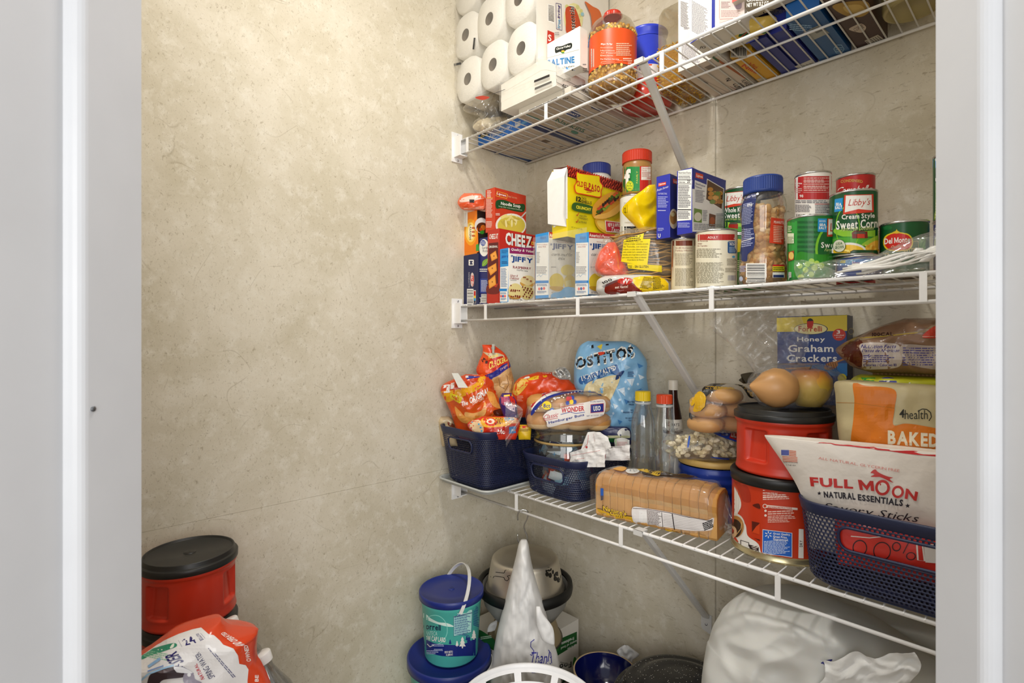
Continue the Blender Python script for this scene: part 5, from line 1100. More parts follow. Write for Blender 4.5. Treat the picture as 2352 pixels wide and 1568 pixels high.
bag('corn_chip_bag', 'orange and yellow corn chip bag with white lettering tipped forward in the left basket', ER((310, 350, 520), (350, 250, 590), (400, 150, 612), (460, 125, 612), (520, 150, 650), (580, 185, 700), (650, 215, 780), (720, 240, 770), (800, 265, 740), (900, 300, 700)), X(E_, 430), -0.315, 0.075, 'd9501a', wr=0.006, seed=31, g=5, nu=34, nv=34, rough=0.22, art=cr(E_,
    freeform([(330, 300), (520, 320), (610, 400), (600, 450), (440, 380), (280, 470), (150, 470), (125, 440), (200, 380)], 'c8421a'), freeform([(128, 470), (260, 450), (430, 400), (480, 320), (530, 330), (500, 420), (400, 480), (250, 540), (170, 560)], 'e3a31e'),
    freeform([(175, 580), (380, 520), (520, 440), (610, 480), (690, 600), (780, 660), (600, 700), (420, 740), (250, 740), (210, 650)], 'd4561c'),
    [QD(*q_, 'e8e4e0') for q_ in (((140, 440), (175, 430), (185, 400), (150, 410)), ((175, 470), (205, 470), (215, 400), (185, 400)), ((215, 445), (245, 440), (250, 385), (220, 392)))], QD((150, 480), (210, 474), (214, 462), (150, 466), 'e8e4e0'), QD((350, 345), (470, 325), (460, 308), (350, 325), 'e8e4e0'), QD((360, 356), (480, 338), (474, 328), (358, 344), '2a3a94'), EL(400, 332, 26, 12, '2a3a94'),
    QD((210, 520), (300, 575), (326, 520), (215, 478), 'e2cc20'), TQ('NEW', (228, 520), (290, 540), (292, 520), (230, 498), 'c0401c'), TQ('LOOK', (238, 540), (292, 558), (294, 540), (240, 522), 'c0401c'),
    TQ('The', (318, 600), (376, 585), (366, 545), (308, 560), WH, sh=.1), TQ('ORIGINAL', (392, 580), (566, 478), (556, 425), (382, 522), WH, b=2), TQ('CORN CHIPS', (414, 588), (516, 536), (512, 512), (412, 566), 'f0dcc8'),
    freeform([(255, 600), (275, 690), (330, 745), (420, 750), (440, 700), (350, 690), (300, 640)], 'e9a04c'), freeform([(350, 650), (420, 660), (500, 630), (520, 560), (540, 600), (520, 680), (430, 700), (350, 690)], 'eeb268'), freeform([(540, 470), (600, 480), (640, 570), (700, 620), (620, 610), (570, 560)], 'e9a04c'),
    freeform([(600, 640), (700, 620), (770, 660), (640, 690)], '5c2212'), freeform([(440, 680), (560, 690), (600, 660), (560, 720), (460, 725)], 'e9963c')))
clip('clear plastic clip with metal spring on the corn chip bag', (X(E_, 330), Y(E_, 430)), (X(E_, 255), Y(E_, 300)), -0.385, w=0.013, c='e4e4dc')
bag('rice_bag', 'clear bag of pale rice at the left inside the left basket', ER((690, 130, 200), (730, 105, 245), (780, 108, 260), (850, 120, 260), (960, 140, 280)), X(E_, 180), -0.355, 0.04, 'cdb994', wr=0.004, seed=6, rough=0.25, art=cr(E_, freeform([(190, 740), (245, 760), (255, 790), (200, 775)], '8c4a34')))
bag('macaroni_packet', 'red and orange packet with a blue milk mark lying on top of the left basket', ER((690, 500, 800), (740, 380, 835), (790, 375, 835), (850, 430, 820), (900, 460, 800)), X(E_, 600), -0.345, 0.045, 'd6341a', wr=0.004, seed=8, g=5, rough=0.25, cat='packet', art=cr(E_,
    freeform([(380, 740), (440, 710), (500, 750), (510, 830), (440, 830), (390, 800)], 'e8c89c'), [EL(x, y, 9, 8, '4aa8d8', 8) for x, y in ((385, 770), (400, 800), (470, 760), (486, 790), (495, 820), (410, 740))],
    freeform([(490, 720), (560, 690), (680, 695), (760, 720), (740, 770), (560, 790), (500, 770)], 'e8a81c'), freeform([(510, 712), (580, 700), (640, 740), (600, 775), (540, 765)], 'd8301a'), EL(575, 735, 36, 24, 'f0e2cc'), EL(572, 738, 18, 12, 'd8301a'), TQ('CANDY', (610, 770), (690, 755), (690, 705), (620, 700), '6a2c1c'),
    freeform([(690, 690), (800, 680), (835, 740), (740, 750)], 'e3b288'), TQ('NAIZ', (705, 735), (800, 720), (780, 680), (700, 690), '48a0c8'),
    QD((500, 850), (830, 840), (835, 760), (560, 800), 'b8281a'), QD((630, 858), (706, 852), (704, 796), (640, 806), 'b02018'), TQ('Mc', (636, 850), (702, 848), (700, 800), (640, 806), WH), QD((740, 846), (802, 838), (802, 776), (742, 784), '2a7cc0'), TQ('MILK', (748, 824), (798, 818), (798, 800), (748, 806), WH)))
bag('seasoning_packet', 'yellow packet edge standing at the right side of the left basket', ER((765, 840, 940), (800, 822, 942), (840, 820, 940), (900, 830, 935)), X(E_, 880), -0.27, 0.02, 'dfb81c', wr=0.002, seed=9, cat='packet', art=cr(E_, QD((830, 800), (940, 790), (940, 770), (835, 775), 'c82c1c'), gpx(840, 800, 935, 825, 3, '6a4a10')))
# orange chip bag with rolled silver top behind the buns
bag('chip_bag', 'orange potato chip bag with rolled silver end lying behind the hamburger buns', ER((290, 1000, 1200), (330, 860, 1260), (380, 800, 1300), (450, 775, 1380), (520, 765, 1400), (590, 800, 1400), (700, 830, 1350)), X(E_, 1000), -0.20, 0.09, 'dd4a1c', wr=0.006, seed=14, g=6, rough=0.22, art=cr(E_,
    freeform([(790, 380), (850, 340), (915, 370), (890, 430), (820, 500), (775, 470)], 'e3b048'), freeform([(800, 400), (850, 365), (890, 380), (850, 430)], 'eec870'), freeform([(770, 500), (830, 520), (850, 570), (790, 560)], 'd8401c'), gpx(815, 500, 870, 555, 4, 'f0a890'),
    freeform([(920, 350), (1010, 320), (1010, 350), (930, 365)], 'e6bb20'), freeform([(870, 345), (920, 330), (925, 345), (880, 352)], WH), freeform([(1010, 330), (1060, 280), (1120, 280), (1140, 330), (1090, 360), (1020, 360)], 'cf3a1c'), TQ('CRISPS', (1040, 300), (1120, 310), (1116, 284), (1050, 276), WH), EL(1065, 328, 20, 12, 'e6a81c')))
bag('foil_end', 'crinkled silver foil end of the rolled chip bag beside the tortilla chips', ER((245, 1200, 1240), (280, 1140, 1275), (320, 1135, 1295), (360, 1200, 1300)), X(E_, 1215), -0.24, 0.03, 'c9c9c6', wr=0.006, fz=60, seed=15, mt=mat('c9c9c6', 0.3, 0.6, bump=0.8, scale=60), art=cr(E_, gpx(1150, 270, 1280, 330, 6, '4a4a4e', seed=3, tilt=.3)))
# --- glass jar in the second basket
def glass_jar():
    x, y, r = cyl_at(X(E_, 962), X(E_, 1560), -0.175); z0 = ZB + 0.0045; ht = zat(x, y, Y(E_, 790)) - z0
    t = thing('glass_jar', 'wide round glass jar of wrapped candies with tan gasket in the low navy basket', 'jar', (x, y, z0)); GL = clear('eef4f4')
    g = MB(); g.lathe([(0.0001, 0.001), (r * .92, 0.0), (r * .99, 0.006), (r, 0.02), (r, ht * .70), (r * .95, ht * .76), (r * .95, ht * .79)], GL, 64); g.build('jar_body', t)
    g = MB(); g.lathe([(r * .95, ht * .79), (r * .985, ht * .79), (r * .985, ht * .825), (r * .95, ht * .825)], mat('b79a62', 0.5), 64); g.build('gasket', t)
    g = MB(); g.lathe([(r * .97, ht * .83), (r * 1.0, ht * .84), (r, ht * .87), (r * .97, ht * .9), (r * .99, ht * .97), (r * .95, ht), (0.0001, ht)], clear('e4e6e2'), 64); g.build('lid', t)
    rn = random.Random(12); cols = ('e8eaee', 'dfe6ee', '2c3a6c', 'd6dce2', 'e8eaee', '9cc4dc', 'c8442c')
    for i in range(46):
        a = 2 * pi * rn.random(); q = r * (.60 + .22 * rn.random()); z = 0.012 + rn.random() * ht * .58; w_, h_ = 0.019, 0.012
        nrm = Vector((cos(a), sin(a), 0.25)).normalized(); e1 = Vector((-sin(a), cos(a), rn.uniform(-.8, .8))).normalized(); e2 = nrm.cross(e1)
        c = nrm * q; c.z = z; M_ = mat(cols[i % 7], 0.2, bump=0.3, scale=80); g = MB()
        g.grid(lambda u, v: c + e1 * w_ * (2 * u - 1) + e2 * h_ * (2 * v - 1) + nrm * 0.004 * cos(pi * (u - .5)) * cos(pi * (v - .5)), 5, 4, M_)
        g.grid(lambda u, v: c + e1 * w_ * (1 - 2 * u) + e2 * h_ * (2 * v - 1) - nrm * 0.004 * cos(pi * (u - .5)) * cos(pi * (v - .5)), 5, 4, M_); o = g.build('wrapped_candy', t)
    fm = MB(); fm.lathe([(r * .86, 0.01), (r * .86, ht * .7)], GL, 48)
    sticker('candy_print', t, cr(E_, QD((1085, 1010), (1200, 1040), (1240, 940), (1110, 900), 'e4e8ee'), QD((1110, 930), (1215, 985), (1240, 955), (1130, 902), '24346c'), TQ('Fingerbones', (1120, 955), (1215, 1000), (1228, 972), (1126, 930), WH), [EL(x, y, 14, 12, 'e4e8ee', 7, a=x) for x, y in ((1000, 930), (1050, 980), (1300, 920), (1380, 910))],
        [LN([(x - 18, y), (x + 18, y)], 5, '3a9ad4') for x, y in ((1020, 1000), (1075, 990), (1150, 1030), (1300, 990), (1330, 980), (1240, 1075))], [LN([(x, y - 18), (x, y + 18)], 5, '3a9ad4') for x, y in ((1020, 1000), (1075, 990), (1150, 1030), (1300, 990), (1330, 980), (1240, 1075))], QD((1240, 1090), (1290, 1095), (1285, 1010), (1235, 1020), 'd8491c')), hit_mesh(fm, parent_matrix(t)), g=7)
    return x, y, r, z0 + ht
jx, jy, jr_, jz = glass_jar()
# --- hamburger buns
def buns():
    P = pxp(X(E_, 1280), Y(E_, 790), -0.21); t = thing('hamburger_buns', 'bag of hamburger buns with a star-striped band lying on the glass jar', 'bread', (P.x, P.y, jz + .001)); rn = random.Random(2)
    yaw = radians(8); ex = Vector((cos(YAW - .05), sin(YAW - .05), 0)); ey = Vector((-ex.y, ex.x, 0)); top = mat('c98f4c', 0.45, bump=0.1); lo = mat('dcb983', 0.6, bump=0.2)
    for k in range(8):
        i, j = k % 4, k // 4; c = ex * (-0.078 + 0.052 * i) + ey * 0.012 + Vector((0, 0, 0.002 + 0.047 * j))
        g = MB(); g.lathe([(0.0001, 0.0), (0.026, 0.0), (0.034, 0.006), (0.035, 0.014)], lo, 24, c=(0, 0)); g.lathe([(0.035, 0.014), (0.0365, 0.022), (0.034, 0.034), (0.025, 0.042), (0.012, 0.0455), (0.0001, 0.046)], top, 24)
        o = g.build('bun', t, c + Vector((0, 0, rn.random() * .002)))
    g = MB(); FL = film(0.7, 32)
    def S(u, v, w=0.118, hh=0.104, dd=0.052, r=1.0):
        a = 2 * pi * u; b = (v - .5) * 2; e = (1 - abs(b) ** 3.2) ** .42 if abs(b) < 1 else 0
        X_ = b * w; sq = lambda q, p: math.copysign(abs(q) ** p, q)
        Y_ = sq(cos(a), .65) * dd * e; Z_ = hh / 2 + sq(sin(a), .65) * (hh / 2 + .002) * e * (1 - .10 * max(0, b))
        nz = noise.noise(Vector((X_ * 26, Y_ * 26, Z_ * 26))) * 0.005 * e
        return ex * X_ + ey * (Y_ + .012) * (1 + nz * 4) + Vector((0, 0, max(0.0, Z_ + nz * .5 - .010 * (1 - e) + 0.008 * b)))
    g.grid(lambda u, v: S(1 - u, v), 56, 44, FL)
    # gathered neck to the left
    nk = ex * -0.117 + Vector((0, -.01, 0.05))
    g.build('bag_film', t); h_ = hit_mesh(g, parent_matrix(t))
    n_ = MB(); n_.grid(lambda u, v: nk + ex * (-0.045 * v) + ey * (0.004 + .034 * v ** .7) * cos(2 * pi * u) * (1 + .25 * sin(u * 50)) + Vector((0, 0, (0.006 + 0.05 * v ** .8) * sin(2 * pi * u) * (1 + .2 * sin(u * 44)) - .03 * v)), 60, 8, film(0.9, 50)); n_.build('gathered_end', t)
    sticker('printed_art', t, cr(E_, freeform([(945, 560), (960, 490), (1050, 420), (1200, 370), (1340, 385), (1480, 420), (1590, 470), (1600, 500), (1480, 462), (1330, 455), (1180, 480), (1050, 540), (960, 640), (945, 620)], 'ece6e0'),
        freeform([(945, 590), (1000, 520), (1110, 460), (1290, 435), (1450, 440), (1580, 480), (1570, 490), (1440, 452), (1290, 448), (1120, 474), (1010, 536), (950, 610)], 'b8242c'), freeform([(945, 640), (1010, 560), (1130, 495), (1300, 462), (1450, 455), (1590, 490), (1602, 512), (1450, 472), (1300, 480), (1140, 514), (1030, 580), (950, 680)], '1f2f86'),
        [EL(950 + 650 * q, 658 - 190 * sin(pi * min(1, q * 1.08) * .62) - 8 * q, 6, 6, WH, 5) for q in [k / 22 for k in range(1, 22)]],
        TQ('Hamburger Buns', (955, 515), (1330, 408), (1320, 384), (945, 470), '1f2f86', sh=.04), gpx(1030, 446, 1110, 456, 1, '1f2f86', tilt=-10),
        EL(1082, 592, 42, 38, 'ecd22c'), TX('8ct', 1052, 576, 1112, 612, '1f2f86'), EL(1130, 640, 22, 28, '5a78c0', 9), EL(1130, 640, 12, 16, 'd8dcec', 9),
        freeform([(1050, 690), (1100, 640), (1200, 620), (1400, 570), (1590, 540), (1600, 650), (1560, 690), (1420, 720), (1250, 750), (1100, 785), (1080, 740)], 'ece6e0'),
        EL(1273, 532, 18, 20, 'c22a30'), EL(1312, 524, 18, 20, '1f3f9c'), EL(1268, 570, 16, 18, '1f3f9c'), EL(1332, 560, 18, 20, '1f3f9c'), EL(1304, 560, 18, 22, 'ecc820'), EL(1296, 528, 12, 16, 'c22a30'),
        LN([(1204, 606), (1412, 578)], 4, 'c22a30'), TQ('WONDER', (1212, 660), (1420, 640), (1418, 592), (1214, 614), 'c22a30', b=2), LN([(1206, 672), (1290, 650), (1340, 662), (1424, 652)], 5, '1f3f9c'),
        TQ('Proudly Supports', (1474, 568), (1586, 560), (1586, 546), (1474, 554), '1f2f86', b=0), QD((1474, 660), (1592, 648), (1592, 572), (1474, 582), 'c22a30'), QD((1478, 656), (1588, 644), (1588, 576), (1478, 586), '1f2f86'), TQ('USO', (1500, 642), (1564, 636), (1564, 592), (1500, 598), WH, b=2),
        TQ('Classic', (1056, 718), (1186, 690), (1184, 650), (1054, 678), 'c22a30', b=0, sh=.1), LN([(1056, 728), (1180, 702)], 4, 'c22a30'), TQ('Hamburger Buns', (1102, 764), (1420, 690), (1416, 660), (1096, 734), '1f2f86'), TQ('NET WT 13 OZ (368g)', (1440, 694), (1590, 682), (1590, 670), (1440, 680), '3a4a7c', b=0)), h_, g=6, off=0.0008)
buns()
# --- tortilla chip bag
bag('tortilla_chip_bag', 'light blue bag of lightly salted tortilla chips standing against the back wall', ER((12, 1450, 1790), (50, 1385, 1880), (120, 1350, 1940), (200, 1335, 1984), (320, 1325, 1980), (430, 1335, 1994), (520, 1400, 1998), (620, 1480, 1996), (720, 1520, 1960), (785, 1550, 1890), (900, 1560, 1880)), X(E_, 1650), -0.10, 0.085, '7fb2d8', wr=0.006, seed=41, g=7, nu=36, nv=36, rough=0.3, art=cr(E_,
    [TQ(*a_) for a_ in (('OSTITOS', (1340, 280), (1880, 165), (1868, 32), (1330, 160), 'f0f0ea', 2),)], TQ('OSTITOS', (1344, 262), (1868, 156), (1858, 50), (1340, 172), '15151a', 2),
    PG([(1534, 62), (1572, 90), (1586, 36)], 'e8d040'), QD((1484, 80), (1506, 74), (1500, 44), (1482, 52), '15151a'), QD((1612, 52), (1640, 50), (1636, 32), (1612, 36), '15151a'), freeform([(1545, 115), (1598, 110), (1596, 130), (1560, 140)], 'd83a1c'),
    freeform([(1380, 340), (1500, 300), (1690, 225), (1722, 250), (1740, 330), (1650, 310), (1500, 380), (1390, 400)], '2b5f9c'), TQ('LIGHTLY SALTED', (1400, 372), (1706, 272), (1698, 226), (1390, 328), WH, b=2), TQ('50% LESS SODIUM', (1450, 378), (1655, 305), (1652, 285), (1448, 358), 'b8d4ec', b=0),
    freeform([(1440, 400), (1560, 350), (1680, 320), (1740, 340), (1700, 450), (1640, 560), (1560, 600), (1420, 540)], 'e0cfa0'), freeform([(1500, 370), (1620, 340), (1700, 360), (1650, 440), (1540, 420)], 'ece0b8'), freeform([(1560, 450), (1660, 420), (1640, 520), (1580, 560)], 'd6c08c'), freeform([(1720, 300), (1780, 280), (1740, 340), (1700, 360)], '1f3a6c'),
    [PG([(x + a * s_, y + b * s_) for a, b in p_], c) for x, y, s_, c, p_ in ((1840, 380, 40, 'cfe0ee', ((-1, -.6), (.8, -.8), (.2, 1))), (1930, 330, 34, 'd4e4f0', ((-.8, -.6), (1, .2), (-.3, .9))), (1760, 470, 44, 'cfe0ee', ((-.9, -.5), (.5, -1), (.6, .9))), (1920, 460, 36, '4a86c0', ((-1, 0), (.7, -.9), (.5, .8))), (1800, 560, 30, '4a86c0', ((-.8, -.9), (.9, -.2), (-.2, .8))), (1700, 600, 30, 'd4e4f0', ((-.8, -.9), (.9, -.2), (-.2, .8))), (1650, 700, 34, 'a8cbe6', ((-1, -.6), (.8, -.8), (.2, 1))), (1920, 230, 30, '4a86c0', ((-.8, -.6), (1, .2), (-.3, .9))), (1800, 240, 36, 'a8cbe6', ((-.8, -.6), (1, .2), (-.3, .9))), (1740, 740, 26, '4a86c0', ((-.8, -.9), (.9, -.2), (-.2, .8))), (1950, 560, 30, 'cfe0ee', ((-1, 0), (.7, -.9), (.5, .8))))],
    [EL(x, y, 11, 12, 'c4dcf0', 8) for x, y in ((1870, 330), (1900, 400), (1820, 440), (1740, 540), (1680, 660), (1600, 620), (1760, 640), (1880, 520), (1640, 750), (1790, 380))],
    TX('GLUTEN', 1804, 552, 1872, 566, '1f3a6c'), TX('FREE', 1820, 576, 1866, 590, '1f3a6c'), TX('NO', 1834, 628, 1858, 640, '1f3a6c'), TX('PRESERVATIVES', 1768, 646, 1900, 660, '1f3a6c'), TX('NO ARTIFICIAL', 1790, 698, 1890, 710, '1f3a6c'), TX('FLAVORS', 1820, 716, 1880, 730, '1f3a6c'), gpx(1808, 285, 1866, 335, 4, '1f3a6c')))
# --- clear bottles
def bottle(label, u0, u1, o, y, capc, vc0, vc1, uc0, uc1, seed):
    x, yy, r = cyl_at(X(o, u0), X(o, u1), y); zt_ = zat(x, yy, Y(o, vc0)); h = zt_ - ZB; rc = cyl_at(X(o, uc0), X(o, uc1), y)[2]; zc_ = zat(x, yy, Y(o, vc1)) - ZB
    t = thing('plastic_bottle', label, 'bottle', (x, yy, ZB)); g = MB(); pr = [(0.0001, 0.004), (r * .5, 0.0), (r * .85, 0.001), (r, 0.01)]; n_ = 12; zs = zc_ - 0.055
    for k in range(n_): z = 0.012 + (zs - 0.012) * k / n_; pr += [(r * (0.985 if k % 3 else 0.93), z)]
    pr += [(r * .98, zs), (r * .9, zs + .015), (r * .72, zs + .032), (rc * .95, zc_ - .014), (rc * .82, zc_ - .006), (rc * .82, zc_)]
    g.lathe(pr, clear('f3f7f9', 0.25, 30), 40); g.build('bottle_body', t)
    c = MB(); C2 = mat(capc, 0.35); N_ = 48; vs = []
    for i in range(N_):
        a = 2 * pi * i / N_; rr = rc * (1 if i % 2 else .96); vs += [(rr * cos(a), rr * sin(a), zc_ - .001), (rr * cos(a), rr * sin(a), h - .002)]
    c.add(vs, [(2 * i, 2 * ((i + 1) % N_), 2 * ((i + 1) % N_) + 1, 2 * i + 1) for i in range(N_)], C2); c.lathe([(rc, h - .002), (rc * .93, h), (0.0001, h)], C2, 32); c.build('cap', t)
    g = MB(); g.lathe([(rc * .84, zc_ - .009), (rc * 1.06, zc_ - .009), (rc * 1.06, zc_ - .004), (rc * .84, zc_ - .004)], mat('dfe6e8', 0.2, kind='sheer0.6'), 32); g.build('neck_ring', t)
bottle('clear ribbed plastic bottle with a yellow cap', 1840, 2055, E_, -0.165, 'e8c91c', 462, 543, 1887, 2028, 1)
bottle('clear plastic bottle with an orange-red cap, right of the yellow-capped one', 2050, 2232, E_, -0.17, 'd8461c', 492, 568, 2067, 2213, 2)
def sauce():
    x, y, r = cyl_at(X(G_, 1265), X(G_, 1450), -0.085); zt_ = zat(x, y, Y(E_, 360)); h = zt_ - ZB
    t = thing('sauce_bottle', 'white-labelled barbecue sauce bottle behind the red-capped clear bottle', 'bottle', (x, y, ZB)); g = MB()
    g.lathe([(0.0001, 0.0), (r * .9, 0.0), (r, 0.006), (r, h * .58), (r * .85, h * .7), (r * .45, h * .86), (r * .42, h * .92)], mat('2c1410', 0.15), 40); g.build('bottle_body', t)
    c = MB(); c.lathe([(r * .5, h * .92), (r * .5, h * .99), (r * .45, h), (0.0001, h)], mat('cdc7ba', 0.4), 32); c.build('cap', t)
    l = MB(); l.lathe([(r + .0004, h * .14), (r + .0004, h * .56), (r * .88, h * .69)], mat('e9e4da', 0.35), 48); l.build('label_sleeve', t)
    sticker('printed_label', t, cr(G_, TX("RAY'S", 1345, 84, 1412, 112, '23201f'), TX("SWEET", 1285, 70, 1330, 110, '23201f'), LN([(1275, 40), (1360, 44), (1440, 40)], 8, '1f2a55'), TX('the SAUCE', 1282, 132, 1395, 166, '23201f', b=0, sh=.1), TX('is the BOSS!', 1296, 172, 1420, 202, '23201f', b=0, sh=.1), REC(1266, 240, 1450, 262, 'c8402c')), hit_mesh(l, parent_matrix(t)), g=6)
sauce()
# --- papers and packets in the low basket
def sheetpoly(name, label, pts, y, c='eae8e6', o=G_, cat='wrapper', art=None, amp=0.004, seed=1, tilt=0.0):
    """crumpled paper sheet: pixel outline filled by a rippled lattice"""
    w = [pxp(X(o, a), Y(o, b), y) for a, b in pts]; cen = sum(w, Vector()) / len(w); z0 = min(p.z for p in w)
    t = thing(name, label, cat, (cen.x, cen.y, z0)); bm = bmesh.new(); ex = Vector((1, 0, 0)); vs = [bm.verts.new((p.x, p.z, 0)) for p in w]; bm.faces.new(vs)
    for ax in (0, 1):
        lo = min(v.co[ax] for v in bm.verts); hi = max(v.co[ax] for v in bm.verts); k = lo + 0.006
        while k < hi:
            co = [0, 0, 0]; no = [0, 0, 0]; co[ax] = k; no[ax] = 1; bmesh.ops.bisect_plane(bm, geom=bm.verts[:] + bm.edges[:] + bm.faces[:], plane_co=co, plane_no=no); k += 0.006
    bm.verts.index_update(); Vs = []
    for v in bm.verts:
        p = Vector((v.co.x * 40, v.co.y * 40, seed * 7.3)); f = amp * (abs(noise.noise(p)) * 2 - .5 + .4 * noise.noise(p * 2.3)); Vs.append(Vector((v.co.x, y + f + tilt * (v.co.y - z0), v.co.y)) - t.location)
    m = MB(); m.add(Vs, [[v.index for v in f.verts] for f in bm.faces], mat(c, 0.55, bump=0.3, scale=50)); m.add([p + Vector((0, .0006, 0)) for p in Vs], [[v.index for v in f.verts][::-1] for f in bm.faces], mat(c, 0.55)); bm.free()
    m.build('paper', t)
    if art: sticker('printed_art', t, cr(o, *art), hit_mesh(m, parent_matrix(t)), g=6, off=.0006)
    return t
sheetpoly('paper_wrapper', 'torn white paper wrapper standing up in the low basket in front of the glass jar', [(430, 480), (425, 350), (530, 318), (590, 165), (640, 160), (700, 165), (770, 215), (798, 300), (740, 330), (745, 400), (740, 480)], -0.252,
    art=[LN([(595, 190), (585, 270), (550, 310)], 3, 'c84a48'), LN([(640, 180), (650, 250)], 2, 'c89a98'), LN([(445, 375), (560, 355), (700, 330)], 3, 'd08a88'), EL(578, 300, 10, 10, 'c23a3a', 8), LN([(470, 410), (560, 400)], 3, 'd08a88')])
sheetpoly('paper_wrapper', 'folded white wrapper with dark red edge at the back right of the low basket', [(735, 420), (740, 310), (800, 295), (965, 280), (968, 330), (968, 420)], -0.19, seed=3, art=[LN([(742, 312), (742, 400)], 8, 'b8302c'), LN([(760, 300), (900, 296)], 6, '5a4a48')])
sheetpoly('foil_packet', 'silver and green packet leaning behind the paper wrappers', [(830, 330), (830, 225), (890, 215), (965, 235), (966, 300), (966, 330)], -0.16, 'd9d8d4', seed=5, art=[REC(828, 228, 838, 300, '7ac83a'), gpx(850, 250, 950, 290, 4, 'd0a0a0')])
bag('snack_packet', 'navy and white packet lying behind the low basket under the tortilla chips', ER((780, 1640, 1800), (800, 1560, 1830), (840, 1560, 1842), (880, 1600, 1842), (940, 1640, 1842)), X(E_, 1700), -0.13, 0.03, '262a52', wr=0.003, seed=17, cat='packet', art=cr(E_, freeform([(1720, 830), (1780, 790), (1840, 840), (1842, 880), (1740, 870)], 'dad9d4'), REC(1560, 862, 1842, 885, 'c8c8a0'), REC(1620, 885, 1700, 940, '1f5a2c')))
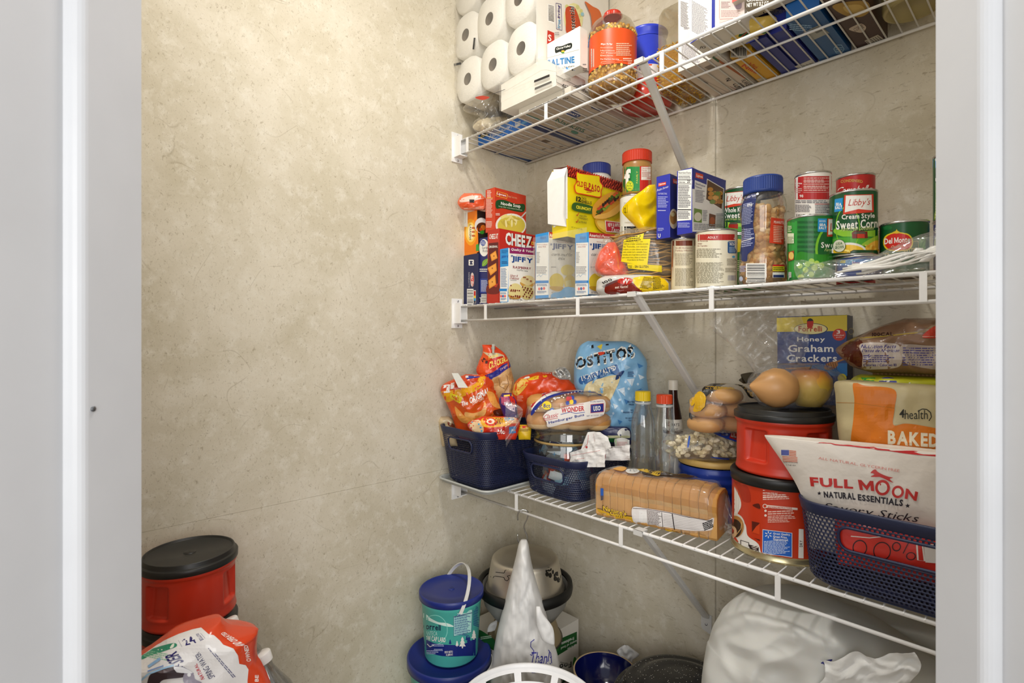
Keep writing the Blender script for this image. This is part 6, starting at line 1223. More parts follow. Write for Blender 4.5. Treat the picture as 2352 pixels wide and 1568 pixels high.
# --- sliced loaf
def loaf():
    A = on_z(1363, 1183, ZB); B = on_z(1650, 1247, ZB); A = Vector((A[0], A[1], ZB)); B = Vector((B[0], B[1], ZB)); L = (B - A).length; ex = (B - A).normalized(); ey = Vector((-ex.y, ex.x, 0)); yaw = atan2(ex.y, ex.x)
    D = 0.098; Hh = 0.104; t = thing('bread_loaf', 'sliced loaf of honey wheat bread in a clear printed bag lying on the bottom shelf', 'bread', A + ex * L / 2 + ey * D / 2, yaw); rn = random.Random(4)
    CR = mat('c08840', 0.5, kind='crust', bump=0.35, scale=22); CB = mat('cf9c58', 0.55, kind='crust', bump=0.3, scale=26); CW = mat('d8ae70', .6, kind='crust', bump=.4, scale=40); IN = mat('e6c88c', 0.8, bump=0.5, scale=150)
    prof = [(-.42, 0.0), (.42, 0.0), (.47, .05), (.46, .50), (.49, .60), (.50, .74), (.44, .88), (.30, .97), (.10, 1.0), (-.10, 1.0), (-.30, .97), (-.44, .88), (-.50, .74), (-.49, .60), (-.46, .50), (-.47, .05)]
    N = 15; x = -L / 2 + .004
    for i in range(N):
        w_ = (L - 0.008) / N; g = MB(); k = 1 - (0.07 if i in (0, N - 1) else 0) + 0.02 * rn.random(); dy, dz = rn.uniform(-.0015, .0015), 0
        P0 = [(py * D * k + dy, pz * Hh * (k if pz > .3 else 1)) for py, pz in prof]; n = len(P0); bev = .0016
        vs = []
        for X_, s in ((x, .975), (x + bev, 1), (x + w_ - bev - .0004, 1), (x + w_ - .0004, .975)):
            vs += [(X_ + .002 * noise.noise(Vector((py * 60, pz * 60, i))), py * s, (pz - Hh / 2) * s + Hh / 2 + 0.0015 * noise.noise(Vector((py * 50, pz * 40, i * 3)))) for py, pz in P0]
        fs = [(r * n + j, r * n + (j + 1) % n, (r + 1) * n + (j + 1) % n, (r + 1) * n + j) for r in range(3) for j in range(n)]
        for f in fs:
            j = f[0] % n; zz = (P0[j][1] + P0[(j + 1) % n][1]) / 2 / Hh; g.add([vs[q] for q in f], [(0, 3, 2, 1)], CR if zz > .6 else CW if zz > .54 else CB, True)
        g.add(vs[:n], [tuple(range(n))], IN if i else CR); g.add(vs[3 * n:], [tuple(range(n))[::-1]], IN if i < N - 1 else CR)
        g.build('bread_slice', t); x += w_
    g = MB(); FL = film(0.55, 26)
    def S(u, v):
        a = 2 * pi * u; b = (v - .5) * 2; sq = lambda q, p: math.copysign(abs(q) ** p, q); e = (1 - abs(b) ** 9) ** .25 if abs(b) < 1 else 0.0
        if b > .8: e *= 1 - .55 * ((b - .8) / .2) ** 1.5
        nz = .003 * noise.noise(Vector((b * 6, cos(a) * 2.4, sin(a) * 2.4)))
        return (b * (L / 2 + .008), sq(cos(a), .5) * (D / 2 + .0045) * e + nz, max(0.0004, Hh / 2 + sq(sin(a), .5) * (Hh / 2 + .0045) * e + nz))
    g.grid(lambda u, v: S(1 - u, v), 64, 60, FL); g.build('bag_film', t)
    nk = MB(); nk.grid(lambda u, v: Vector((L / 2 + .004 + .018 * v, (.022 - .014 * v) * cos(2 * pi * u) * (1 + .3 * sin(u * 44)) - .01 * v, .045 + (.04 - .03 * v) * sin(2 * pi * u) * (1 + .2 * sin(u * 50)) - .02 * v)), 60, 8, film(0.9, 60)); nk.build('gathered_end', t)
    fin = MB(); fin.grid(lambda u, v: Vector((-L / 2 - .006 - .004 * v, -D / 2 + D * u, .02 + .07 * v + .003 * sin(u * 9))), 10, 8, film(0.8, 50)); fin.build('end_seam', t)
    tb = MB(); bb = world2(t, pxp(1540, 1210, (A + ex * L * .55).y)); YM = mat('dba81c', .3)
    sticker('printed_art', t, cr(G_,
        freeform([(655, 845), (720, 870), (800, 900), (940, 920), (1000, 930), (1005, 992), (900, 965), (780, 930), (670, 895)], 'e0b020'), LN([(655, 848), (740, 862)], 4, '2a1c10'), LN([(940, 916), (1000, 925)], 6, '2a1c10'),
        TQ("Nature's", (722, 872), (940, 925), (944, 880), (722, 818), '2a1c10', b=1), TQ("Nature's", (727, 868), (936, 916), (938, 882), (727, 826), 'ecc63c'), TQ('Own', (782, 912), (905, 936), (905, 895), (782, 868), '2a1c10'), TQ('Own', (787, 908), (900, 930), (900, 898), (787, 874), 'ecc63c'),
        freeform([(992, 845), (1110, 850), (1300, 880), (1500, 925), (1660, 955), (1715, 935), (1750, 965), (1740, 1010), (1680, 1050), (1500, 1050), (1300, 1020), (1100, 1000), (1005, 980)], 'e9e4e2'), LN([(996, 850), (1110, 856), (1300, 886), (1500, 930), (1700, 965)], 5, '3a2018'), QD((1050, 985), (1125, 995), (1118, 880), (1050, 870), 'f2f0ee'),
        greek((1130, 1000), (1260, 1015), (1250, 885), (1120, 865), 12, '5a4a44', seed=3), LN([(1265, 1020), (1255, 885)], 5, '2a1c1c'), [LN([(1270 + 1, y), (1640, y + 46)], 2, '8c8484') for y in range(905, 1010, 14)], LN([(1350, 900), (1370, 1040)], 8, '2a1c1c'),
        greek((1640, 1055), (1740, 1010), (1712, 945), (1620, 985), 5, '1c1418', seed=8, th=.7),
        QD((1270, 1075), (1370, 1085), (1375, 1055), (1290, 1035), 'd8a81c'), QD((1370, 1088), (1470, 1092), (1466, 1078), (1380, 1068), '3a2412'),
        freeform([(930, 455), (1020, 440), (1240, 440), (1330, 450), (1600, 490), (1560, 545), (1505, 580), (1300, 560), (1100, 548), (1060, 500)], '3a2412'), EL(992, 518, 62, 24, 'e4e2dc'), TX('ultra', 965, 506, 1030, 530, '4a5a6a', b=0, rot=180),
        freeform([(1040, 450), (1100, 440), (1330, 455), (1320, 480), (1230, 560), (1140, 540), (1030, 500)], 'e0b828'), TQ('LIVE', (1180, 520), (1036, 500), (1060, 458), (1200, 462), '3a2412', b=2), TQ('BETTER', (1250, 555), (1120, 538), (1190, 470), (1310, 480), '3a2412', b=2),
        TQ('Simply', (1380, 545), (1300, 556), (1340, 462), (1415, 470), 'ecc63c', b=0), TQ('Honey', (1460, 540), (1395, 545), (1435, 470), (1500, 480), 'ecc63c', b=0), greek((1540, 550), (1490, 548), (1540, 490), (1580, 496), 3, 'e8e4dc'),
        freeform([(820, 500), (880, 480), (940, 490), (900, 520)], 'e8a83c'), QD((706, 745), (732, 745), (732, 672), (706, 668), '2f5fb4'), QD((708, 780), (730, 772), (730, 735), (708, 735), '55505a')), hit_mesh(g, parent_matrix(t)), g=7, off=.0007)
loaf()
# --- blue tub, oyster crackers, bagels
tx, ty, trr = cyl_at(1556, 1722, -0.078); tz = zat(tx, ty, 1046) - ZB
t = thing('blue_tub', 'ribbed royal blue tub with a tan lid under the bag of oyster crackers', 'tub', (tx, ty, ZB)); g = MB(); pr = [(0.0001, 0.001), (trr * .9, 0), (trr * .94, .004)]
for k in range(24): pr.append((trr * (.95 + .03 * k / 24) + .0012 * sin(k * 1.6), .008 + (tz - .02) * k / 24))
g.lathe(pr, mat('1c3a94', .3), 56); g.build('tub_body', t); g = MB(); g.lathe([(trr * .98, tz - .014), (trr, tz - .012), (trr, tz - .003), (trr * .96, tz), (trr * .9, tz - .001), (0.0001, tz - .001)], mat('c2a25c', .45), 56); g.build('lid', t)
def FR(o, *rows): return [(Y(o, a), X(o, b), X(o, c)) for a, b, c in rows]
def oyster():
    zl = ZB + tz; c = Vector((tx - .006, ty - .035, zl + .001)); t = thing('oyster_cracker_bag', 'clear bag of pale oyster crackers with blue and white corner on the blue tub', 'bag', c); rn = random.Random(8); cols = [mat(q, .6, bump=.25, scale=90) for q in ('e8dcb6', 'dfd0a2', 'f0e6c6')]
    ex, ey = RT, FW; k = 0
    for i in range(150):
        u, v = rn.uniform(-1, 1), rn.uniform(-1, 1)
        if u * u * .9 + v * v > 1.15: continue
        hh = .052 * (1 - .5 * (u * u + v * v) * .6); z = rn.random() * hh * .9 + .008; p = ex * (u * .082) + ey * (v * .045); g = MB()
        a1 = rn.random() * pi; tilt = Matrix.Rotation(rn.uniform(-.9, .9), 3, ex) @ Matrix.Rotation(rn.uniform(-.9, .9), 3, ey); hx = [tilt @ Vector((.0085 * cos(a1 + q * pi / 3), .0085 * sin(a1 + q * pi / 3), 0)) for q in range(6)]; nn = tilt @ Vector((0, 0, 1)); o = p + Vector((0, 0, z))
        vs = [o + h for h in hx] + [o + nn * .0045 + h * .55 for h in hx] + [o - nn * .0035 + h * .55 for h in hx]
        g.add(vs, [tuple(range(6, 12)), tuple(range(12, 18))[::-1]] + [(j, (j + 1) % 6, 6 + (j + 1) % 6, 6 + j) for j in range(6)] + [((j + 1) % 6, j, 12 + j, 12 + (j + 1) % 6) for j in range(6)], cols[i % 3], False); g.build('oyster_cracker', t)
    g = MB()
    def S(u, v):
        a = 2 * pi * u; b = pi * (v - .5); r_ = cos(b) ** .6 if cos(b) > 0 else 0; nz = 1 + .10 * noise.noise(Vector((cos(a) * 3, sin(a) * 3, v * 6)))
        return ex * (.098 * cos(a) * r_ * nz) + ey * (.058 * sin(a) * r_ * nz) + Vector((0, 0, max(0.0005, .030 + .034 * math.copysign(abs(sin(b)) ** .8, sin(b)) * nz)))
    g.grid(S, 50, 24, film(.7, 40)); g.build('bag_film', t); h_ = hit_mesh(g, parent_matrix(t))
    sticker('printed_art', t, cr(F_, freeform([(155, 1010), (250, 1005), (360, 990), (440, 1000), (445, 1145), (390, 1140), (300, 1110), (220, 1070)], '2445a8'), freeform([(240, 1008), (360, 985), (442, 1000), (430, 1050), (360, 1075), (290, 1050)], 'dfe6f4'), [EL(x, y, 12, 10, 'b8c8ec', 10) for x, y in ((190, 1020), (215, 1028), (240, 1040), (275, 1055), (312, 1072), (350, 1090))], QD((372, 1120), (440, 1140), (438, 1035), (400, 1032), 'c8281c'), TQ('LIL', (385, 1110), (432, 1120), (432, 1050), (402, 1046), WH),
        freeform([(0, 1150), (10, 1100), (20, 1120), (8, 1200), (-5, 1200)], '2a58b8'), freeform([(200, 1290), (330, 1298), (445, 1300), (445, 1315), (300, 1310)], '2445a8')), h_, g=6, off=.0007)
    return zl
zl = oyster()
def rolls():
    P = pxp(X(F_, 300), 0, -0.125); c = Vector((P.x, P.y, ZB + tz + .068)); t = thing('dinner_roll_bag', 'clear bag of bagels with black and yellow print on top of the oyster crackers', 'bag', c); ex, ey = RT, FW
    BR = mat('cc9c64', .5, bump=.12); B2 = mat('dcb076', .55)
    for k, (u, v, z) in enumerate(((-.035, 0, 0), (.035, .01, 0), (-.03, .0, .032), (.035, .005, .034), (.0, -.012, .066))):
        g = MB(); g.blob((0, 0, .018), (.040, .036, .018), BR, 20, 12, wob=.06, seed=k, sup=.8); g.build('bagel', t, ex * u + ey * v + Vector((0, 0, z)))
    g = MB()
    def S(u, v):
        a = 2 * pi * u; b = pi * (v - .5); r_ = max(0, cos(b)) ** .55; nz = 1 + .12 * noise.noise(Vector((cos(a) * 3, sin(a) * 3, v * 6 + 4))); z = .055 + .055 * sin(b)
        return ex * ((.088 - .018 * v) * cos(a) * r_ * nz + .006) + ey * (.046 * sin(a) * r_ * nz) + Vector((0, 0, max(0.0, z)))
    g.grid(S, 50, 26, film(.7, 40)); g.build('bag_film', t); h_ = hit_mesh(g, parent_matrix(t))
    K, YY = '1d1712', 'd9a917'
    sticker('printed_art', t, cr(F_, freeform([(130, 680), (200, 630), (300, 595), (420, 585), (440, 610), (330, 640), (220, 700), (160, 745)], K), gpx(160, 650, 420, 680, 3, YY, tilt=-.5), TQ('Thomas', (290, 640), (380, 622), (380, 604), (290, 618), YY),
        freeform([(60, 740), (110, 700), (160, 745), (155, 830), (120, 870), (50, 880), (65, 800)], YY), freeform([(20, 770), (60, 750), (64, 800), (40, 830), (20, 810)], YY), freeform([(5, 850), (40, 930), (30, 950), (0, 900)], K), LN([(120, 872), (155, 838), (166, 770)], 5, K),
        freeform([(430, 570), (520, 560), (640, 640), (690, 600), (700, 640), (640, 740), (560, 760), (500, 680), (430, 620)], K), freeform([(440, 590), (500, 600), (560, 670), (620, 700), (660, 650), (640, 720), (580, 750), (520, 690), (440, 620)], YY), TQ('BREAD', (520, 700), (660, 690), (640, 610), (500, 620), K)), h_, g=6, off=.0007)
    n_ = MB(); q0 = world2(t, pxp(X(F_, 560), Y(F_, 580), -0.125)); n_.grid(lambda u, v: q0 + ex * (.012 * cos(2 * pi * u) * (1 + .4 * sin(u * 38)) + .010 * v + .02 * v * cos(2 * pi * u)) + ey * .012 * sin(2 * pi * u) + Vector((0, 0, .010 * v - .012 + .014 * v * sin(2 * pi * u))), 48, 6, mat('3a3018', .25, kind='sheer0.9')); n_.build('gathered_end', t)
rolls()
# --- coffee
def handle_canister(label, x, y, r, z0, h, yaw, grips=(0.0, 120.0, 240.0), bodyc='c9331a', lidh=.015, art=None, name='coffee_canister', gz=(.22, .80), ga=17, tilt=None, lidtext=False):
    t = thing(name, label, 'canister', (x, y, z0), yaw, rot=tilt); B = mat(bodyc, .34, bump=.04, scale=20); hb = h - lidh
    prof = [(.86, 0.0), (.97, .012), (.995, .05), (.98, .10), (.97, .16), (.965, .84), (.975, .87), (1.0, .89), (1.01, .93), (1.0, .965), (.97, .99), (.97, 1.0)]
    def rad(a, v):
        for (p, q), (p2, q2) in zip(prof, prof[1:]):
            if q <= v <= q2: b = p + (p2 - p) * (v - q) / (q2 - q); break
        k = 1
        for g_ in grips:
            d = abs(((a - g_ + 180) % 360) - 180); fa = max(0, min(1, (ga - d) / 4.0)); fv = max(0, min(1, (v - gz[0]) / .05, (gz[1] - v) / .04)); f = fa * fv; f = f * f * (3 - 2 * f); sl = .10 + .06 * (v - gz[0]) / (gz[1] - gz[0])
            k -= f * sl
        return r * b * k
    g = MB(); NV = 64
    g.grid(lambda u, v: (rad(360 * u, v) * cos(2 * pi * u), rad(360 * u, v) * sin(2 * pi * u), v * hb), 180, NV, B); g.prism([(r * .86 * cos(2 * pi * i / 48), r * .86 * sin(2 * pi * i / 48)) for i in range(48)], 0, .001, B); g.build('canister_body', t)
    l = MB(); K = mat('1d1d1c', .4); q_ = lambda a, z: (r * a, hb + lidh * z); l.lathe([q_(.98, -.4), q_(1.02, -.4), q_(1.028, -.36), q_(1.03, .30), q_(1.02, .38), q_(1.015, .40), q_(.965, .42), q_(.96, .45), q_(.955, .92), q_(.948, .99), q_(.94, 1), q_(.925, 1), q_(.915, .96), q_(.905, .80), q_(.895, .74), (0.0001, hb + lidh * .70)], K, 72); l.build('lid', t)
    g = MB(); g.lathe([(r * .14, hb + lidh * .70), (r * .13, hb + lidh * .78), (r * .03, hb + lidh * .74), (0.0001, hb + lidh * .8)], K, 32); g.build('lid_boss', t)
    if art: sticker('printed_label', t, art, hit_mesh(MB().grid(lambda u, v: (rad(360 * u, v) * cos(2 * pi * u), rad(360 * u, v) * sin(2 * pi * u), v * hb), 120, 20, B), parent_matrix(t)), g=7)
    return t
kx, ky, kr = cyl_at(1677, 1916, -0.178); kz = zat(kx, ky, 1078)
def coffee_can():
    h = kz - ZB; t = thing('coffee_can', 'large red ground coffee can with blue guarantee panel and black lid', 'can', (kx, ky, ZB)); S = mat('cfc39a', .25, .85); r = kr
    g = MB(); g.lathe([(0.0001, .002), (r * .95, .002), (r * .965, 0), (r * .99, .001), (r * .985, .005), (r * .955, .010), (r * .965, .014)], S, 72); g.build('bottom_rim', t)
    g = MB(); g.lathe([(r * .965, .014), (r * .965, h - .018)], mat('c4391a', .3), 72); g.build('can_body', t)
    l = MB(); K = mat('1d1d1c', .4); l.lathe([(r * .97, h - .020), (r * .995, h - .020), (r * 1.0, h - .004), (r * .97, h), (r * .92, h), (r * .9, h - .002), (0.0001, h - .002)], K, 72); l.build('lid', t)
    sticker('printed_label', t, cr(H_, freeform([(305, 380), (330, 440), (390, 560), (400, 640), (370, 720), (440, 800), (460, 900), (540, 960), (570, 1010), (570, 1110), (440, 1070), (302, 940), (296, 500)], 'e7e3dc'), LN([(316, 420), (370, 500), (385, 590), (370, 700)], 3, 'b8b0a8'),
        freeform([(340, 400), (400, 390), (470, 480), (490, 560), (480, 600), (420, 590), (390, 520)], 'a92c14'), TX('roast', 296, 566, 344, 620, 'c8301c', b=0), TX('Medium', 300, 640, 344, 690, '3a3432', b=0, sh=.1),
        EL(345, 815, 92, 115, 'd8d2c8', 28), EL(345, 820, 82, 100, 'b07c3c', 28), EL(338, 836, 70, 86, '2c1a10', 28), EL(318, 870, 46, 60, 'd8b48c', 20), LN([(410, 775), (400, 840), (350, 905)], 6, 'd8b070'),
        freeform([(505, 625), (560, 612), (574, 656), (540, 650)], '5c1c10'), PG([(498, 770), (570, 786), (500, 870)], '5c1c10'), QD((500, 870), (570, 890), (570, 792), (540, 815), 'd2461c'), PG([(515, 920), (570, 936), (570, 950)], '5c1c10'),
        QD((394, 1030), (474, 1056), (474, 962), (396, 938), '30201c'), QD((472, 1076), (560, 1104), (560, 1004), (474, 980), '30201c'), gpx(480, 1000, 555, 1090, 5, 'd8ccc0', tilt=.25), QD((402, 1022), (468, 1044), (468, 966), (404, 946), 'e7e3dc'),
        gpx(598, 486, 700, 500, 1, 'f0dcd0'), TX('DISTRIBUTED BY', 598, 512, 730, 526, 'f0dcd0', tilt=-6), gpx(598, 530, 810, 560, 2, 'f0dcd0', tilt=.2), gpx(598, 552, 835, 582, 2, 'eac0b0', tilt=.3),
        QD((620, 648), (908, 670), (908, 650), (620, 622), 'ead8cc'), EL(616, 634, 20, 20, 'ead8cc'), EL(616, 634, 14, 14, 'c4391a'), TX('BREWING INSTRUCTIONS', 642, 640, 858, 656, 'c4391a', tilt=-12), EL(622, 676, 11, 11, 'ead8cc'), EL(622, 718, 11, 11, 'ead8cc'),
        gpx(642, 676, 905, 715, 2, 'eac0b0', seed=5, tilt=.3), gpx(642, 718, 905, 760, 3, 'eac0b0', seed=6, tilt=.3), gpx(642, 758, 840, 785, 2, 'eac0b0', seed=7, tilt=.2),
        QD((592, 1062), (860, 1096), (860, 874), (596, 842), 'e6e4e6'), QD((597, 1057), (855, 1090), (855, 878), (600, 848), '1f62c4'),
        [LN([(647 + 12 * cos(a), 890 + 12 * sin(a)), (647 + 32 * cos(a), 890 + 32 * sin(a))], 7, WH) for a in [pi / 6 + pi / 3 * k for k in range(6)]],
        TX('Great Quality.', 690, 876, 846, 900, WH, tilt=-12), TX('Great Price.', 690, 900, 816, 922, WH, tilt=-10), TX('Guaranteed.', 690, 924, 826, 944, WH, tilt=-10), gpx(608, 946, 846, 1072, 10, 'c8d8f0', seed=9, tilt=.12), REC(594, 1068, 630, 1080, 'ead8cc'),
        QD((914, 1100), (960, 1104), (960, 840), (918, 838), 'e8e2d8'), TX('DRY', 925, 940, 950, 1000, '30201c', rot=90)), hit_mesh(MB().lathe([(r * .965, .014), (r * .965, h - .018)], S, 72), parent_matrix(t)), g=7)
coffee_can()
cx2, cy2, cr2 = cyl_at(1687, 1918, -0.178); cz2 = zat(cx2, cy2, 934)
fa_ = math.degrees(atan2(CY - cy2, CX - cx2))
handle_canister('large red plastic canister with black lid standing on the printed red coffee can', cx2, cy2, cr2 * .985, kz, cz2 - kz, 0, grips=(fa_ - 35, fa_ + 45, fa_ + 180))
# --- onion and apple in a film bag on the canister
oc = Vector((cx2, cy2, cz2))
def fruit_pos(u, v, back): x, y = on_z(u, v, cz2 + .04); return x, y
ux, uy = on_z(X(F_, 850), Y(F_, 876), cz2); t = thing('onion', 'pale brown onion on the canister lid, left of the apple', 'vegetable', (ux + FW.x * .035, uy + FW.y * .035, cz2)); g = MB()
g.lathe([(0.0001, 0.0), (.010, .001), (.028, .010), (.038, .030), (.0385, .046), (.030, .064), (.014, .080), (.005, .090), (0.0001, .092)], mat('cf9c64', .35, bump=.1, scale=25), 40); g.build('onion_bulb', t, RT * .046 + Vector((0, 0, .0375)), (0, radians(-86), YAW))
ux, uy = on_z(X(F_, 1172), Y(F_, 862), cz2); t = thing('apple', 'yellow apple with a red blush on the canister lid, right of the onion', 'fruit', (ux + FW.x * .03, uy + FW.y * .03, cz2)); g = MB()
AP = bpy.data.materials.new('apple_skin'); AP.use_nodes = True; nt = AP.node_tree; N = nt.nodes; b = N['Principled BSDF']; b.inputs['Roughness'].default_value = .28
tc = N.new('ShaderNodeTexCoord'); sp_ = N.new('ShaderNodeSeparateXYZ'); nz_ = N.new('ShaderNodeTexNoise'); nz_.inputs['Scale'].default_value = 40; ad_ = N.new('ShaderNodeMath'); ad_.operation = 'MULTIPLY_ADD'; ad_.inputs[1].default_value = .02; rp = N.new('ShaderNodeValToRGB')
nt.links.new(tc.outputs['Object'], sp_.inputs[0]); nt.links.new(tc.outputs['Object'], nz_.inputs['Vector']); nt.links.new(nz_.outputs[0], ad_.inputs[0]); nt.links.new(sp_.outputs[2], ad_.inputs[2])
mr_ = N.new('ShaderNodeMapRange'); mr_.inputs[1].default_value = .05; mr_.inputs[2].default_value = .095; nt.links.new(ad_.outputs[0], mr_.inputs[0]); nt.links.new(mr_.outputs[0], rp.inputs[0]); rp.color_ramp.elements[0].color = srgb('d9b648') + (1,); rp.color_ramp.elements[1].color = srgb('c24c28') + (1,); nt.links.new(rp.outputs[0], b.inputs['Base Color'])
g.lathe([(0.0001, .008), (.010, .002), (.022, .003), (.034, .020), (.041, .042), (.040, .058), (.030, .072), (.016, .076), (.006, .070), (0.0001, .066)], AP, 40); g.build('apple_flesh', t)
g = MB(); g.tube([(0, 0, .067), (.002, 0, .078), (.004, 0, .084)], .0013, mat('4a3420', .6), 6); g.build('stem', t)
def fruit_bag():
    c = pxp(X(F_, 980), Y(F_, 850), uy + .01); t = thing('produce_bag', 'thin clear produce bag round the onion and apple', 'bag', (c.x, c.y, cz2)); g = MB()
    def S(u, v):
        a = 2 * pi * u; b = pi * (v - .5); r_ = max(0, cos(b)) ** .5; nz = 1 + .10 * noise.noise(Vector((cos(a) * 4, sin(a) * 4, v * 6 + 9)))
        return RT * (.092 * cos(a) * r_ * nz) + FW * (.048 * sin(a) * r_ * nz) + Vector((0, 0, max(0.0006, .042 + .044 * sin(b) * nz)))
    g.grid(S, 60, 28, film(.9, 36)); g.build('bag_film', t)
fruit_bag()
bag('produce_bag', 'long empty crumpled clear produce bag rising beside the graham cracker box', FR(F_, (-160, 420, 1000), (-60, 330, 1020), (60, 200, 1030), (150, 230, 1080), (260, 360, 1090), (380, 470, 1050), (480, 560, 980), (600, 640, 900)), X(F_, 700), -0.14, 0.035, 'ffffff', wr=.010, fz=26, seed=50, nu=36, nv=44, mt=film(1.0, 26))
# --- graham cracker box
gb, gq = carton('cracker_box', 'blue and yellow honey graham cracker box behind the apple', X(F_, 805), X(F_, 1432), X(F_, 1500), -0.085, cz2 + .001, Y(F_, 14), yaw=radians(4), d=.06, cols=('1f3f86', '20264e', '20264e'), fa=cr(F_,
    QD((800, 165), (1434, 155), (1434, 12), (800, 38), 'e0c93a'), EL(1108, 138, 152, 52, '1f2a55', 36), EL(1106, 138, 146, 47, 'ece0a0', 36), TX('Forrelli', 996, 112, 1208, 162, 'b8401c'), EL(1102, 76, 30, 34, '23201f', 20), QD((1074, 118), (1128, 112), (1132, 66), (1072, 70), 'c22c1c'), EL(1100, 120, 26, 10, 'c22c1c', 12), EL(1102, 52, 12, 8, '23201f', 10),
    EL(1362, 190, 60, 54, 'c8321c'), TX('3', 1340, 148, 1372, 182, WH), TX('individual', 1318, 188, 1406, 200, WH, b=0), TX('packs', 1336, 206, 1386, 220, WH, b=0),
    TX('Honey', 984, 210, 1236, 262, WH), TX('Graham', 904, 280, 1312, 346, WH), TX('Crackers', 892, 368, 1344, 434, WH), QD((1060, 560), (1436, 560), (1436, 445), (1060, 460), '1d6fb4'), QD((880, 500), (1100, 505), (1100, 478), (880, 490), 'c88a4c'),
    LN([(1300, 450), (1420, 405)], 16, 'b0743a'), EL(1290, 470, 66, 34, 'b0743a', 18, a=-.3), [LN([(1240 + k * 22, 440), (1262 + k * 20, 500)], 5, '5a3418') for k in range(5)], EL(1390, 580, 40, 40, 'd8c820')),
    sa=cr(F_, EL(1468, 160, 26, 30, 'a89858'), EL(1468, 160, 20, 24, '20264e')))
# support pile at the right: brown box, cookies, bun bag, treat bags
sx, sy = 1.13, -0.105
t = thing('shipping_box', 'plain brown box hidden behind the baked slices bag', 'box', (sx, -.075, ZB)); g = MB(); zs_ = zat(1.10, -.14, Y(F_, 700)) - ZB; g.box((-.10, -.06, 0), (.10, .06, zs_), mat('a98556', .7)); g.build('carton', t)
def FRr(o, *rows): return FR(o, *rows)
bag('baked_treat_bag', 'cream and orange baked slices treat bag standing behind the white savory sticks bag', FR(F_, (598, 1440, 1490), (640, 1322, 2400), (760, 1328, 2420), (900, 1335, 2430), (1050, 1345, 2430), (1180, 1360, 2430), (1400, 1400, 2400)), X(F_, 1900), -0.20, .07, 'c4b68c', wr=.003, seed=60, g=8, rough=.38, art=cr(F_,
    freeform([(1490, 625), (1600, 650), (1860, 685), (1862, 850), (1850, 1000), (1950, 990), (2060, 1000), (2300, 1045), (2450, 1080), (2450, 1400), (1480, 1400), (1468, 1150), (1490, 950), (1500, 780)], 'd9781a'), LN([(1340, 800), (1500, 805), (1860, 850)], 4, 'b0701c'),
    TX('4', 1905, 860, 1950, 936, '2c2c26', sh=.1), TX('health', 1952, 868, 2160, 950, '2c2c26', b=0), LN([(2070, 880), (2110, 858), (2150, 862), (2185, 890), (2192, 930), (2170, 965)], 8, '2c2c26'), TX('BAKED', 1800, 1066, 2262, 1190, 'f0e6cc', tilt=-34, b=2), TX('SLICES', 1790, 1206, 2280, 1300, 'f0e6cc', tilt=-20, b=2)))
bag('lemon_cookie_package', 'yellow-green lemon cookie package lying above the baked slices bag', FR(F_, (560, 1560, 2450), (590, 1490, 2480), (640, 1480, 2480), (690, 1700, 2470)), X(F_, 1900), -0.15, .10, 'c6c82c', wr=.003, seed=62, g=7, cat='packet', art=cr(F_, freeform([(1560, 570), (1640, 560), (1690, 580), (1640, 640), (1580, 600)], '3a9a3c'), EL(1800, 620, 82, 48, '3a3f9c', 24), [EL(1770 + (i * 23) % 60, 600 + (i * 17) % 56, 8, 7, 'e6e6ee', 7) for i in range(10)], TX('Lemon', 1982, 626, 2290, 684, '2f7a2c', tilt=-4, sh=.08), TX('Lemon', 1978, 622, 2286, 680, 'eceadc', tilt=-4, sh=.08)))
ck = thing('sandwich_cookies', 'row of tan sandwich cookies showing above the lemon package', 'cookies', pxp(X(F_, 2000), Y(F_, 585), -.12)); rn = random.Random(3)
for i in range(30):
    g = MB(); p = pxp(X(F_, 1712 + i * 18), Y(F_, 562), -.12) - ck.location; g.lathe([(0.0001, -.004), (.018, -.004), (.019, -.003), (.019, .003), (.018, .004), (0.0001, .004)], mat('c39a5c' if i % 2 else '9c7438', .6, bump=.3, scale=120), 20); g.build('cookie', ck, p, (0, radians(80), 0))
bag('bun_bag', 'clear bag of dark brown buns with nutrition panel above the lemon cookie package', FR(F_, (40, 1950, 2330), (110, 1720, 2440), (200, 1530, 2460), (280, 1380, 2470), (340, 1330, 2470), (420, 1400, 2470), (490, 1480, 2470), (545, 1660, 2450)), X(F_, 1950), -0.15, .12, '8a6a52', wr=.009, seed=64, g=7, nu=40, nv=30, rough=.2, art=cr(F_,
    freeform([(1390, 320), (1480, 240), (1560, 240), (1580, 320), (1560, 480), (1480, 440), (1400, 400)], '5c281c'), freeform([(1580, 210), (1800, 190), (2100, 150), (2230, 100), (2450, 90), (2450, 160), (2230, 160), (2000, 185), (1700, 220), (1560, 240)], '9a8668'), LN([(1540, 220), (1720, 210), (1900, 190), (2070, 172)], 6, 'c8a81c'), TX('100CAL', 1660, 170, 1850, 204, '3a1c18', tilt=6),
    freeform([(1560, 272), (1850, 268), (1920, 330), (1910, 470), (1700, 500), (1580, 490), (1576, 380)], 'c9bdb4'), TX('Nutrition Facts', 1562, 280, 1876, 312, '3c3684', b=1, sh=.04), TX('Datos de Nutricion', 1570, 318, 1906, 346, '3c3684', sh=.04), TX('8', 1620, 364, 1644, 390, '3c3684'), gpx(1580, 370, 1880, 440, 4, '4c4688', seed=2), TX('Calories / Calorias 110', 1582, 448, 1880, 472, '3c3684'),
    freeform([(1930, 280), (2200, 290), (2460, 300), (2460, 500), (2080, 480), (1940, 420)], 'b8aaa0'), gpx(1935, 300, 2300, 470, 8, '5a5490', seed=5), freeform([(2110, 210), (2230, 110), (2450, 60), (2450, 200), (2230, 220)], 'c8402c'), LN([(2110, 210), (2300, 200)], 5, 'e8c0b0')))
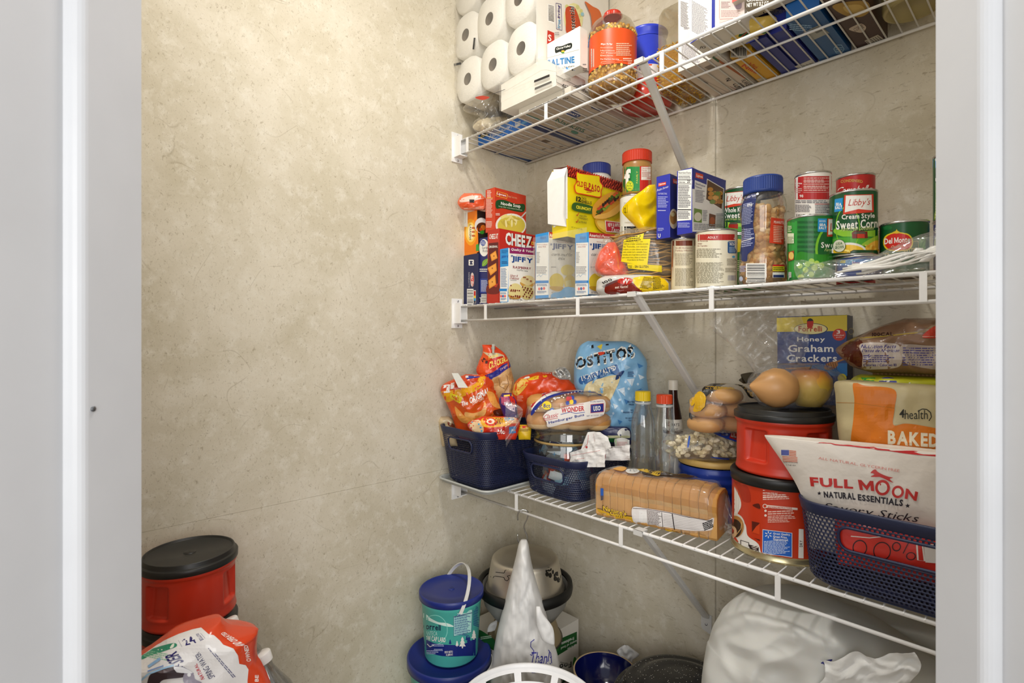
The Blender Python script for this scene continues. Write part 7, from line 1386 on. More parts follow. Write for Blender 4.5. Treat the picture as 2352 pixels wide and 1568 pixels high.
bag('savory_stick_bag', 'white treat bag with red lettering and running dog emblem in the right navy basket', FR(H_, (58, 700, 1180), (75, 612, 2500), (180, 670, 2560), (300, 750, 2560), (420, 825, 2560), (540, 895, 2560), (700, 960, 2560), (900, 1000, 2560), (1150, 1020, 2560)), X(H_, 1500), -0.262, .05, 'e4dcd2', wr=.0025, seed=70, fz=12, g=9, nu=40, nv=34, rough=.36, art=cr(H_,
    freeform([(960, 52), (1180, 48), (1500, 85), (1900, 130), (2200, 170), (2500, 190), (2500, 210), (2200, 192), (1900, 165), (1700, 135), (1480, 110), (1280, 80), (1080, 66)], 'c42a2c'),
    QD((764, 176), (832, 178), (832, 130), (762, 128), '5a62a4'), [LN([(834, 136 + 14 * i), (896, 142 + 14 * i)], 7, 'd2663a') for i in range(4)], [LN([(770, 188 + 13 * i), (908, 198 + 13 * i)], 6, 'd2663a') for i in range(4)], TX('MADE WITH LOVE', 778, 234, 912, 248, '6a6460', b=0, tilt=-6), TX('IN THE USA', 804, 260, 894, 272, '6a6460', b=0, tilt=-4),
    TQ('ALL NATURAL, GLYCERIN FREE', (1096, 215), (1826, 334), (1828, 306), (1098, 190), 'd8867c', b=0), TQ('FULL', (1030, 456), (1410, 480), (1410, 398), (1018, 372), 'c2302c', b=2), TQ('M', (1470, 488), (1600, 500), (1592, 408), (1452, 396), 'c2302c', b=2), EL(1674, 468, 66, 70, 'c2302c', 32), EL(1674, 468, 42, 46, 'e4dcd2', 32), EL(1812, 506, 54, 56, 'c2302c', 28), EL(1812, 506, 32, 34, 'e4dcd2', 28), TQ('N', (1872, 566), (1978, 588), (1994, 508), (1886, 474), 'c2302c', b=2),
    freeform([(1566, 335), (1590, 310), (1612, 304), (1630, 325), (1680, 352), (1730, 370), (1768, 378), (1740, 388), (1750, 405), (1772, 425), (1735, 410), (1700, 392), (1650, 372), (1610, 372), (1566, 368), (1600, 352), (1590, 340)], 'c2302c', 3),
    PG([(1106 + 20 * (1 if k % 2 == 0 else .42) * cos(pi / 5 * k - pi / 2), 518 + 20 * (1 if k % 2 == 0 else .42) * sin(pi / 5 * k - pi / 2)) for k in range(10)], '2c2830'), PG([(1900 + 24 * (1 if k % 2 == 0 else .42) * cos(pi / 5 * k - pi / 2), 630 + 22 * (1 if k % 2 == 0 else .42) * sin(pi / 5 * k - pi / 2)) for k in range(10)], '2c2830'),
    TQ('NATURAL', (1150, 556), (1432, 578), (1426, 516), (1144, 500), '2c2830', b=2), TQ('ESSENTIALS', (1454, 582), (1856, 636), (1862, 576), (1450, 524), '2c2830', b=2), TQ('Savory Sticks', (1150, 680), (1990, 800), (2000, 710), (1150, 600), '26222c', b=0, sh=.05)))
bag('red_treat_bag', 'red bag printed 100% seen through the handle slot of the right navy basket', FR(H_, (850, 1250, 2520), (930, 1240, 2540), (1050, 1250, 2540), (1200, 1260, 2540), (1280, 1280, 2500)), X(H_, 1800), -0.292, .02, 'cf2f22', wr=.002, seed=71, fz=12, g=9, nu=24, nv=14, art=cr(H_,
    LN([(1390, 905), (1560, 920), (1700, 905)], 8, 'e8e0d8'), ring2(1470, 1010, 66, 72, 9, '23181c', 28), ring2(1670, 1040, 80, 84, 9, '23181c', 28), ring2(1800, 1000, 40, 42, 9, '23181c', 24), LN([(1860, 1060), (1910, 960)], 8, '23181c'), ring2(1930, 1085, 44, 36, 9, '23181c', 24), QD((1985, 1120), (2060, 1130), (2040, 975), (1975, 965), 'e2d8d0'), QD((2000, 1120), (2045, 1126), (2025, 972), (1990, 968), 'c8281e'), QD((2060, 1140), (2300, 1160), (2300, 980), (2045, 975), 'dcd4cc')))

# ================================================================ top shelf
B_ = (1580, 0); M2 = (1480, 0); K2 = 420 / 2352
def wbox(name, label, x0, x1, y0, y1, z0, h, cols, fa=None, sa=None, ba=None, rough=.42, cat='box', group=None):
    """box given in room metres; print on its front (-y), right (+x) and underside"""
    t = thing(name, label, cat, ((x0 + x1) / 2, (y0 + y1) / 2, z0), 0, group); w, d = (x1 - x0) / 2, (y1 - y0) / 2; mf, ms, mt, mb_ = [mat(c, rough) for c in cols]
    g = MB(); vs = [(-w, -d, 0), (w, -d, 0), (w, d, 0), (-w, d, 0), (-w, -d, h), (w, -d, h), (w, d, h), (-w, d, h)]
    for f, m in (((0, 3, 2, 1), mb_), ((4, 5, 6, 7), mt), ((0, 1, 5, 4), mf), ((2, 3, 7, 6), mf), ((1, 2, 6, 5), ms), ((3, 0, 4, 7), ms)): g.add([vs[i] for i in f], [(0, 1, 2, 3)], m)
    g.build('carton', t)
    f = MB(); f.box((-w + .001, -d + .001, h), (w - .001, d * .3, h + .0008), mt); f.build('top_flap', t)
    if fa: sticker('front_print', t, fa, hit_plane((x0, y0, z0), (0, -1, 0)), rough=rough)
    if sa: sticker('side_print', t, sa, hit_plane((x1, y0, z0), (1, 0, 0)), rough=rough)
    if ba: sticker('bottom_print', t, ba, hit_plane((x0, y0, z0), (0, 0, -1)), rough=rough)
    return t
BL_ = '1f6fd0'
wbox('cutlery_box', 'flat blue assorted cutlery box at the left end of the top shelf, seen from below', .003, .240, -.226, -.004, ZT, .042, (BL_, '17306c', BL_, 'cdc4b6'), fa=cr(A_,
    QD((325, 1250), (405, 1215), (402, 1180), (325, 1215), '1b1b1e'), TQ('Clover', (330, 1245), (398, 1216), (398, 1192), (330, 1222), 'e8d8a0'), TQ('Assorted', (408, 1250), (518, 1200), (518, 1160), (408, 1210), WH, b=0, sh=.08), TQ('Cutlery', (524, 1196), (618, 1150), (618, 1112), (524, 1158), WH, b=0, sh=.08), TQ('Heavyweight', (410, 1198), (520, 1150), (520, 1132), (410, 1180), WH, b=0), TQ('knives forks spoons', (415, 1270), (540, 1215), (540, 1203), (415, 1257), WH, b=0),
    QD((640, 1152), (688, 1130), (688, 1085), (640, 1108), 'd9dbe0'), TQ('192', (646, 1128), (684, 1110), (684, 1092), (646, 1110), BL_), QD((698, 1128), (750, 1104), (750, 1080), (698, 1104), '5aa0e0')),
    ba=cr(A_, QD((1240, 1320), (1320, 1296), (830, 1110), (745, 1130), '17306c'), QD((810, 1470), (850, 1455), (320, 1335), (316, 1345), '274a8a'), QD((905, 1290), (975, 1270), (930, 1250), (870, 1268), '6a5648'), [LN([(480 + 95 * i, 1312 - 16 * i), (525 + 95 * i, 1300 - 16 * i)], 5, '4a3c36') for i in range(2)], [LN([(880 + 80 * i, 1345 - 12 * i), (930 + 80 * i, 1335 - 12 * i)], 5, '4a3c36') for i in range(3)], LN([(1010, 1400), (1160, 1350)], 16, '1f3a70'), LN([(700, 1230), (760, 1215)], 3, '8a7c70')))
wbox('napkin_pack', 'flat grey-white family napkin pack beside the cutlery box, its printed underside seen through the wires', .252, .438, -.288, -.004, ZT, .021, ('cfc8ba',) * 3 + ('c9beac',), ba=cr(A_,
    LN([(740, 1030), (860, 1075)], 8, '4a8a78'), EL(1160, 1020, 72, 30, '23418c', 24, a=.3), TQ('Smart', (1100, 1015), (1205, 1050), (1215, 1030), (1115, 995), WH), ring2(1200, 1105, 200, 60, 6, '9aa890', 36), TQ('Family', (1140, 1085), (1320, 1145), (1330, 1100), (1160, 1050), '4a8a78', b=0, sh=.15), TQ('Napkins', (990, 1110), (1255, 1210), (1275, 1150), (1010, 1060), '3f7c6c', b=0, sh=.1), EL(1175, 1190, 36, 14, '4a8a78', 14, a=.3), gpx(1280, 1215, 1380, 1250, 2, '8a8a7a', tilt=.5), gpx(1540, 1120, 1620, 1150, 2, '8a8a7a', tilt=.5), QD((1330, 955), (1420, 985), (1400, 1000), (1322, 968), '20386e')))
# toilet paper
def toilet():
    t = thing('toilet_paper_pack', 'large film-wrapped pack of white toilet rolls at the left of the top shelf', 'toilet paper', (.19, -.16, ZT + .104)); W_ = mat('efece4', .8, bump=.25, scale=180); CB = mat('6a5a48', .9); o_ = t.location
    for ro, (z, xs) in enumerate(((.776, (.056, .170, .284)), (.912, (.046, .155, .275)), (1.046, (.05, .16, .275)))):
        for x in xs:
            for k, y in enumerate((-.312, -.158)):
                g = MB(); a, b, n = .0565, .066, 40; L = .150; pr = [(.30, 0.02), (.30, 0), (.92, 0), (1, .006), (1, L - .006), (.92, L), (.3, L), (.3, .02)]
                vs = []
                for r_, d_ in pr:
                    for j in range(n):
                        an = 2 * pi * j / n; sq = lambda q: math.copysign(abs(q) ** (.78 if r_ > .5 else 1), q); vs.append((a * r_ * sq(cos(an)), d_, b * r_ * sq(sin(an)) * (.9 if r_ < .5 else 1)))
                g.add(vs, [(i * n + j, i * n + (j + 1) % n, (i + 1) * n + (j + 1) % n, (i + 1) * n + j) for i in range(1, len(pr) - 2) for j in range(n)], W_, True)
                g.add(vs, [(i * n + j, i * n + (j + 1) % n, (i + 1) * n + (j + 1) % n, (i + 1) * n + j) for i in (0, 6) for j in range(n)], CB, True)
                g.build('toilet_roll', t, Vector((x, y, CZ + z)) - o_)
    x0, x1, y0, y1, z0, z1 = -.003, .3445, -.3165, -.004, CZ + .707, CZ + 1.12; g = MB(); F_ = film(1.0, 30)
    wv = lambda p: Vector(p) + Vector((0, -.0018 + .0018 * noise.noise(Vector(p) * 40), 0))
    g.grid(lambda u, v: wv((x0 + .008 + (x1 - x0 - .01) * u, y0, z0 + (z1 - z0) * v)) - o_, 50, 50, F_)
    g.grid(lambda u, v: Vector((x1 + .0006 + .001 * noise.noise(Vector((u * 30, v * 30, 2))), y0 + (y1 - y0) * u, z0 + (z1 - z0) * v)) - o_, 40, 40, mat('ece8e0', .3, bump=.3, scale=30)); g.build('wrapping_film', t)
    g = MB(); g.grid(lambda u, v: Vector((x0 + .010 + .02 * u + .006 * sin(v * 40), y0 - .004 - .01 * u * abs(sin(v * 13)), z0 - .03 + .36 * v)) - o_, 6, 60, film(1.0, 60)); g.build('film_seam', t)
    sticker('side_print', t, cr(A_, QD((840, 640), (1476, 640), (1476, -200), (830, -200), 'ece7dc'), QD((930, 190), (990, 220), (990, 50), (930, 35), WH), [LN([(936, 48 + 12 * i), (986, 62 + 12 * i)], 5, '4a4440') for i in range(12)],
        [LN(p, 4, '4a3c7c') for p in ([(1003, 30), (1050, 40)], [(1003, 30), (1008, 262)], [(1050, 40), (1057, 275)], [(1008, 262), (1057, 275)])], TQ('true', (1042, 262), (1046, 180), (1020, 172), (1014, 255), '6aa0c8'), TQ('living', (1046, 170), (1042, 50), (1014, 44), (1018, 165), '4a3c7c', sh=.1),
        EL(1160, 170, 86, 140, 'e8e2a0', 16), [EL(1100 + (i * 43) % 140, 60 + (i * 67) % 160, 16, 18, ('d8d48c', '9ac8d0', 'e8e0a8')[i % 3], 7) for i in range(14)], freeform([(1090, 80), (1150, 60), (1190, 110), (1225, 240), (1200, 300), (1100, 300), (1090, 200)], 'c8481c'), TQ('essential', (1180, 300), (1166, 60), (1120, 50), (1130, 290), WH), TQ('essential', (1178, 290), (1164, 66), (1122, 58), (1132, 280), '1a1412'),
        freeform([(1260, 20), (1330, 60), (1400, 110), (1420, 260), (1330, 280), (1310, 150)], 'dc6a2c'), LN([(1262, 30), (1310, 130), (1328, 260)], 6, '8a8078'), QD((920, 400), (985, 400), (985, 300), (925, 275), 'c83020'), TQ('S', (930, 375), (960, 375), (960, 320), (930, 310), WH), gpx(990, 290, 1030, 320, 2, 'a8a0a0')), hit_plane((x1 + .0016, 0, 0), (1, 0, 0)), off=.0012)
    sticker('red_edge', t, cr(A_, freeform([(280, 880), (340, 862), (410, 876), (350, 900)], 'b83a28'), LN([(430, 850), (550, 805)], 4, '2a2a34'), QD((65, 600), (155, 580), (150, 560), (65, 578), '3a3c40'), QD((256, 445), (272, 445), (284, 340), (268, 340), '3a3a3c')), hit_plane((0, y0 - .003, 0), (0, -1, 0)))
toilet()
FM = lambda b=.9, s=30, tint='ffffff': film(b, s, tint)
bag('plastic_bag', 'crumpled clear plastic bag squashed under the toilet roll pack', [(Y(A_, a), X(A_, b), X(A_, c)) for a, b, c in ((810, 420, 620), (880, 300, 640), (960, 180, 640), (1010, 190, 600), (1050, 320, 560), (1110, 260, 600), (1170, 270, 560), (1200, 300, 520))], X(A_, 420), -.262, .06, 'ffffff', wr=.009, fz=30, seed=81, mt=FM(1.0, 30, 'f2ede2'))
bag('white_cloth_bundle', 'small white crumpled tissue bundle at the left end of the top shelf', [(Y(A_, a), X(A_, b), X(A_, c)) for a, b, c in ((1055, 480, 580), (1075, 350, 600), (1105, 290, 560), (1150, 258, 470), (1180, 300, 400))], X(A_, 380), -.25, .03, 'eee9dc', wr=.005, fz=50, seed=82, rough=.7, cat='tissue')
def packet():
    x0, x1, y0, y1, z0, h = .208, .412, -.314, -.20, ZT + .0215, .098; t = thing('paper_plate_pack', 'film-wrapped pack of white paper plates with black marks below the toilet rolls', 'paper plates', ((x0 + x1) / 2, (y0 + y1) / 2, z0)); W, D = (x1 - x0) / 2, (y1 - y0) / 2; P_ = mat('ece8dd', .6, bump=.2, scale=60)
    tp = lambda u: .0735 + .016 * u if u < .78 else .086 - .16 * (u - .78)
    for k in range(6):
        g = MB(); a, b = k / 6, (k + 1.0) / 6
        def pt(u, yy, f): return Vector((-W + 2 * W * u + .0006 * sin(k * 2.1), yy, f * tp(u)))
        n = 12
        for (ya, yb) in ((-D, D),):
            g.grid(lambda u, v: pt(u, -D + .0003 * sin(k * 3), a + (b - a) * v), n, 1, P_, False); g.grid(lambda u, v: pt(1 - u, D, a + (b - a) * v), n, 1, P_, False)
            g.grid(lambda u, v: pt(1, -D + 2 * D * u, a + (b - a) * v) + Vector((.001 * (k % 2), 0, 0)), 2, 1, P_, False); g.grid(lambda u, v: pt(u, -D + 2 * D * v, b), n, 2, P_, False); g.grid(lambda u, v: pt(1 - u, -D + 2 * D * v, a), n, 2, P_, False)
        g.build('paper_plate', t)
    g = MB(); F_ = film(.9, 34)
    g.grid(lambda u, v: Vector((-W - .004 + (2 * W + .008) * u, -D - .003 - .0015 * abs(noise.noise(Vector((u * 14, v * 9, 1)))), (tp(u) + .004) * v)), 40, 24, F_); g.grid(lambda u, v: Vector((W + .004 + .0015 * abs(noise.noise(Vector((u * 9, v * 9, 6)))), -D - .003 + (2 * D + .006) * u, (tp(1) + .004) * v)), 20, 24, F_)
    g.grid(lambda u, v: Vector((-W - .004 + (2 * W + .008) * u, -D - .003 + (2 * D + .006) * v, tp(u) + .004)), 30, 12, F_); g.build('bag_film', t)
    sticker('front_print', t, cr(A_, QD((810, 745), (950, 690), (950, 668), (812, 724), '2c2a2c'), QD((816, 812), (970, 745), (968, 728), (818, 790), '5a5854'), LN([(620, 800), (800, 720)], 2, 'c8c2b4'), LN([(760, 998), (1020, 880)], 6, '3a3838')), hit_plane((0, y0 - .0048, 0), (0, -1, 0)))
    sticker('side_print', t, cr(A_, gpx(1070, 705, 1140, 735, 2, 'a8a49a', tilt=.3), QD((1065, 775), (1190, 820), (1190, 800), (1070, 756), '3c3a38'), TQ('CAUTION', (1075, 776), (1170, 808), (1170, 792), (1078, 762), WH), gpx(1065, 790, 1290, 900, 8, '5a5854', seed=4, tilt=.35)), hit_plane((x1 + .0058, 0, 0), (1, 0, 0)))
packet()
sal, _q = carton('cracker_box', 'white saltine cracker box between toilet rolls and popcorn jar on the plate pack', 1257, 1332, 1350, -.285, CZ + .672, 60, cols=('eeece4', 'e6e3da', 'eeece4'), fa=cr(A_,
    LN([(930, 522), (1216, 446)], 3, 'a8a498'), freeform([(1004, 425), (1060, 415), (1145, 385), (1148, 432), (1100, 450), (1070, 482), (1045, 465), (1004, 478)], '1c2320', 3), TQ('CloverValley', (1012, 458), (1140, 425), (1140, 400), (1012, 432), WH), EL(1072, 462, 16, 9, 'e8b83a'), EL(1070, 474, 14, 6, '3a8a3c'),
    TQ('SALTINE', (930, 600), (1176, 566), (1174, 505), (930, 540), '2a78b4', b=2), TQ('Crackers', (1060, 620), (1176, 600), (1174, 584), (1070, 598), '23201f', b=0, sh=.1), EL(1108, 615, 8, 10, '3a8ad0'), EL(1126, 620, 7, 8, '9ac4e4'), EL(1158, 630, 8, 9, '2a2a2c'), EL(1176, 634, 6, 7, '6a6a6c')),
    sa=cr(A_, LN([(1296, 430), (1312, 300), (1340, 285), (1400, 300)], 7, '2a78b4'), gpx(1248, 570, 1280, 590, 1, '8a8a88'), gpx(1248, 610, 1290, 640, 2, '3a3a3c')))
# popcorn jar
def popcorn():
    x, y, r = cyl_at(X(A_, 1292), X(A_, 1745), -.195); h = zat(x, y, Y(A_, 128)) - ZT; t = thing('popcorn_jar', 'clear jar of popcorn kernels with orange label and red cap standing on the top shelf', 'jar', (x, y, ZT)); rc = r * .34
    pr = [(0.0001, .004), (r * .7, 0), (r * .93, .006), (r, .024), (r * .985, h * .22), (r * .955, h * .26), (r * .955, h * .68), (r * .98, h * .70), (r * .985, h * .74), (r * .93, h * .78), (r * .90, h * .80), (r * .80, h * .86), (r * .55, h * .925), (rc * 1.0, h * .95), (rc, h * .965)]
    g = MB(); g.lathe(pr, clear('f6f4ec'), 56); g.build('jar_body', t); rn = random.Random(6); k_ = MB(); cols = [mat(c, .35) for c in ('d9a83c', 'c8922c', 'e6c060')]
    for i in range(560):
        z = .008 + h * .225 * rn.random() if i < 400 else h * (.68 + .05 * rn.random()); a = 2 * pi * rn.random(); q = r * (.88 + .06 * rn.random()) * (sqrt(rn.random()) if z < .02 else 1); b = MB(); b.blob((0, 0, 0), (.0042, .0036, .0045), cols[i % 3], 6, 4, wob=.3, seed=i); k_.add([Vector(p) + Vector((q * cos(a), q * sin(a), z)) for p in b.v], b.f, cols[i % 3], True)
    k_.lathe([(0.0001, .006), (r * .86, .007), (r * .9, .03), (r * .9, h * .7), (0.0001, h * .72)], mat('c08c30', .6), 32); o = k_.build('kernels', t); o['kind'] = 'stuff'
    l = MB(); l.lathe([(r * .962, h * .265), (r * .962, h * .675)], mat('e0521c', .35), 64); l.build('label_sleeve', t); c = MB(); CM = mat('c8321c', .35); N_ = 60; vs = []
    for i in range(N_):
        a = 2 * pi * i / N_; rr = rc * (1.06 if i % 2 else 1.02); vs += [(rr * cos(a), rr * sin(a), h * .945), (rr * cos(a), rr * sin(a), h - .003)]
    c.add(vs, [(2 * i, 2 * ((i + 1) % N_), 2 * ((i + 1) % N_) + 1, 2 * i + 1) for i in range(N_)], CM); c.lathe([(rc * 1.05, h - .003), (rc, h), (0.0001, h)], CM, 32); c.build('cap', t)
    sticker('printed_label', t, cr(A_, REC(1296, 440, 1350, 720, 'ddd6cc'), [REC(1300, 450 + 14 * i, 1345, 455 + 14 * i, '8a8480') for i in range(18)], TX('Ways To Pop', 1410, 390, 1514, 410, WH, sh=.1), gpx(1550, 385, 1700, 505, 7, 'f4c0a0', seed=2), [TX(s, 1410, y, 1410 + 14 * len(s), y + 14, 'f8d0b8', b=0) for s, y in (('Stovetop', 424), ('Microwave', 450), ('Air Popper', 472), ('Electric', 494))], TX('Per Perfect Serving', 1410, 528, 1574, 542, WH, b=0), [LN(p, 2, 'f8d0b8') for p in ([(1415, 560), (1600, 545)], [(1415, 560), (1418, 640)], [(1418, 640), (1600, 620)], [(1600, 545), (1600, 620)], [(1500, 552), (1504, 632)])], gpx(1425, 570, 1590, 630, 4, 'f4b898'), gpx(1610, 520, 1700, 640, 6, 'f8d0b8', seed=5), REC(1424, 655, 1450, 705, WH), ring2(1437, 680, 8, 14, 4, '22222a', 12), gpx(1470, 645, 1520, 660, 1, 'f8d0b8')), hit_mesh(l, parent_matrix(t)), g=7)
popcorn()
def drinktub():
    x, y, r = cyl_at(1426, 1545, -.078); h = zat(x, y, Y(A_, 318)) - ZT; t = thing('drink_mix_tub', 'tub with royal blue lid, blue upper body and translucent red base behind the popcorn jar', 'tub', (x, y, ZT)); B = mat('2c3fc0', .25); r2 = r * .80
    g = MB(); g.lathe([(0.0001, .0015), (r * .86, .0008), (r * .97, .006), (r, .016), (r * .96, .03), (r * .86, .05), (r2, .06)], mat('c8321c', .2, kind='sheer0.92'), 56); g.build('red_base', t)
    g = MB(); g.lathe([(r2, .06), (r2, h * .52), (r2 * .97, h * .53), (r2 * .97, h * .86), (r2 * .9, h * .88), (r2 * .9, h * .9)], B, 56); g.build('tub_body', t); l = MB(); l.lathe([(r2 * .93, h * .88), (r2 * .95, h * .93), (r2 * 1.02, h * .96), (r2 * 1.04, h * .99), (r2, h), (0.0001, h)], mat('3346d0', .3), 56); l.build('lid', t)
    l = MB(); l.lathe([(r2 + .0004, h * .20), (r2 + .0004, h * .47)], mat('eae4e0', .35), 56); l.build('label_sleeve', t); sticker('printed_label', t, cr(A_, REC(1750, 570, 1870, 590, 'd8502c'), TX('DRINK', 1760, 600, 1862, 632, '2a2f7c'), TX('RED', 1780, 644, 1850, 664, 'd8502c', b=0), TX('TY', 1800, 676, 1862, 700, '2a2f7c'), REC(1750, 740, 1870, 800, '2a3a9c')), hit_mesh(l, parent_matrix(t)), g=6)
drinktub()
def noodles():
    x0, x1, y0, y1, h = .588, .664, -.145, -.012, .212; t = thing('noodle_canister', 'clear plastic canister half full of curly yellow noodles right of the blue-lidded tub', 'canister', ((x0 + x1) / 2, (y0 + y1) / 2, ZT)); W, D = (x1 - x0) / 2, (y1 - y0) / 2; C = clear('f4f0e6')
    g = MB(); n = 28; P = rrect(W, D, .018); rows = [(1, .0015), (1, .16), (.97, .185), (.86, .2), (.6, h)]; vs = [(x * k, y * k, z) for k, z in rows for x, y in P]
    g.add(vs, [tuple(range(n))[::-1], tuple(range(4 * n, 5 * n))] + [(i * n + j, i * n + (j + 1) % n, (i + 1) * n + (j + 1) % n, (i + 1) * n + j) for i in range(4) for j in range(n)], C, True); g.build('canister_body', t)
    g = MB(); rn = random.Random(2); cs = [mat(c, .5) for c in ('e8b820', 'd49a18', 'f0cc4c')]; g.prism([(a * .88, b * .9) for a, b in P], .004, .098, mat('c8941c', .8))
    for i in range(420):
        s = rn.random(); z = .006 + .10 * rn.random(); 
        if s < .42: p = Vector((rn.uniform(-W, W) * .85, -D + .008, z)); e = Vector((1, .1, rn.uniform(-1, 1)))
        elif s < .7: p = Vector((W - .007, rn.uniform(-D, D) * .9, z)); e = Vector((.1, 1, rn.uniform(-1, 1)))
        elif s < .85: p = Vector((rn.uniform(-W, W) * .85, rn.uniform(-D, D) * .9, .004)); e = Vector((1, rn.uniform(-1, 1), 0))
        else: p = Vector((rn.uniform(-W, W) * .8, rn.uniform(-D, D) * .85, .106)); e = Vector((rn.uniform(-1, 1), rn.uniform(-1, 1), .2))
        e.normalize(); u = Vector((0, 0, 1)) if abs(e.z) < .7 else Vector((1, 0, 0)); g.tube([p + e * (q * .004) + u * .0022 * sin(q * 1.5 + i) for q in range(-2, 3)], .0016, cs[i % 3], 4)
    o = g.build('noodles', t); o['kind'] = 'stuff'
noodles()
cr2 = lambda *a: cr(M2, *a, k=K2)
wbox('cereal_box', 'tall white corn cereal box, its end panel and printed underside showing beside the noodles', .676, .776, -.192, -.004, ZT, .30, ('eceae6', 'e4e0da', 'eceae6', 'd6c8b8'), fa=cr2(LN([(586, 0), (590, 480)], 5, '2c2a8c'), gpx(468, 10, 570, 340, 24, '6a6670', seed=3, tilt=-.1), gpx(510, 350, 580, 380, 3, '8a8690'), gpx(480, 560, 720, 760, 12, '9a96a0', seed=5, tilt=-.3)),
    ba=cr2(QD((770, 865), (860, 915), (940, 880), (850, 830), '8a7c6c'), TQ('5', (1130, 1020), (1060, 1055), (1040, 1020), (1105, 985), '1c1a1c'), TQ('CORN', (1130, 1075), (1190, 1175), (1310, 1120), (1240, 1060), '1c1a1c', b=0, sh=0), TQ('FLAKES', (1240, 1035), (1330, 1120), (1395, 1085), (1290, 1020), '1c1a1c', b=0), LN([(1100, 1110), (1200, 1160)], 4, '8a2c3c'), LN([(880, 730), (1100, 870), (1300, 1000)], 26, 'a8581c'), LN([(1300, 1000), (1450, 1100)], 20, '1c5a2c'), LN([(880, 730), (960, 790)], 26, '1c5a2c'), LN([(560, 910), (700, 990), (1100, 1200)], 3, '8a7c6c'), LN([(750, 1035), (820, 1070)], 6, '2c2a34')))
wbox('flour_bag', 'white printed bag with dark blue stripe at the front edge of top shelf', .752, .856, -.282, -.196, ZT + .0005, .30, ('e9e6e2', 'd8d2cc', 'e9e6e2', 'ded8cc'), cat='bag', rough=.3, fa=cr2(gpx(610, 0, 820, 400, 26, '8a8894', seed=7, tilt=-.3), QD((866, 420), (908, 400), (910, -60), (868, -60), '27339c'), LN([(590, 560), (900, 350)], 12, '27339c'), QD((965, 300), (1290, 190), (1290, -100), (965, -100), 'dccac4'), LN([(965, 240), (966, -60)], 4, 'c0604c'), LN([(970, 250), (1230, 235)], 4, 'c0604c'), gpx(990, 20, 1110, 110, 5, '8a6a68', seed=3), gpx(990, 130, 1250, 220, 5, 'b89a94', seed=4), freeform([(1160, 0), (1240, -20), (1250, 100), (1190, 120), (1150, 60)], '9a8a94')),
    ba=cr2(TQ('10', (710, 625), (790, 620), (790, 590), (730, 590), '2c2a2c', b=0), LN([(890, 560), (960, 590)], 6, '8a8680')))
wbox('wafer_box', 'yellow wafer cookie box with red lettering on its underside on the top shelf', .784, .830, -.165, -.004, ZT, .20, ('e3b018', 'd9a414', 'e3b018', 'dfa616'), cat='box', fa=cr2(bcpx(1110, 600, 1320, 740, True, 3, bg='b8b0a0')), ba=cr2(TQ('Nilla', (1245, 855), (1440, 950), (1480, 900), (1290, 820), 'c8381c'), TQ('Mini', (1340, 830), (1440, 880), (1470, 850), (1370, 800), 'c8381c', b=0), QD((1440, 1020), (1530, 1080), (1630, 1040), (1540, 990), 'c8bca0'), LN([(1070, 800), (1350, 670)], 4, '8a6410')))
for i, (x0, x1, lb) in enumerate(((.836, .870, 'dark blue box lying on the top shelf right of the yellow wafer box'), (.874, .908, 'dark blue box with white barcode patch on its underside, beside the lighter blue box'))):
    wbox('cookie_box', lb, x0, x1, -.192, -.004, ZT, .20, ('2a3590',) * 3 + ('2b3584',), ba=cr2(QD((1930, 855), (2050, 920), (2250, 850), (2140, 765), 'c9c6bc'), [LN([(1960 + 40 * k, 865 - 14 * k), (2050 + 36 * k, 905 - 14 * k)], 4, '4a4a50') for k in range(5)]) if i else cr2(LN([(1310, 560), (1440, 500)], 12, '3350d0')))
wbox('cookie_box', 'mid blue box with grey patch and emblem underneath, left of the brown coffee package', .914, .972, -.212, -.004, ZT, .20, ('2468b4', '2468b4', '2468b4', '24588c'), ba=cr(B_, QD((1040, 290), (1130, 360), (1275, 295), (1180, 225), 'a8aaa4'), QD((1110, 262), (1160, 300), (1240, 262), (1190, 235), '6a6c6c'), EL(1360, 440, 50, 46, '8ab0cc', 6), EL(1360, 440, 42, 38, '24588c', 6), gpx(1330, 420, 1392, 470, 3, '8ab0cc'), gpx(915, 205, 1120, 270, 4, '9ac0e4', tilt=-.3)))
wbox('snack_box', 'red-fronted snack box with a pale printed underside resting above the yellow chip bag', .846, 1.02, -.296, -.216, ZT + .034, .10, ('c8402c', 'b83624', 'c8402c', 'd2c9b8'), fa=cr2(TX('CRACKERS', 1318, -30, 1580, 14, WH, tilt=20), TX('NET WT 13.7 OZ', 1318, 28, 1600, 80, WH, tilt=30)), ba=cr2(LN([(1530, 150), (1580, 260)], 12, '2a2c34'), LN([(2050, 0), (2080, 110)], 10, '2a2c34'), gpx(1400, 200, 1530, 290, 5, '8a8478', tilt=-.3), gpx(1620, 110, 2000, 190, 5, '8a8478', tilt=-.35), QD((1590, 230), (1640, 235), (1650, 180), (1600, 170), '8a8478')))
bag('chip_bag', 'yellow chip bag with green corner squeezed under the red snack box on the top shelf', [(Y(B_, a), X(B_, b), X(B_, c)) for a, b, c in ((172, 440, 760), (215, 360, 800), (265, 310, 780), (305, 330, 740), (325, 480, 700))], X(B_, 560), -.222, .035, 'd8b858', wr=.005, fz=40, seed=91, g=6, art=cr(B_, freeform([(310, 300), (350, 240), (420, 238), (390, 290), (330, 325)], '2f9a2c'), gpx(320, 260, 400, 310, 3, 'd8e83a'), freeform([(455, 325), (500, 270), (560, 290), (500, 330)], '1c5a2c'), LN([(480, 330), (540, 285)], 6, 'c8302c'), freeform([(650, 340), (700, 300), (760, 290), (700, 345)], '2c6a2c')))
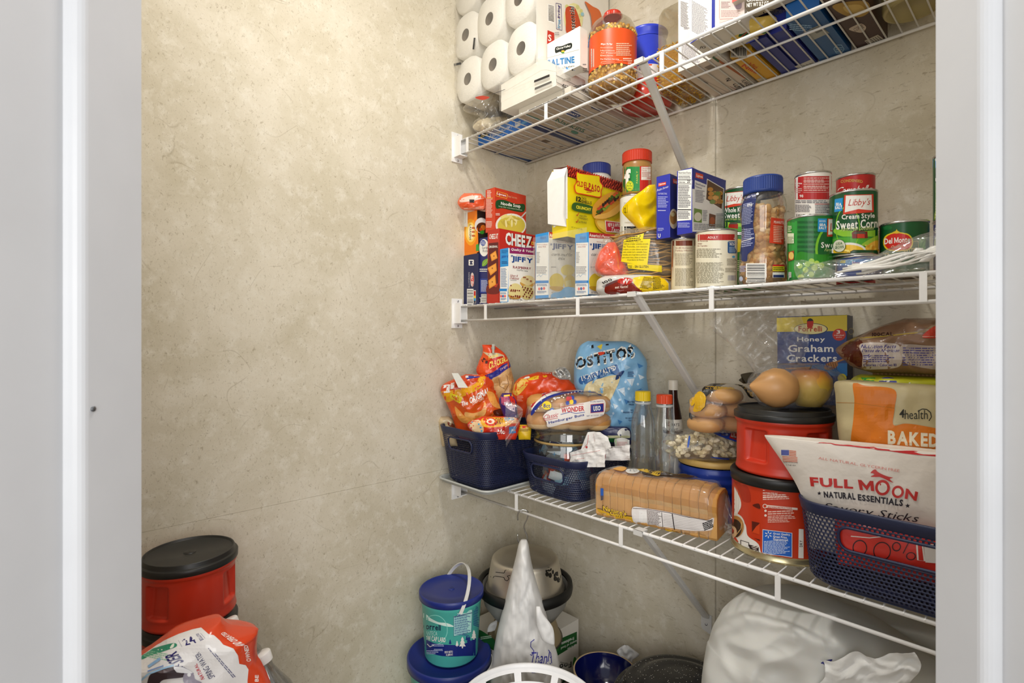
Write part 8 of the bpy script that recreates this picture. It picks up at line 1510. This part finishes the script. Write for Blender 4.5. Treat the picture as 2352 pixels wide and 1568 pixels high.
wbox('coffee_brick', 'dark brown coffee package with white emblem and barcode on its underside', .982, 1.036, -.235, -.004, ZT, .16, ('3c241e',) * 3 + ('40261f',), cat='packet', ba=cr(B_, freeform([(1300, 60), (1400, 20), (1600, 10), (1640, 90), (1560, 150), (1420, 140)], 'b08c3c'), freeform([(1400, 60), (1540, 40), (1590, 90), (1460, 120)], 'd0b060'), freeform([(1450, 262), (1500, 230), (1560, 210), (1605, 245), (1570, 290), (1510, 285)], 'c8b8a8'), TQ('COFFEE', (1500, 285), (1590, 245), (1570, 215), (1490, 255), '40261f', b=0), QD((1590, 365), (1660, 430), (1790, 365), (1710, 310), 'b8b0a0'), [LN([(1605 + 20 * k, 368 - 9 * k), (1662 + 20 * k, 415 - 9 * k)], 5, '3a3430') for k in range(6)]))
x, y, r = cyl_at(2022, 2178, -.085); t = thing('plastic_tub', 'beige round plastic tub seen from below at the right end of the top shelf', 'tub', (x, y, ZT)); g = MB(); g.lathe([(0.0001, .003), (r * .80, .003), (r * .82, .0005), (r * .9, .0005), (r * .95, .006), (r, .08)], mat('a89a68', .4, kind='sub'), 56); g.build('tub_body', t); g = MB(); g.lathe([(r * 1.0, .08), (r * 1.04, .08), (r * 1.04, .09), (0.0001, .092)], mat('b8ab7c', .4), 56); g.build('lid', t)

# ================================================================ things standing below the shelves
I_, J_, Kq, L_, W_ = (900, 1168), (1580, 1168), (240, 1168), (1250, 1300), (318, 1380)
cw = lambda *a: cr(W_, *a, k=342 / 2352)
def at_d(u, d):
    q = rdir(u); q = q / q.length; return CX + q.x * d, CY + q.y * d
def stand(label, x0, x1, y0, y1, h, c='8c7452'):
    t = thing('storage_box', label, 'box', ((x0 + x1) / 2, (y0 + y1) / 2, 0)); g = MB(); w, d = (x1 - x0) / 2, (y1 - y0) / 2; g.box((-w, -d, 0), (w, d, h), mat(c, .8)); g.build('carton', t); g = MB(); g.box((-w, -.012, h), (w, .012, h + .0004), mat('b9a070', .4)); g.build('packing_tape', t)
# left stack of coffee canisters
x, y = at_d(436, 1.19); r = .0805; zt_ = zat(x, y, 1262); fa_ = math.degrees(atan2(CY - y, CX - x)); h1 = .122
handle_canister('red plastic coffee canister with black lid on the floor stack by the left wall', x, y, r, zt_ - h1, h1, 0, grips=(fa_ - 42, fa_ + 62, fa_ + 180))
handle_canister('lower red canister of the stack by the left wall, only its black lid edge showing', x, y, r, zt_ - 2 * h1 - .001, h1, 0, grips=(fa_ - 42,))
stand('plain brown box under the left canister stack', .035, .185, -1.125, -.975, zt_ - 2 * h1 - .002)
# water bottle pack
RDW = 'd2431f'
def water():
    th, q = bag('water_pack', 'shrink-wrapped 24 bottle spring water pack with red border, in front of the red canisters', [(1380 + a * .1454, 318 + b * .1454, 318 + c * .1454) for a, b, c in ((265, 1180, 1300), (400, 560, 1360), (520, 330, 1500), (640, 20, 1860), (750, -200, 1890), (950, -300, 1870), (1150, -400, 1880), (1293, -460, 1950), (1700, -500, 2100), (2300, -500, 2200))],
        455, -1.100, .10, RDW, wr=.004, fz=16, seed=55, g=8, nu=44, nv=40, rough=.22, cat='bottled water', art=cw(
        PG([(-300, 760), (20, 745), (100, 730), (350, 650), (640, 520), (850, 450), (990, 420), (1110, 525), (1190, 540), (1280, 620), (1340, 690), (1500, 750), (1570, 860), (1590, 990), (1690, 1010), (1735, 1080), (1720, 1250), (1720, 1700), (-300, 1700)], 'e4e1e0'),
        TQ('24', (745, 705), (930, 655), (835, 548), (672, 612), '2a2466'), TQ('BOTTLES', (975, 632), (905, 525), (945, 510), (1035, 605), '3a3670'), LN([(980, 508), (1055, 592)], 4, '3a3670'), LN([(632, 622), (688, 722)], 4, '3a3670'),
        freeform([(20, 880), (60, 820), (300, 730), (560, 665), (605, 715), (450, 780), (200, 860), (60, 925)], '2f8a6c'), gpx(80, 760, 480, 880, 4, '8ac0a0', tilt=-.6), freeform([(500, 740), (530, 690), (565, 670), (560, 720), (520, 750)], 'e0e8d8'),
        TQ('ZER', (880, 1140), (630, 985), (540, 1020), (760, 1180), '2a2466', b=0), TQ('SER', (730, 960), (600, 785), (400, 860), (490, 1000), '2a2466'), TQ('NATURAL', (1050, 1225), (925, 980), (880, 1010), (985, 1240), 'c03040'), TQ('SPRING WATER', (1215, 1190), (960, 795), (890, 850), (1115, 1235), '2a2a5c', b=0), greek((1540, 1190), (1110, 690), (1070, 720), (1480, 1210), 2, '6a6a88', seed=3),
        TQ('OWNED', (1775, 950), (1720, 690), (1655, 705), (1700, 955), 'f0e4dc'), TQ('AND OPERATED', (1700, 700), (1345, 490), (1290, 520), (1540, 720), 'f0e4dc'), TQ('BE', (1890, 1270), (1890, 1165), (1835, 1165), (1830, 1270), 'f0e4dc'),
        freeform([(150, 1260), (200, 1150), (350, 1080), (560, 1040), (600, 1120), (720, 1140), (700, 1200), (400, 1240), (300, 1330), (160, 1330)], '3a2c30'), freeform([(300, 1110), (480, 1070), (560, 1080), (400, 1130)], '6a5c60'), freeform([(720, 1150), (860, 1140), (900, 1230), (1000, 1290), (740, 1300)], '9a94a4'), LN([(20, 1270), (160, 1150), (400, 1060), (560, 1010)], 26, '9cc4e4'), LN([(160, 1040), (350, 910)], 40, '8cb4dc'), LN([(150, 1110), (400, 1020)], 16, '6a8cc8'), freeform([(560, 1040), (700, 1040), (860, 1130), (700, 1130), (600, 1110)], 'eeeef2'), EL(800, 1160, 30, 30, 'f0f0f4', 14)))
    Mi = parent_matrix(th).inverted(); B = clear('f0f2f4', .2, 30); cp = mat('eceae8', .3)
    for (pu, pv, d, tl) in ((522, 1424, 1.03, .42), (598, 1500, 1.0, .35), (470, 1470, 1.04, 0)):
        qx, qy = at_d(pu, d); P = Vector((qx, qy, zat(qx, qy, pv))); ax = (Vector((0, 0, -1)) + RT * tl).normalized(); M3 = (-ax).to_track_quat('Z', 'Y').to_matrix().to_4x4(); M_ = Mi @ Matrix.Translation(P) @ M3
        g = MB(); g.lathe([(.0125, -.016), (.0128, -.026), (.020, -.045), (.030, -.068), (.0325, -.09), (.030, -.10), (.0325, -.112), (.031, -.124), (.0325, -.136), (.0325, -.19), (.028, -.2), (0.0001, -.196)][::-1], B, 32); g.v = [tuple(M_ @ Vector(p)) for p in g.v]; g.build('water_bottle', th)
        g = MB(); g.lathe([(.0155, -.016), (.0158, -.002), (.0145, 0), (0.0001, .0004)], cp, 32); g.v = [tuple(M_ @ Vector(p)) for p in g.v]; g.build('bottle_cap', th)
    return th
wt = water(); wz = wt.location.z
if wz > .03: stand('plain brown box under the bottled water pack', .24, .50, -1.24, -.99, wz - .02)
# lard pails
def pail(label, x, y, z0, r, h, art, ha, hdir, lidr=1.06, hs=.3):
    t = thing('lard_pail', label, 'pail', (x, y, z0)); T_ = mat('58c8bc', .35); g = MB(); g.lathe([(0.0001, .002), (r * .84, 0), (r * .87, .004), (r * .97, h * .84), (r * 1.0, h * .85), (r, h * .93)], T_, 64); g.build('pail_body', t)
    l = MB(); LM = mat('1f2f7c', .35); R_ = r * lidr; l.lathe([(R_ * .97, h * .90), (R_, h * .905), (R_, h * .985), (R_ * .98, h), (R_ * .95, h), (R_ * .93, h * .985), (R_ * .5, h * .982), (0.0001, h * .985)], LM, 72); l.lathe([(R_ * .10, h * .986), (R_ * .08, h * .995), (R_ * .02, h * .99), (0.0001, h * .995)], LM, 20); l.build('lid', t)
    g = MB(); a = radians(hdir); e = Vector((cos(a), sin(a), 0)); n = Vector((-sin(a), cos(a), 0)); up = (Vector((0, 0, sin(ha))) + n * cos(ha)); pts = []
    for k in range(25): b = pi * k / 24; pts.append(Vector((0, 0, h * .84)) + e * (r * 1.07 * cos(b)) + up * (r * 1.12 * sin(b)))
    w = 0.0045; vs = []
    for k, p in enumerate(pts):
        tn = (pts[min(24, k + 1)] - pts[max(0, k - 1)]).normalized(); s = up.cross(e).normalized(); o = tn.cross(s)
        vs += [p + s * w + o * .0012, p - s * w + o * .0012, p - s * w - o * .0012, p + s * w - o * .0012]
    g.add(vs, [(4 * k + j, 4 * k + (j + 1) % 4, 4 * k + 4 + (j + 1) % 4, 4 * k + 4 + j) for k in range(24) for j in range(4)] + [(0, 1, 2, 3), (99, 98, 97, 96)], mat('dddcd8', .35)); g.build('handle', t)
    if art: sticker('printed_label', t, art, hit_mesh(MB().lathe([(r * .84, 0), (r * .87, .004), (r * .97, h * .84)], T_, 64), parent_matrix(t)), g=7)
    return t
x, y = at_d(1037, 1.42); r = .0815; zl_ = zat(x, y, 1350); hb = zat(x, y, 1497)
tree = lambda cx, cy, s, c: PG([(cx, cy - s), (cx + .22 * s, cy - .55 * s), (cx + .12 * s, cy - .55 * s), (cx + .34 * s, cy - .1 * s), (cx + .2 * s, cy - .1 * s), (cx + .45 * s, cy + .35 * s), (cx + .08 * s, cy + .35 * s), (cx + .08 * s, cy + .6 * s), (cx - .08 * s, cy + .6 * s), (cx - .08 * s, cy + .35 * s), (cx - .45 * s, cy + .35 * s), (cx - .2 * s, cy - .1 * s), (cx - .34 * s, cy - .1 * s), (cx - .12 * s, cy - .55 * s), (cx - .22 * s, cy - .55 * s)], c)
DB = '16297c'
pail('small teal lard pail with navy lid and white handle standing on the larger pail', x, y, hb + .0005, r, zl_ - hb, cr(I_,
    freeform([(250, 930), (310, 950), (350, 985), (420, 1020), (500, 1030), (560, 1060), (500, 1060), (420, 1040), (340, 1010), (270, 970)], 'd8efe8'), ring2(385, 1090, 118, 136, 6, '8ad8cc', 30), TQ('Morrell', (262, 1082), (440, 1098), (440, 1046), (262, 1020), '141c44'), TQ('MANTECA', (285, 1140), (410, 1142), (410, 1104), (285, 1098), 'bfe8e0', b=0), TQ('SNOW CAP LARD', (270, 1184), (484, 1202), (484, 1160), (270, 1134), WH),
    freeform([(270, 1160), (380, 1210), (520, 1225), (640, 1220), (760, 1160), (800, 1130), (790, 1300), (650, 1325), (450, 1325), (290, 1270)], DB, 3), tree(525, 1205, 30, DB), tree(587, 1220, 34, WH), tree(635, 1215, 66, WH), tree(694, 1205, 60, DB), tree(738, 1145, 56, WH), tree(675, 1170, 30, DB),
    LN([(320, 1215), (345, 1242), (380, 1225)], 6, WH), gpx(360, 1215, 470, 1240, 2, 'b8c4e8'), gpx(380, 1258, 460, 1280, 2, 'b8c4e8'), gpx(310, 1270, 420, 1310, 3, 'b8c4e8'), TX('PESO NETO', 476, 1278, 548, 1298, WH, tilt=6), TX('4 LIBRAS', 488, 1302, 548, 1322, WH, tilt=6),
    QD((558, 1146), (714, 1110), (724, 880), (556, 918), 'aee2da'), [LN(p, 3, '1c2c6c') for p in ([(558, 1146), (714, 1110)], [(714, 1110), (724, 880)], [(724, 880), (556, 918)], [(556, 918), (558, 1146)])], TX('Nutrition Facts', 566, 912, 700, 934, '1c2c6c', tilt=22), gpx(564, 940, 712, 1130, 12, '4a6a9c', seed=3, tilt=-.12), LN([(560, 972), (720, 935)], 6, '1c2c6c'), gpx(730, 865, 782, 1050, 12, '2a4a8c', seed=5, tilt=-.1)), radians(62), -22)
pail('large teal pail with navy lid under the small lard pail', x - .004, y - .004, hb - .235, .106, .235, None, radians(8), -78)
stand('plain brown box under the lard pails', .01, .30, -.60, -.34, hb - .237)
# dog bowls on the green and white box
bx, by = at_d(1206, 1.50); zr = zat(bx, by, 1334)
t = thing('pet_basin', 'grey dog bowl with a wide black rubber rim holding the steel bowl', 'bowl', (bx, by, zr - .085)); R_ = .136; g = MB(); GM = mat('8c8b86', .45); g.lathe([(0.0001, .004), (R_ * .62, .004), (R_ * .62, 0), (R_ * .70, 0), (R_ * .86, .03), (R_ * .93, .072)], GM, 64); g.lathe([(R_ * .60, .010), (R_ * .80, .03), (R_ * .89, .08)][::-1], GM, 64); g.build('basin_body', t)
g = MB(); g.lathe([(R_ * .93, .062), (R_ * .985, .064), (R_, .075), (R_ * .985, .088), (R_ * .93, .090), (R_ * .89, .084)], mat('0b0b0a', .5), 72); g.build('rubber_rim', t)
t = thing('steel_dog_bowl', 'upturned stainless steel dog bowl with black bone and paw marks behind the hanging bag', 'bowl', (bx, by, zr - .016)); g = MB(); SM = mat('cfc8ba', .38, .95); g.lathe([(.112, 0), (.113, .004), (.109, .008), (.0965, .074), (.0955, .078), (.094, .083), (.089, .088), (.086, .0885), (.085, .089), (.06, .090), (0.0001, .090)], SM, 64); g.build('bowl_shell', t)
paw = lambda cx, cy, s: [EL(cx, cy, 24 * s, 20 * s, '15130f', 14), EL(cx - 24 * s, cy + 14 * s, 9 * s, 16 * s, '15130f', 10), EL(cx - 18 * s, cy + 44 * s, 16 * s, 22 * s, '15130f', 12), EL(cx + 10 * s, cy + 54 * s, 15 * s, 24 * s, '15130f', 12), EL(cx + 34 * s, cy + 24 * s, 9 * s, 20 * s, '15130f', 10)]
sticker('engraved_marks', t, cr(I_, LN([(885, 565), (882, 600), (905, 630), (925, 605), (1010, 618), (1018, 640), (1040, 650), (1056, 628), (1040, 605), (1066, 600)], 6, '1c1a14'), LN([(935, 570), (1010, 580), (1022, 552), (1052, 548)], 6, '1c1a14'), paw(1416, 545, 1), paw(1490, 585, 1)), hit_mesh(g, parent_matrix(t)), g=7)
t = thing('steel_dog_bowl', 'steel bowl upside down at the bottom of the dog bowl stack', 'bowl', (bx, by, zr - .085 - .072)); g = MB(); g.lathe([(.104, 0), (.105, .004), (.100, .008), (.082, .064), (.07, .070), (0.0001, .071)], mat('a8997c', .35, .7), 56); g.build('bowl_shell', t); g = MB(); g.lathe([(.1035, 0), (.107, .001), (.1065, .004), (.104, .0045)], mat('3a3630', .5), 56); g.build('base_ring', t)
zf = zr - .085 - .073; GN = '1f5c2a'
fs = wbox('food_sealer_box', 'white and green food vacuum sealer box standing upside down under the dog bowls', .05, .268, -.345, -.052, zf - .22, .22, ('e6e2da', 'dfdad0', 'e2ded6', 'e6e2da'), fa=cr(I_, freeform([(770, 1080), (860, 1130), (925, 1180), (930, 1280), (860, 1230), (770, 1140)], GN, 2), gpx(800, 1150, 900, 1180, 2, 'c8dcc4', tilt=.5), TQ('Food', (900, 1250), (850, 1220), (850, 1270), (900, 1310), '20221f')),
    sa=cr(I_, QD((1455, 1345), (1666, 1215), (1666, 1105), (1455, 1195), GN), [LN([(1465, 1190 + 12 * k), (1500, 1175 + 12 * k)], 4, '5a9a4c') for k in range(9)], TQ('freshness.', (1640, 1150), (1520, 1205), (1520, 1235), (1640, 1180), 'e8ece4'), TQ('enemy of food', (1662, 1172), (1522, 1240), (1522, 1268), (1662, 1200), 'e8ece4'), TQ('air is the', (1655, 1215), (1580, 1252), (1580, 1272), (1655, 1235), 'e8ece4'), TQ('FoodSaver', (1616, 1372), (1300, 1450), (1300, 1505), (1616, 1425), '20221f'), freeform([(1628, 1400), (1640, 1335), (1660, 1350), (1655, 1400), (1640, 1415)], '3a8a2c'), QD((1530, 1568), (1640, 1515), (1640, 1480), (1540, 1530), GN), gpx(1515, 1365, 1610, 1395, 1, 'a8a49a', tilt=-.8)))
stand('plain brown box under the vacuum sealer box', .04, .275, -.335, -.04, zf - .222)
# S hook and hanging bag
xh = on_y(1203, -.302); zh = CZ - .4185 - .0475; t = thing('s_hook', 'small steel S hook hanging on the lower rail of the bottom shelf', 'hook', (xh, -.302, zh)); k_ = .0026
pp = [(-.016, -.020), (-.0165, -.006), (-.012, .004), (-.002, .0075), (.008, .005), (.012, -.004), (.008, -.018), (.001, -.034), (.003, -.048), (.009, -.062), (.008, -.076), (0, -.083), (-.010, -.082), (-.016, -.072), (-.0165, -.054)]
g = MB(); sp2 = []
for i in range(len(pp) - 1):
    for q in range(4):
        f = q / 4; p0, p1, p2, p3 = pp[max(0, i - 1)], pp[i], pp[i + 1], pp[min(len(pp) - 1, i + 2)]; c_ = [.5 * (2 * p1[j] + (p2[j] - p0[j]) * f + (2 * p0[j] - 5 * p1[j] + 4 * p2[j] - p3[j]) * f * f + (3 * p1[j] - p0[j] - 3 * p2[j] + p3[j]) * f ** 3) for j in (0, 1)]; sp2.append((RT.x * c_[0], RT.y * c_[0], c_[1]))
g.tube(sp2, .0019, mat('b4b4b2', .2, .95), 8); g.build('wire_hook', t)
PW = mat('e9e8e6', .4, kind='sheer0.93', bump=.25, scale=16)
def IR(*rows): return [(Y(I_, a), X(I_, b), X(I_, c)) for a, b, c in rows]
hb_, q = bag('shopping_bag', 'white plastic thank-you shopping bag hanging from the S hook', IR((283, 1165, 1215), (330, 1140, 1232), (420, 1120, 1246), (560, 1085, 1275), (700, 1050, 1315), (850, 1015, 1365), (1000, 975, 1405), (1150, 940, 1440), (1300, 915, 1490), (1450, 900, 1512), (1650, 890, 1530), (1800, 940, 1490)), X(I_, 1200), -.318, .10, 'f0f0ee', wr=.0055, fz=44, seed=100, nu=80, nv=44, g=6, mt=PW, tp=.10, art=cr(I_,
    LN([(1284, 1175), (1252, 1200), (1250, 1240), (1280, 1280), (1262, 1320), (1245, 1310)], 6, '2c2a9c'), TQ('Thank', (1250, 1385), (1440, 1400), (1440, 1290), (1250, 1290), '2c2a9c', b=0, sh=.1), LN([(1408, 1270), (1430, 1300), (1438, 1390)], 6, '2c2a9c'), LN([(1255, 1430), (1300, 1445), (1290, 1470)], 5, '3a389c'), gpx(1258, 1440, 1300, 1480, 3, '3a389c')))
def ear(rows, y, seed, lb):
    th2, q2 = bag('bag_ear', lb, IR(*rows), X(I_, rows[len(rows) // 2][1]), y, .014, 'f0f0ee', wr=.003, fz=40, seed=seed, mt=PW, nu=16, nv=16, part='loop_handle')
    o = th2.children[0]; M_ = parent_matrix(hb_).inverted() @ parent_matrix(th2); o.data.transform(M_); o.parent = hb_; bpy.data.objects.remove(th2)
ear(((1000, 945, 990), (1030, 890, 1010), (1065, 868, 1000), (1095, 860, 925), (1108, 858, 880)), -.33, 101, 'ear')
ear(((880, 1300, 1335), (950, 1295, 1365), (1020, 1300, 1420), (1070, 1310, 1450), (1130, 1330, 1462), (1190, 1360, 1466), (1225, 1440, 1464)), -.372, 102, 'ear')
# small round white basket in front
zb_ = .60; R_ = .150; cxb, cyb = on_z(1209, 1526, zb_); cxb -= FW.x * R_; cyb -= FW.y * R_; t = thing('laundry_basket', 'round white plastic basket rim with oval slots in front of the hanging bag', 'basket', (cxb, cyb, 0)); WM = mat('e9e9ea', .35)
g = MB(); g.lathe([(R_ * .80, .55), (R_ * .70, .10), (R_ * .68, .0), (0.0001, 0.0)][::-1], WM, 64); g.lathe([(R_ * .66, .003), (R_ * .78, .55)][::-1], WM, 64); g.build('basket_body', t)
g = MB(); rr = [(.975, zb_ - .004), (1.0, zb_ - .002), (1.005, zb_ + .003), (.99, zb_ + .006), (.965, zb_ + .003), (.955, zb_ - .004)]; g.lathe([(R_ * a, b) for a, b in rr], WM, 96); g.build('rim', t)
g = MB(); NS = 10; n = 160
for i in range(n):
    a0, a1 = 2 * pi * i / n, 2 * pi * (i + 1) / n; ph = (i % (n // NS)) / (n // NS); slot = .12 < ph < .9
    P = lambda a, k, z: (R_ * k * cos(a), R_ * k * sin(a), z)
    lev = [(.955, zb_ - .004), (.925, zb_ - .010), (.86, zb_ - .024), (.80, .55)]
    for j in range(3):
        if j == 1 and slot: continue
        (k0, z0), (k1, z1) = lev[j], lev[j + 1]; g.add([P(a0, k0, z0), P(a1, k0, z0), P(a1, k1, z1), P(a0, k1, z1)], [(0, 1, 2, 3)], WM, True)
g.build('slotted_band', t)
# blue bowl, roaster lid, small bag
bx2, by2 = on_z(1378, 1498, .48); bx2 -= FW.x * .078; by2 -= FW.y * .078; t = thing('ceramic_bowl', 'tan stoneware bowl glazed dark blue inside beside the speckled lid', 'bowl', (bx2, by2, .40)); g = MB(); r = .083; TN = mat('b39c78', .35); g.lathe([(0.0001, 0), (r * .7, 0), (r * .78, .006), (r * .98, .07), (r, .078), (r * .985, .0815), (r * .95, .080)], TN, 64); g.build('bowl_shell', t); g = MB(); g.lathe([(r * .95, .080), (r * .92, .072), (r * .74, .012), (0.0001, .008)], mat('0d1348', .12), 64); g.build('blue_glaze', t)
stand('plain brown box under the blue bowl and speckled lid', .34, .84, -.36, -.02, .398)
RS = bpy.data.materials.new('speckled_enamel'); RS.use_nodes = True; nt = RS.node_tree; b = nt.nodes['Principled BSDF']; b.inputs['Roughness'].default_value = .22; v = nt.nodes.new('ShaderNodeTexVoronoi'); v.inputs['Scale'].default_value = 160; rp = nt.nodes.new('ShaderNodeValToRGB'); rp.color_ramp.elements[0].color = (.75, .72, .62, 1); rp.color_ramp.elements[0].position = .10; rp.color_ramp.elements[1].color = (.012, .012, .013, 1); rp.color_ramp.elements[1].position = .16; tc = nt.nodes.new('ShaderNodeTexCoord'); nt.links.new(tc.outputs['Object'], v.inputs['Vector']); nt.links.new(v.outputs['Distance'], rp.inputs[0]); nt.links.new(rp.outputs[0], b.inputs['Base Color'])
lx, ly = on_z(1520, 1487, .545); lx -= FW.x * .165; ly -= FW.y * .165; t = thing('roaster_lid', 'black speckled enamel roasting pan lid with embossed rings left of the white sacks', 'pan lid', (lx, ly, .515), YAW); g = MB(); A1, B1 = .155, .150
g.lathe([(A1 * 1.02, -.004), (A1 * 1.03, .004), (A1 * 1.0, .010), (A1 * .93, .012), (A1 * .90, .022), (A1 * .82, .038), (A1 * .76, .040), (A1 * .72, .0375), (A1 * .62, .046), (A1 * .5, .052), (A1 * .44, .050), (A1 * .3, .054), (0.0001, .056)], RS, 80, sy=.97); g.build('lid_shell', t)
t = thing('roasting_pan', 'black roasting pan body under the speckled lid', 'pan', (lx, ly, .40), YAW); g = MB(); g.lathe([(0.0001, 0), (.12, 0), (.135, .01), (.148, .10), (.156, .110), (.156, .1105), (.146, .1105)], RS, 64); g.build('pan_body', t)
bag('plastic_wrap', 'small crumpled clear plastic piece between blue bowl and speckled lid', [(Y(L_, a, 400 / 2340), X(L_, b, 400 / 2340), X(L_, c, 400 / 2340)) for a, b, c in ((1060, 1080, 1125), (1110, 1010, 1200), (1170, 975, 1280), (1240, 1040, 1200), (1300, 1080, 1180))], 1440, -.075, .02, 'ffffff', wr=.006, fz=50, seed=110, mt=mat('dcdcdc', .2, kind='sheer0.6', bump=.6), nu=16, nv=14)
# white sacks
def JR(*rows): return [(Y(J_, a), X(J_, b), X(J_, c)) for a, b, c in rows]
SK = mat('dbdbd6', .42, kind='sub', bump=.3, scale=9)
bag('trash_bag', 'large full white plastic sack filling the space under the bottom shelf at right', JR((835, 800, 1250), (870, 620, 1500), (930, 470, 1750), (1000, 390, 1950), (1100, 320, 2200), (1200, 280, 2400), (1340, 225, 2600), (1480, 190, 2700), (1568, 165, 2750), (2000, 120, 2800), (2600, 160, 2700)), X(J_, 1200), -.178, .20, 'dcdcd8', wr=.010, fz=15, seed=120, nu=80, nv=70, mt=SK, flatb=1, tp=1.7, g=7, art=cr(J_, freeform([(1200, 1385), (1240, 1365), (1300, 1355), (1280, 1385), (1270, 1400), (1210, 1395)], '2a2a7c'), LN([(1225, 1395), (1290, 1470), (1325, 1478)], 9, '1c1c5c'), LN([(1240, 1400), (1300, 1455)], 4, '5a5a9c')))
bag('trash_bag', 'second white plastic sack behind the large one, under the right navy basket', JR((770, 880, 1010), (790, 860, 1300), (850, 900, 1700), (950, 1000, 2300), (1100, 1100, 2400), (1300, 1200, 2400), (1900, 1200, 2400)), X(J_, 1500), -.055, .07, 'c9c9c2', wr=.006, fz=12, seed=121, nu=40, nv=30, mt=SK, flatb=1)
g_ = thing('paper_bundle', 'crumpled white paper piece lying on the large white sack at the bottom right', 'paper', pxp(X(J_, 1640), Y(J_, 1560), -.285)); g = MB()
def pf(u, v): p = pxp(X(J_, 1180 + 860 * u + 60 * sin(v * 5)), Y(J_, 1290 + 60 * (1 - u) + 380 * v), -.292); return p - g_.location + Vector((0, .012 * noise.noise(Vector((u * 5, v * 4, 3))) - .004 * abs(noise.noise(Vector((u * 11, v * 9, 1)))), .012 * noise.noise(Vector((u * 4, v * 2, 9)))))
g.grid(lambda u, v: pf(u, 1 - v), 34, 22, mat('e6e6e3', .4, bump=.2)); g.build('paper', g_)

# ---------------------------------------------------------------- repeats of one kind share a group phrase
GROUPS = {'wire_shelf': 'white wire shelves on the back wall', 'shelf_brace': 'slanted braces under the wire shelves', 'end_bracket': 'plastic end brackets on the left wall', 'pasta_box': 'pasta boxes at the left of the middle shelf',
    'muffin_mix_box': 'muffin mix boxes on the middle shelf', 'corn_can': 'sweet corn cans on the middle shelf', 'soup_can': 'soup cans on the middle shelf', 'pet_food_can': 'cream dog food cans', 'recipe_mix_box': 'blue recipe mix boxes',
    'storage_basket': 'navy perforated baskets on the bottom shelf', 'bag_clip': 'clips on the snack bags', 'paper_wrapper': 'white wrappers in the low basket', 'plastic_bottle': 'clear capped bottles on the bottom shelf',
    'coffee_canister': 'red plastic coffee canisters', 'lard_pail': 'stacked teal pails', 'steel_dog_bowl': 'steel bowls in the dog bowl stack', 'trash_bag': 'white plastic sacks under the bottom shelf', 'cookie_box': 'blue boxes on the top shelf', 'storage_box': 'plain boxes on the floor'}
for o in list(SC.objects):
    if o.parent is None and not o.get('group'):
        g_ = GROUPS.get(o.name.split('.')[0])
        if g_: o['group'] = g_
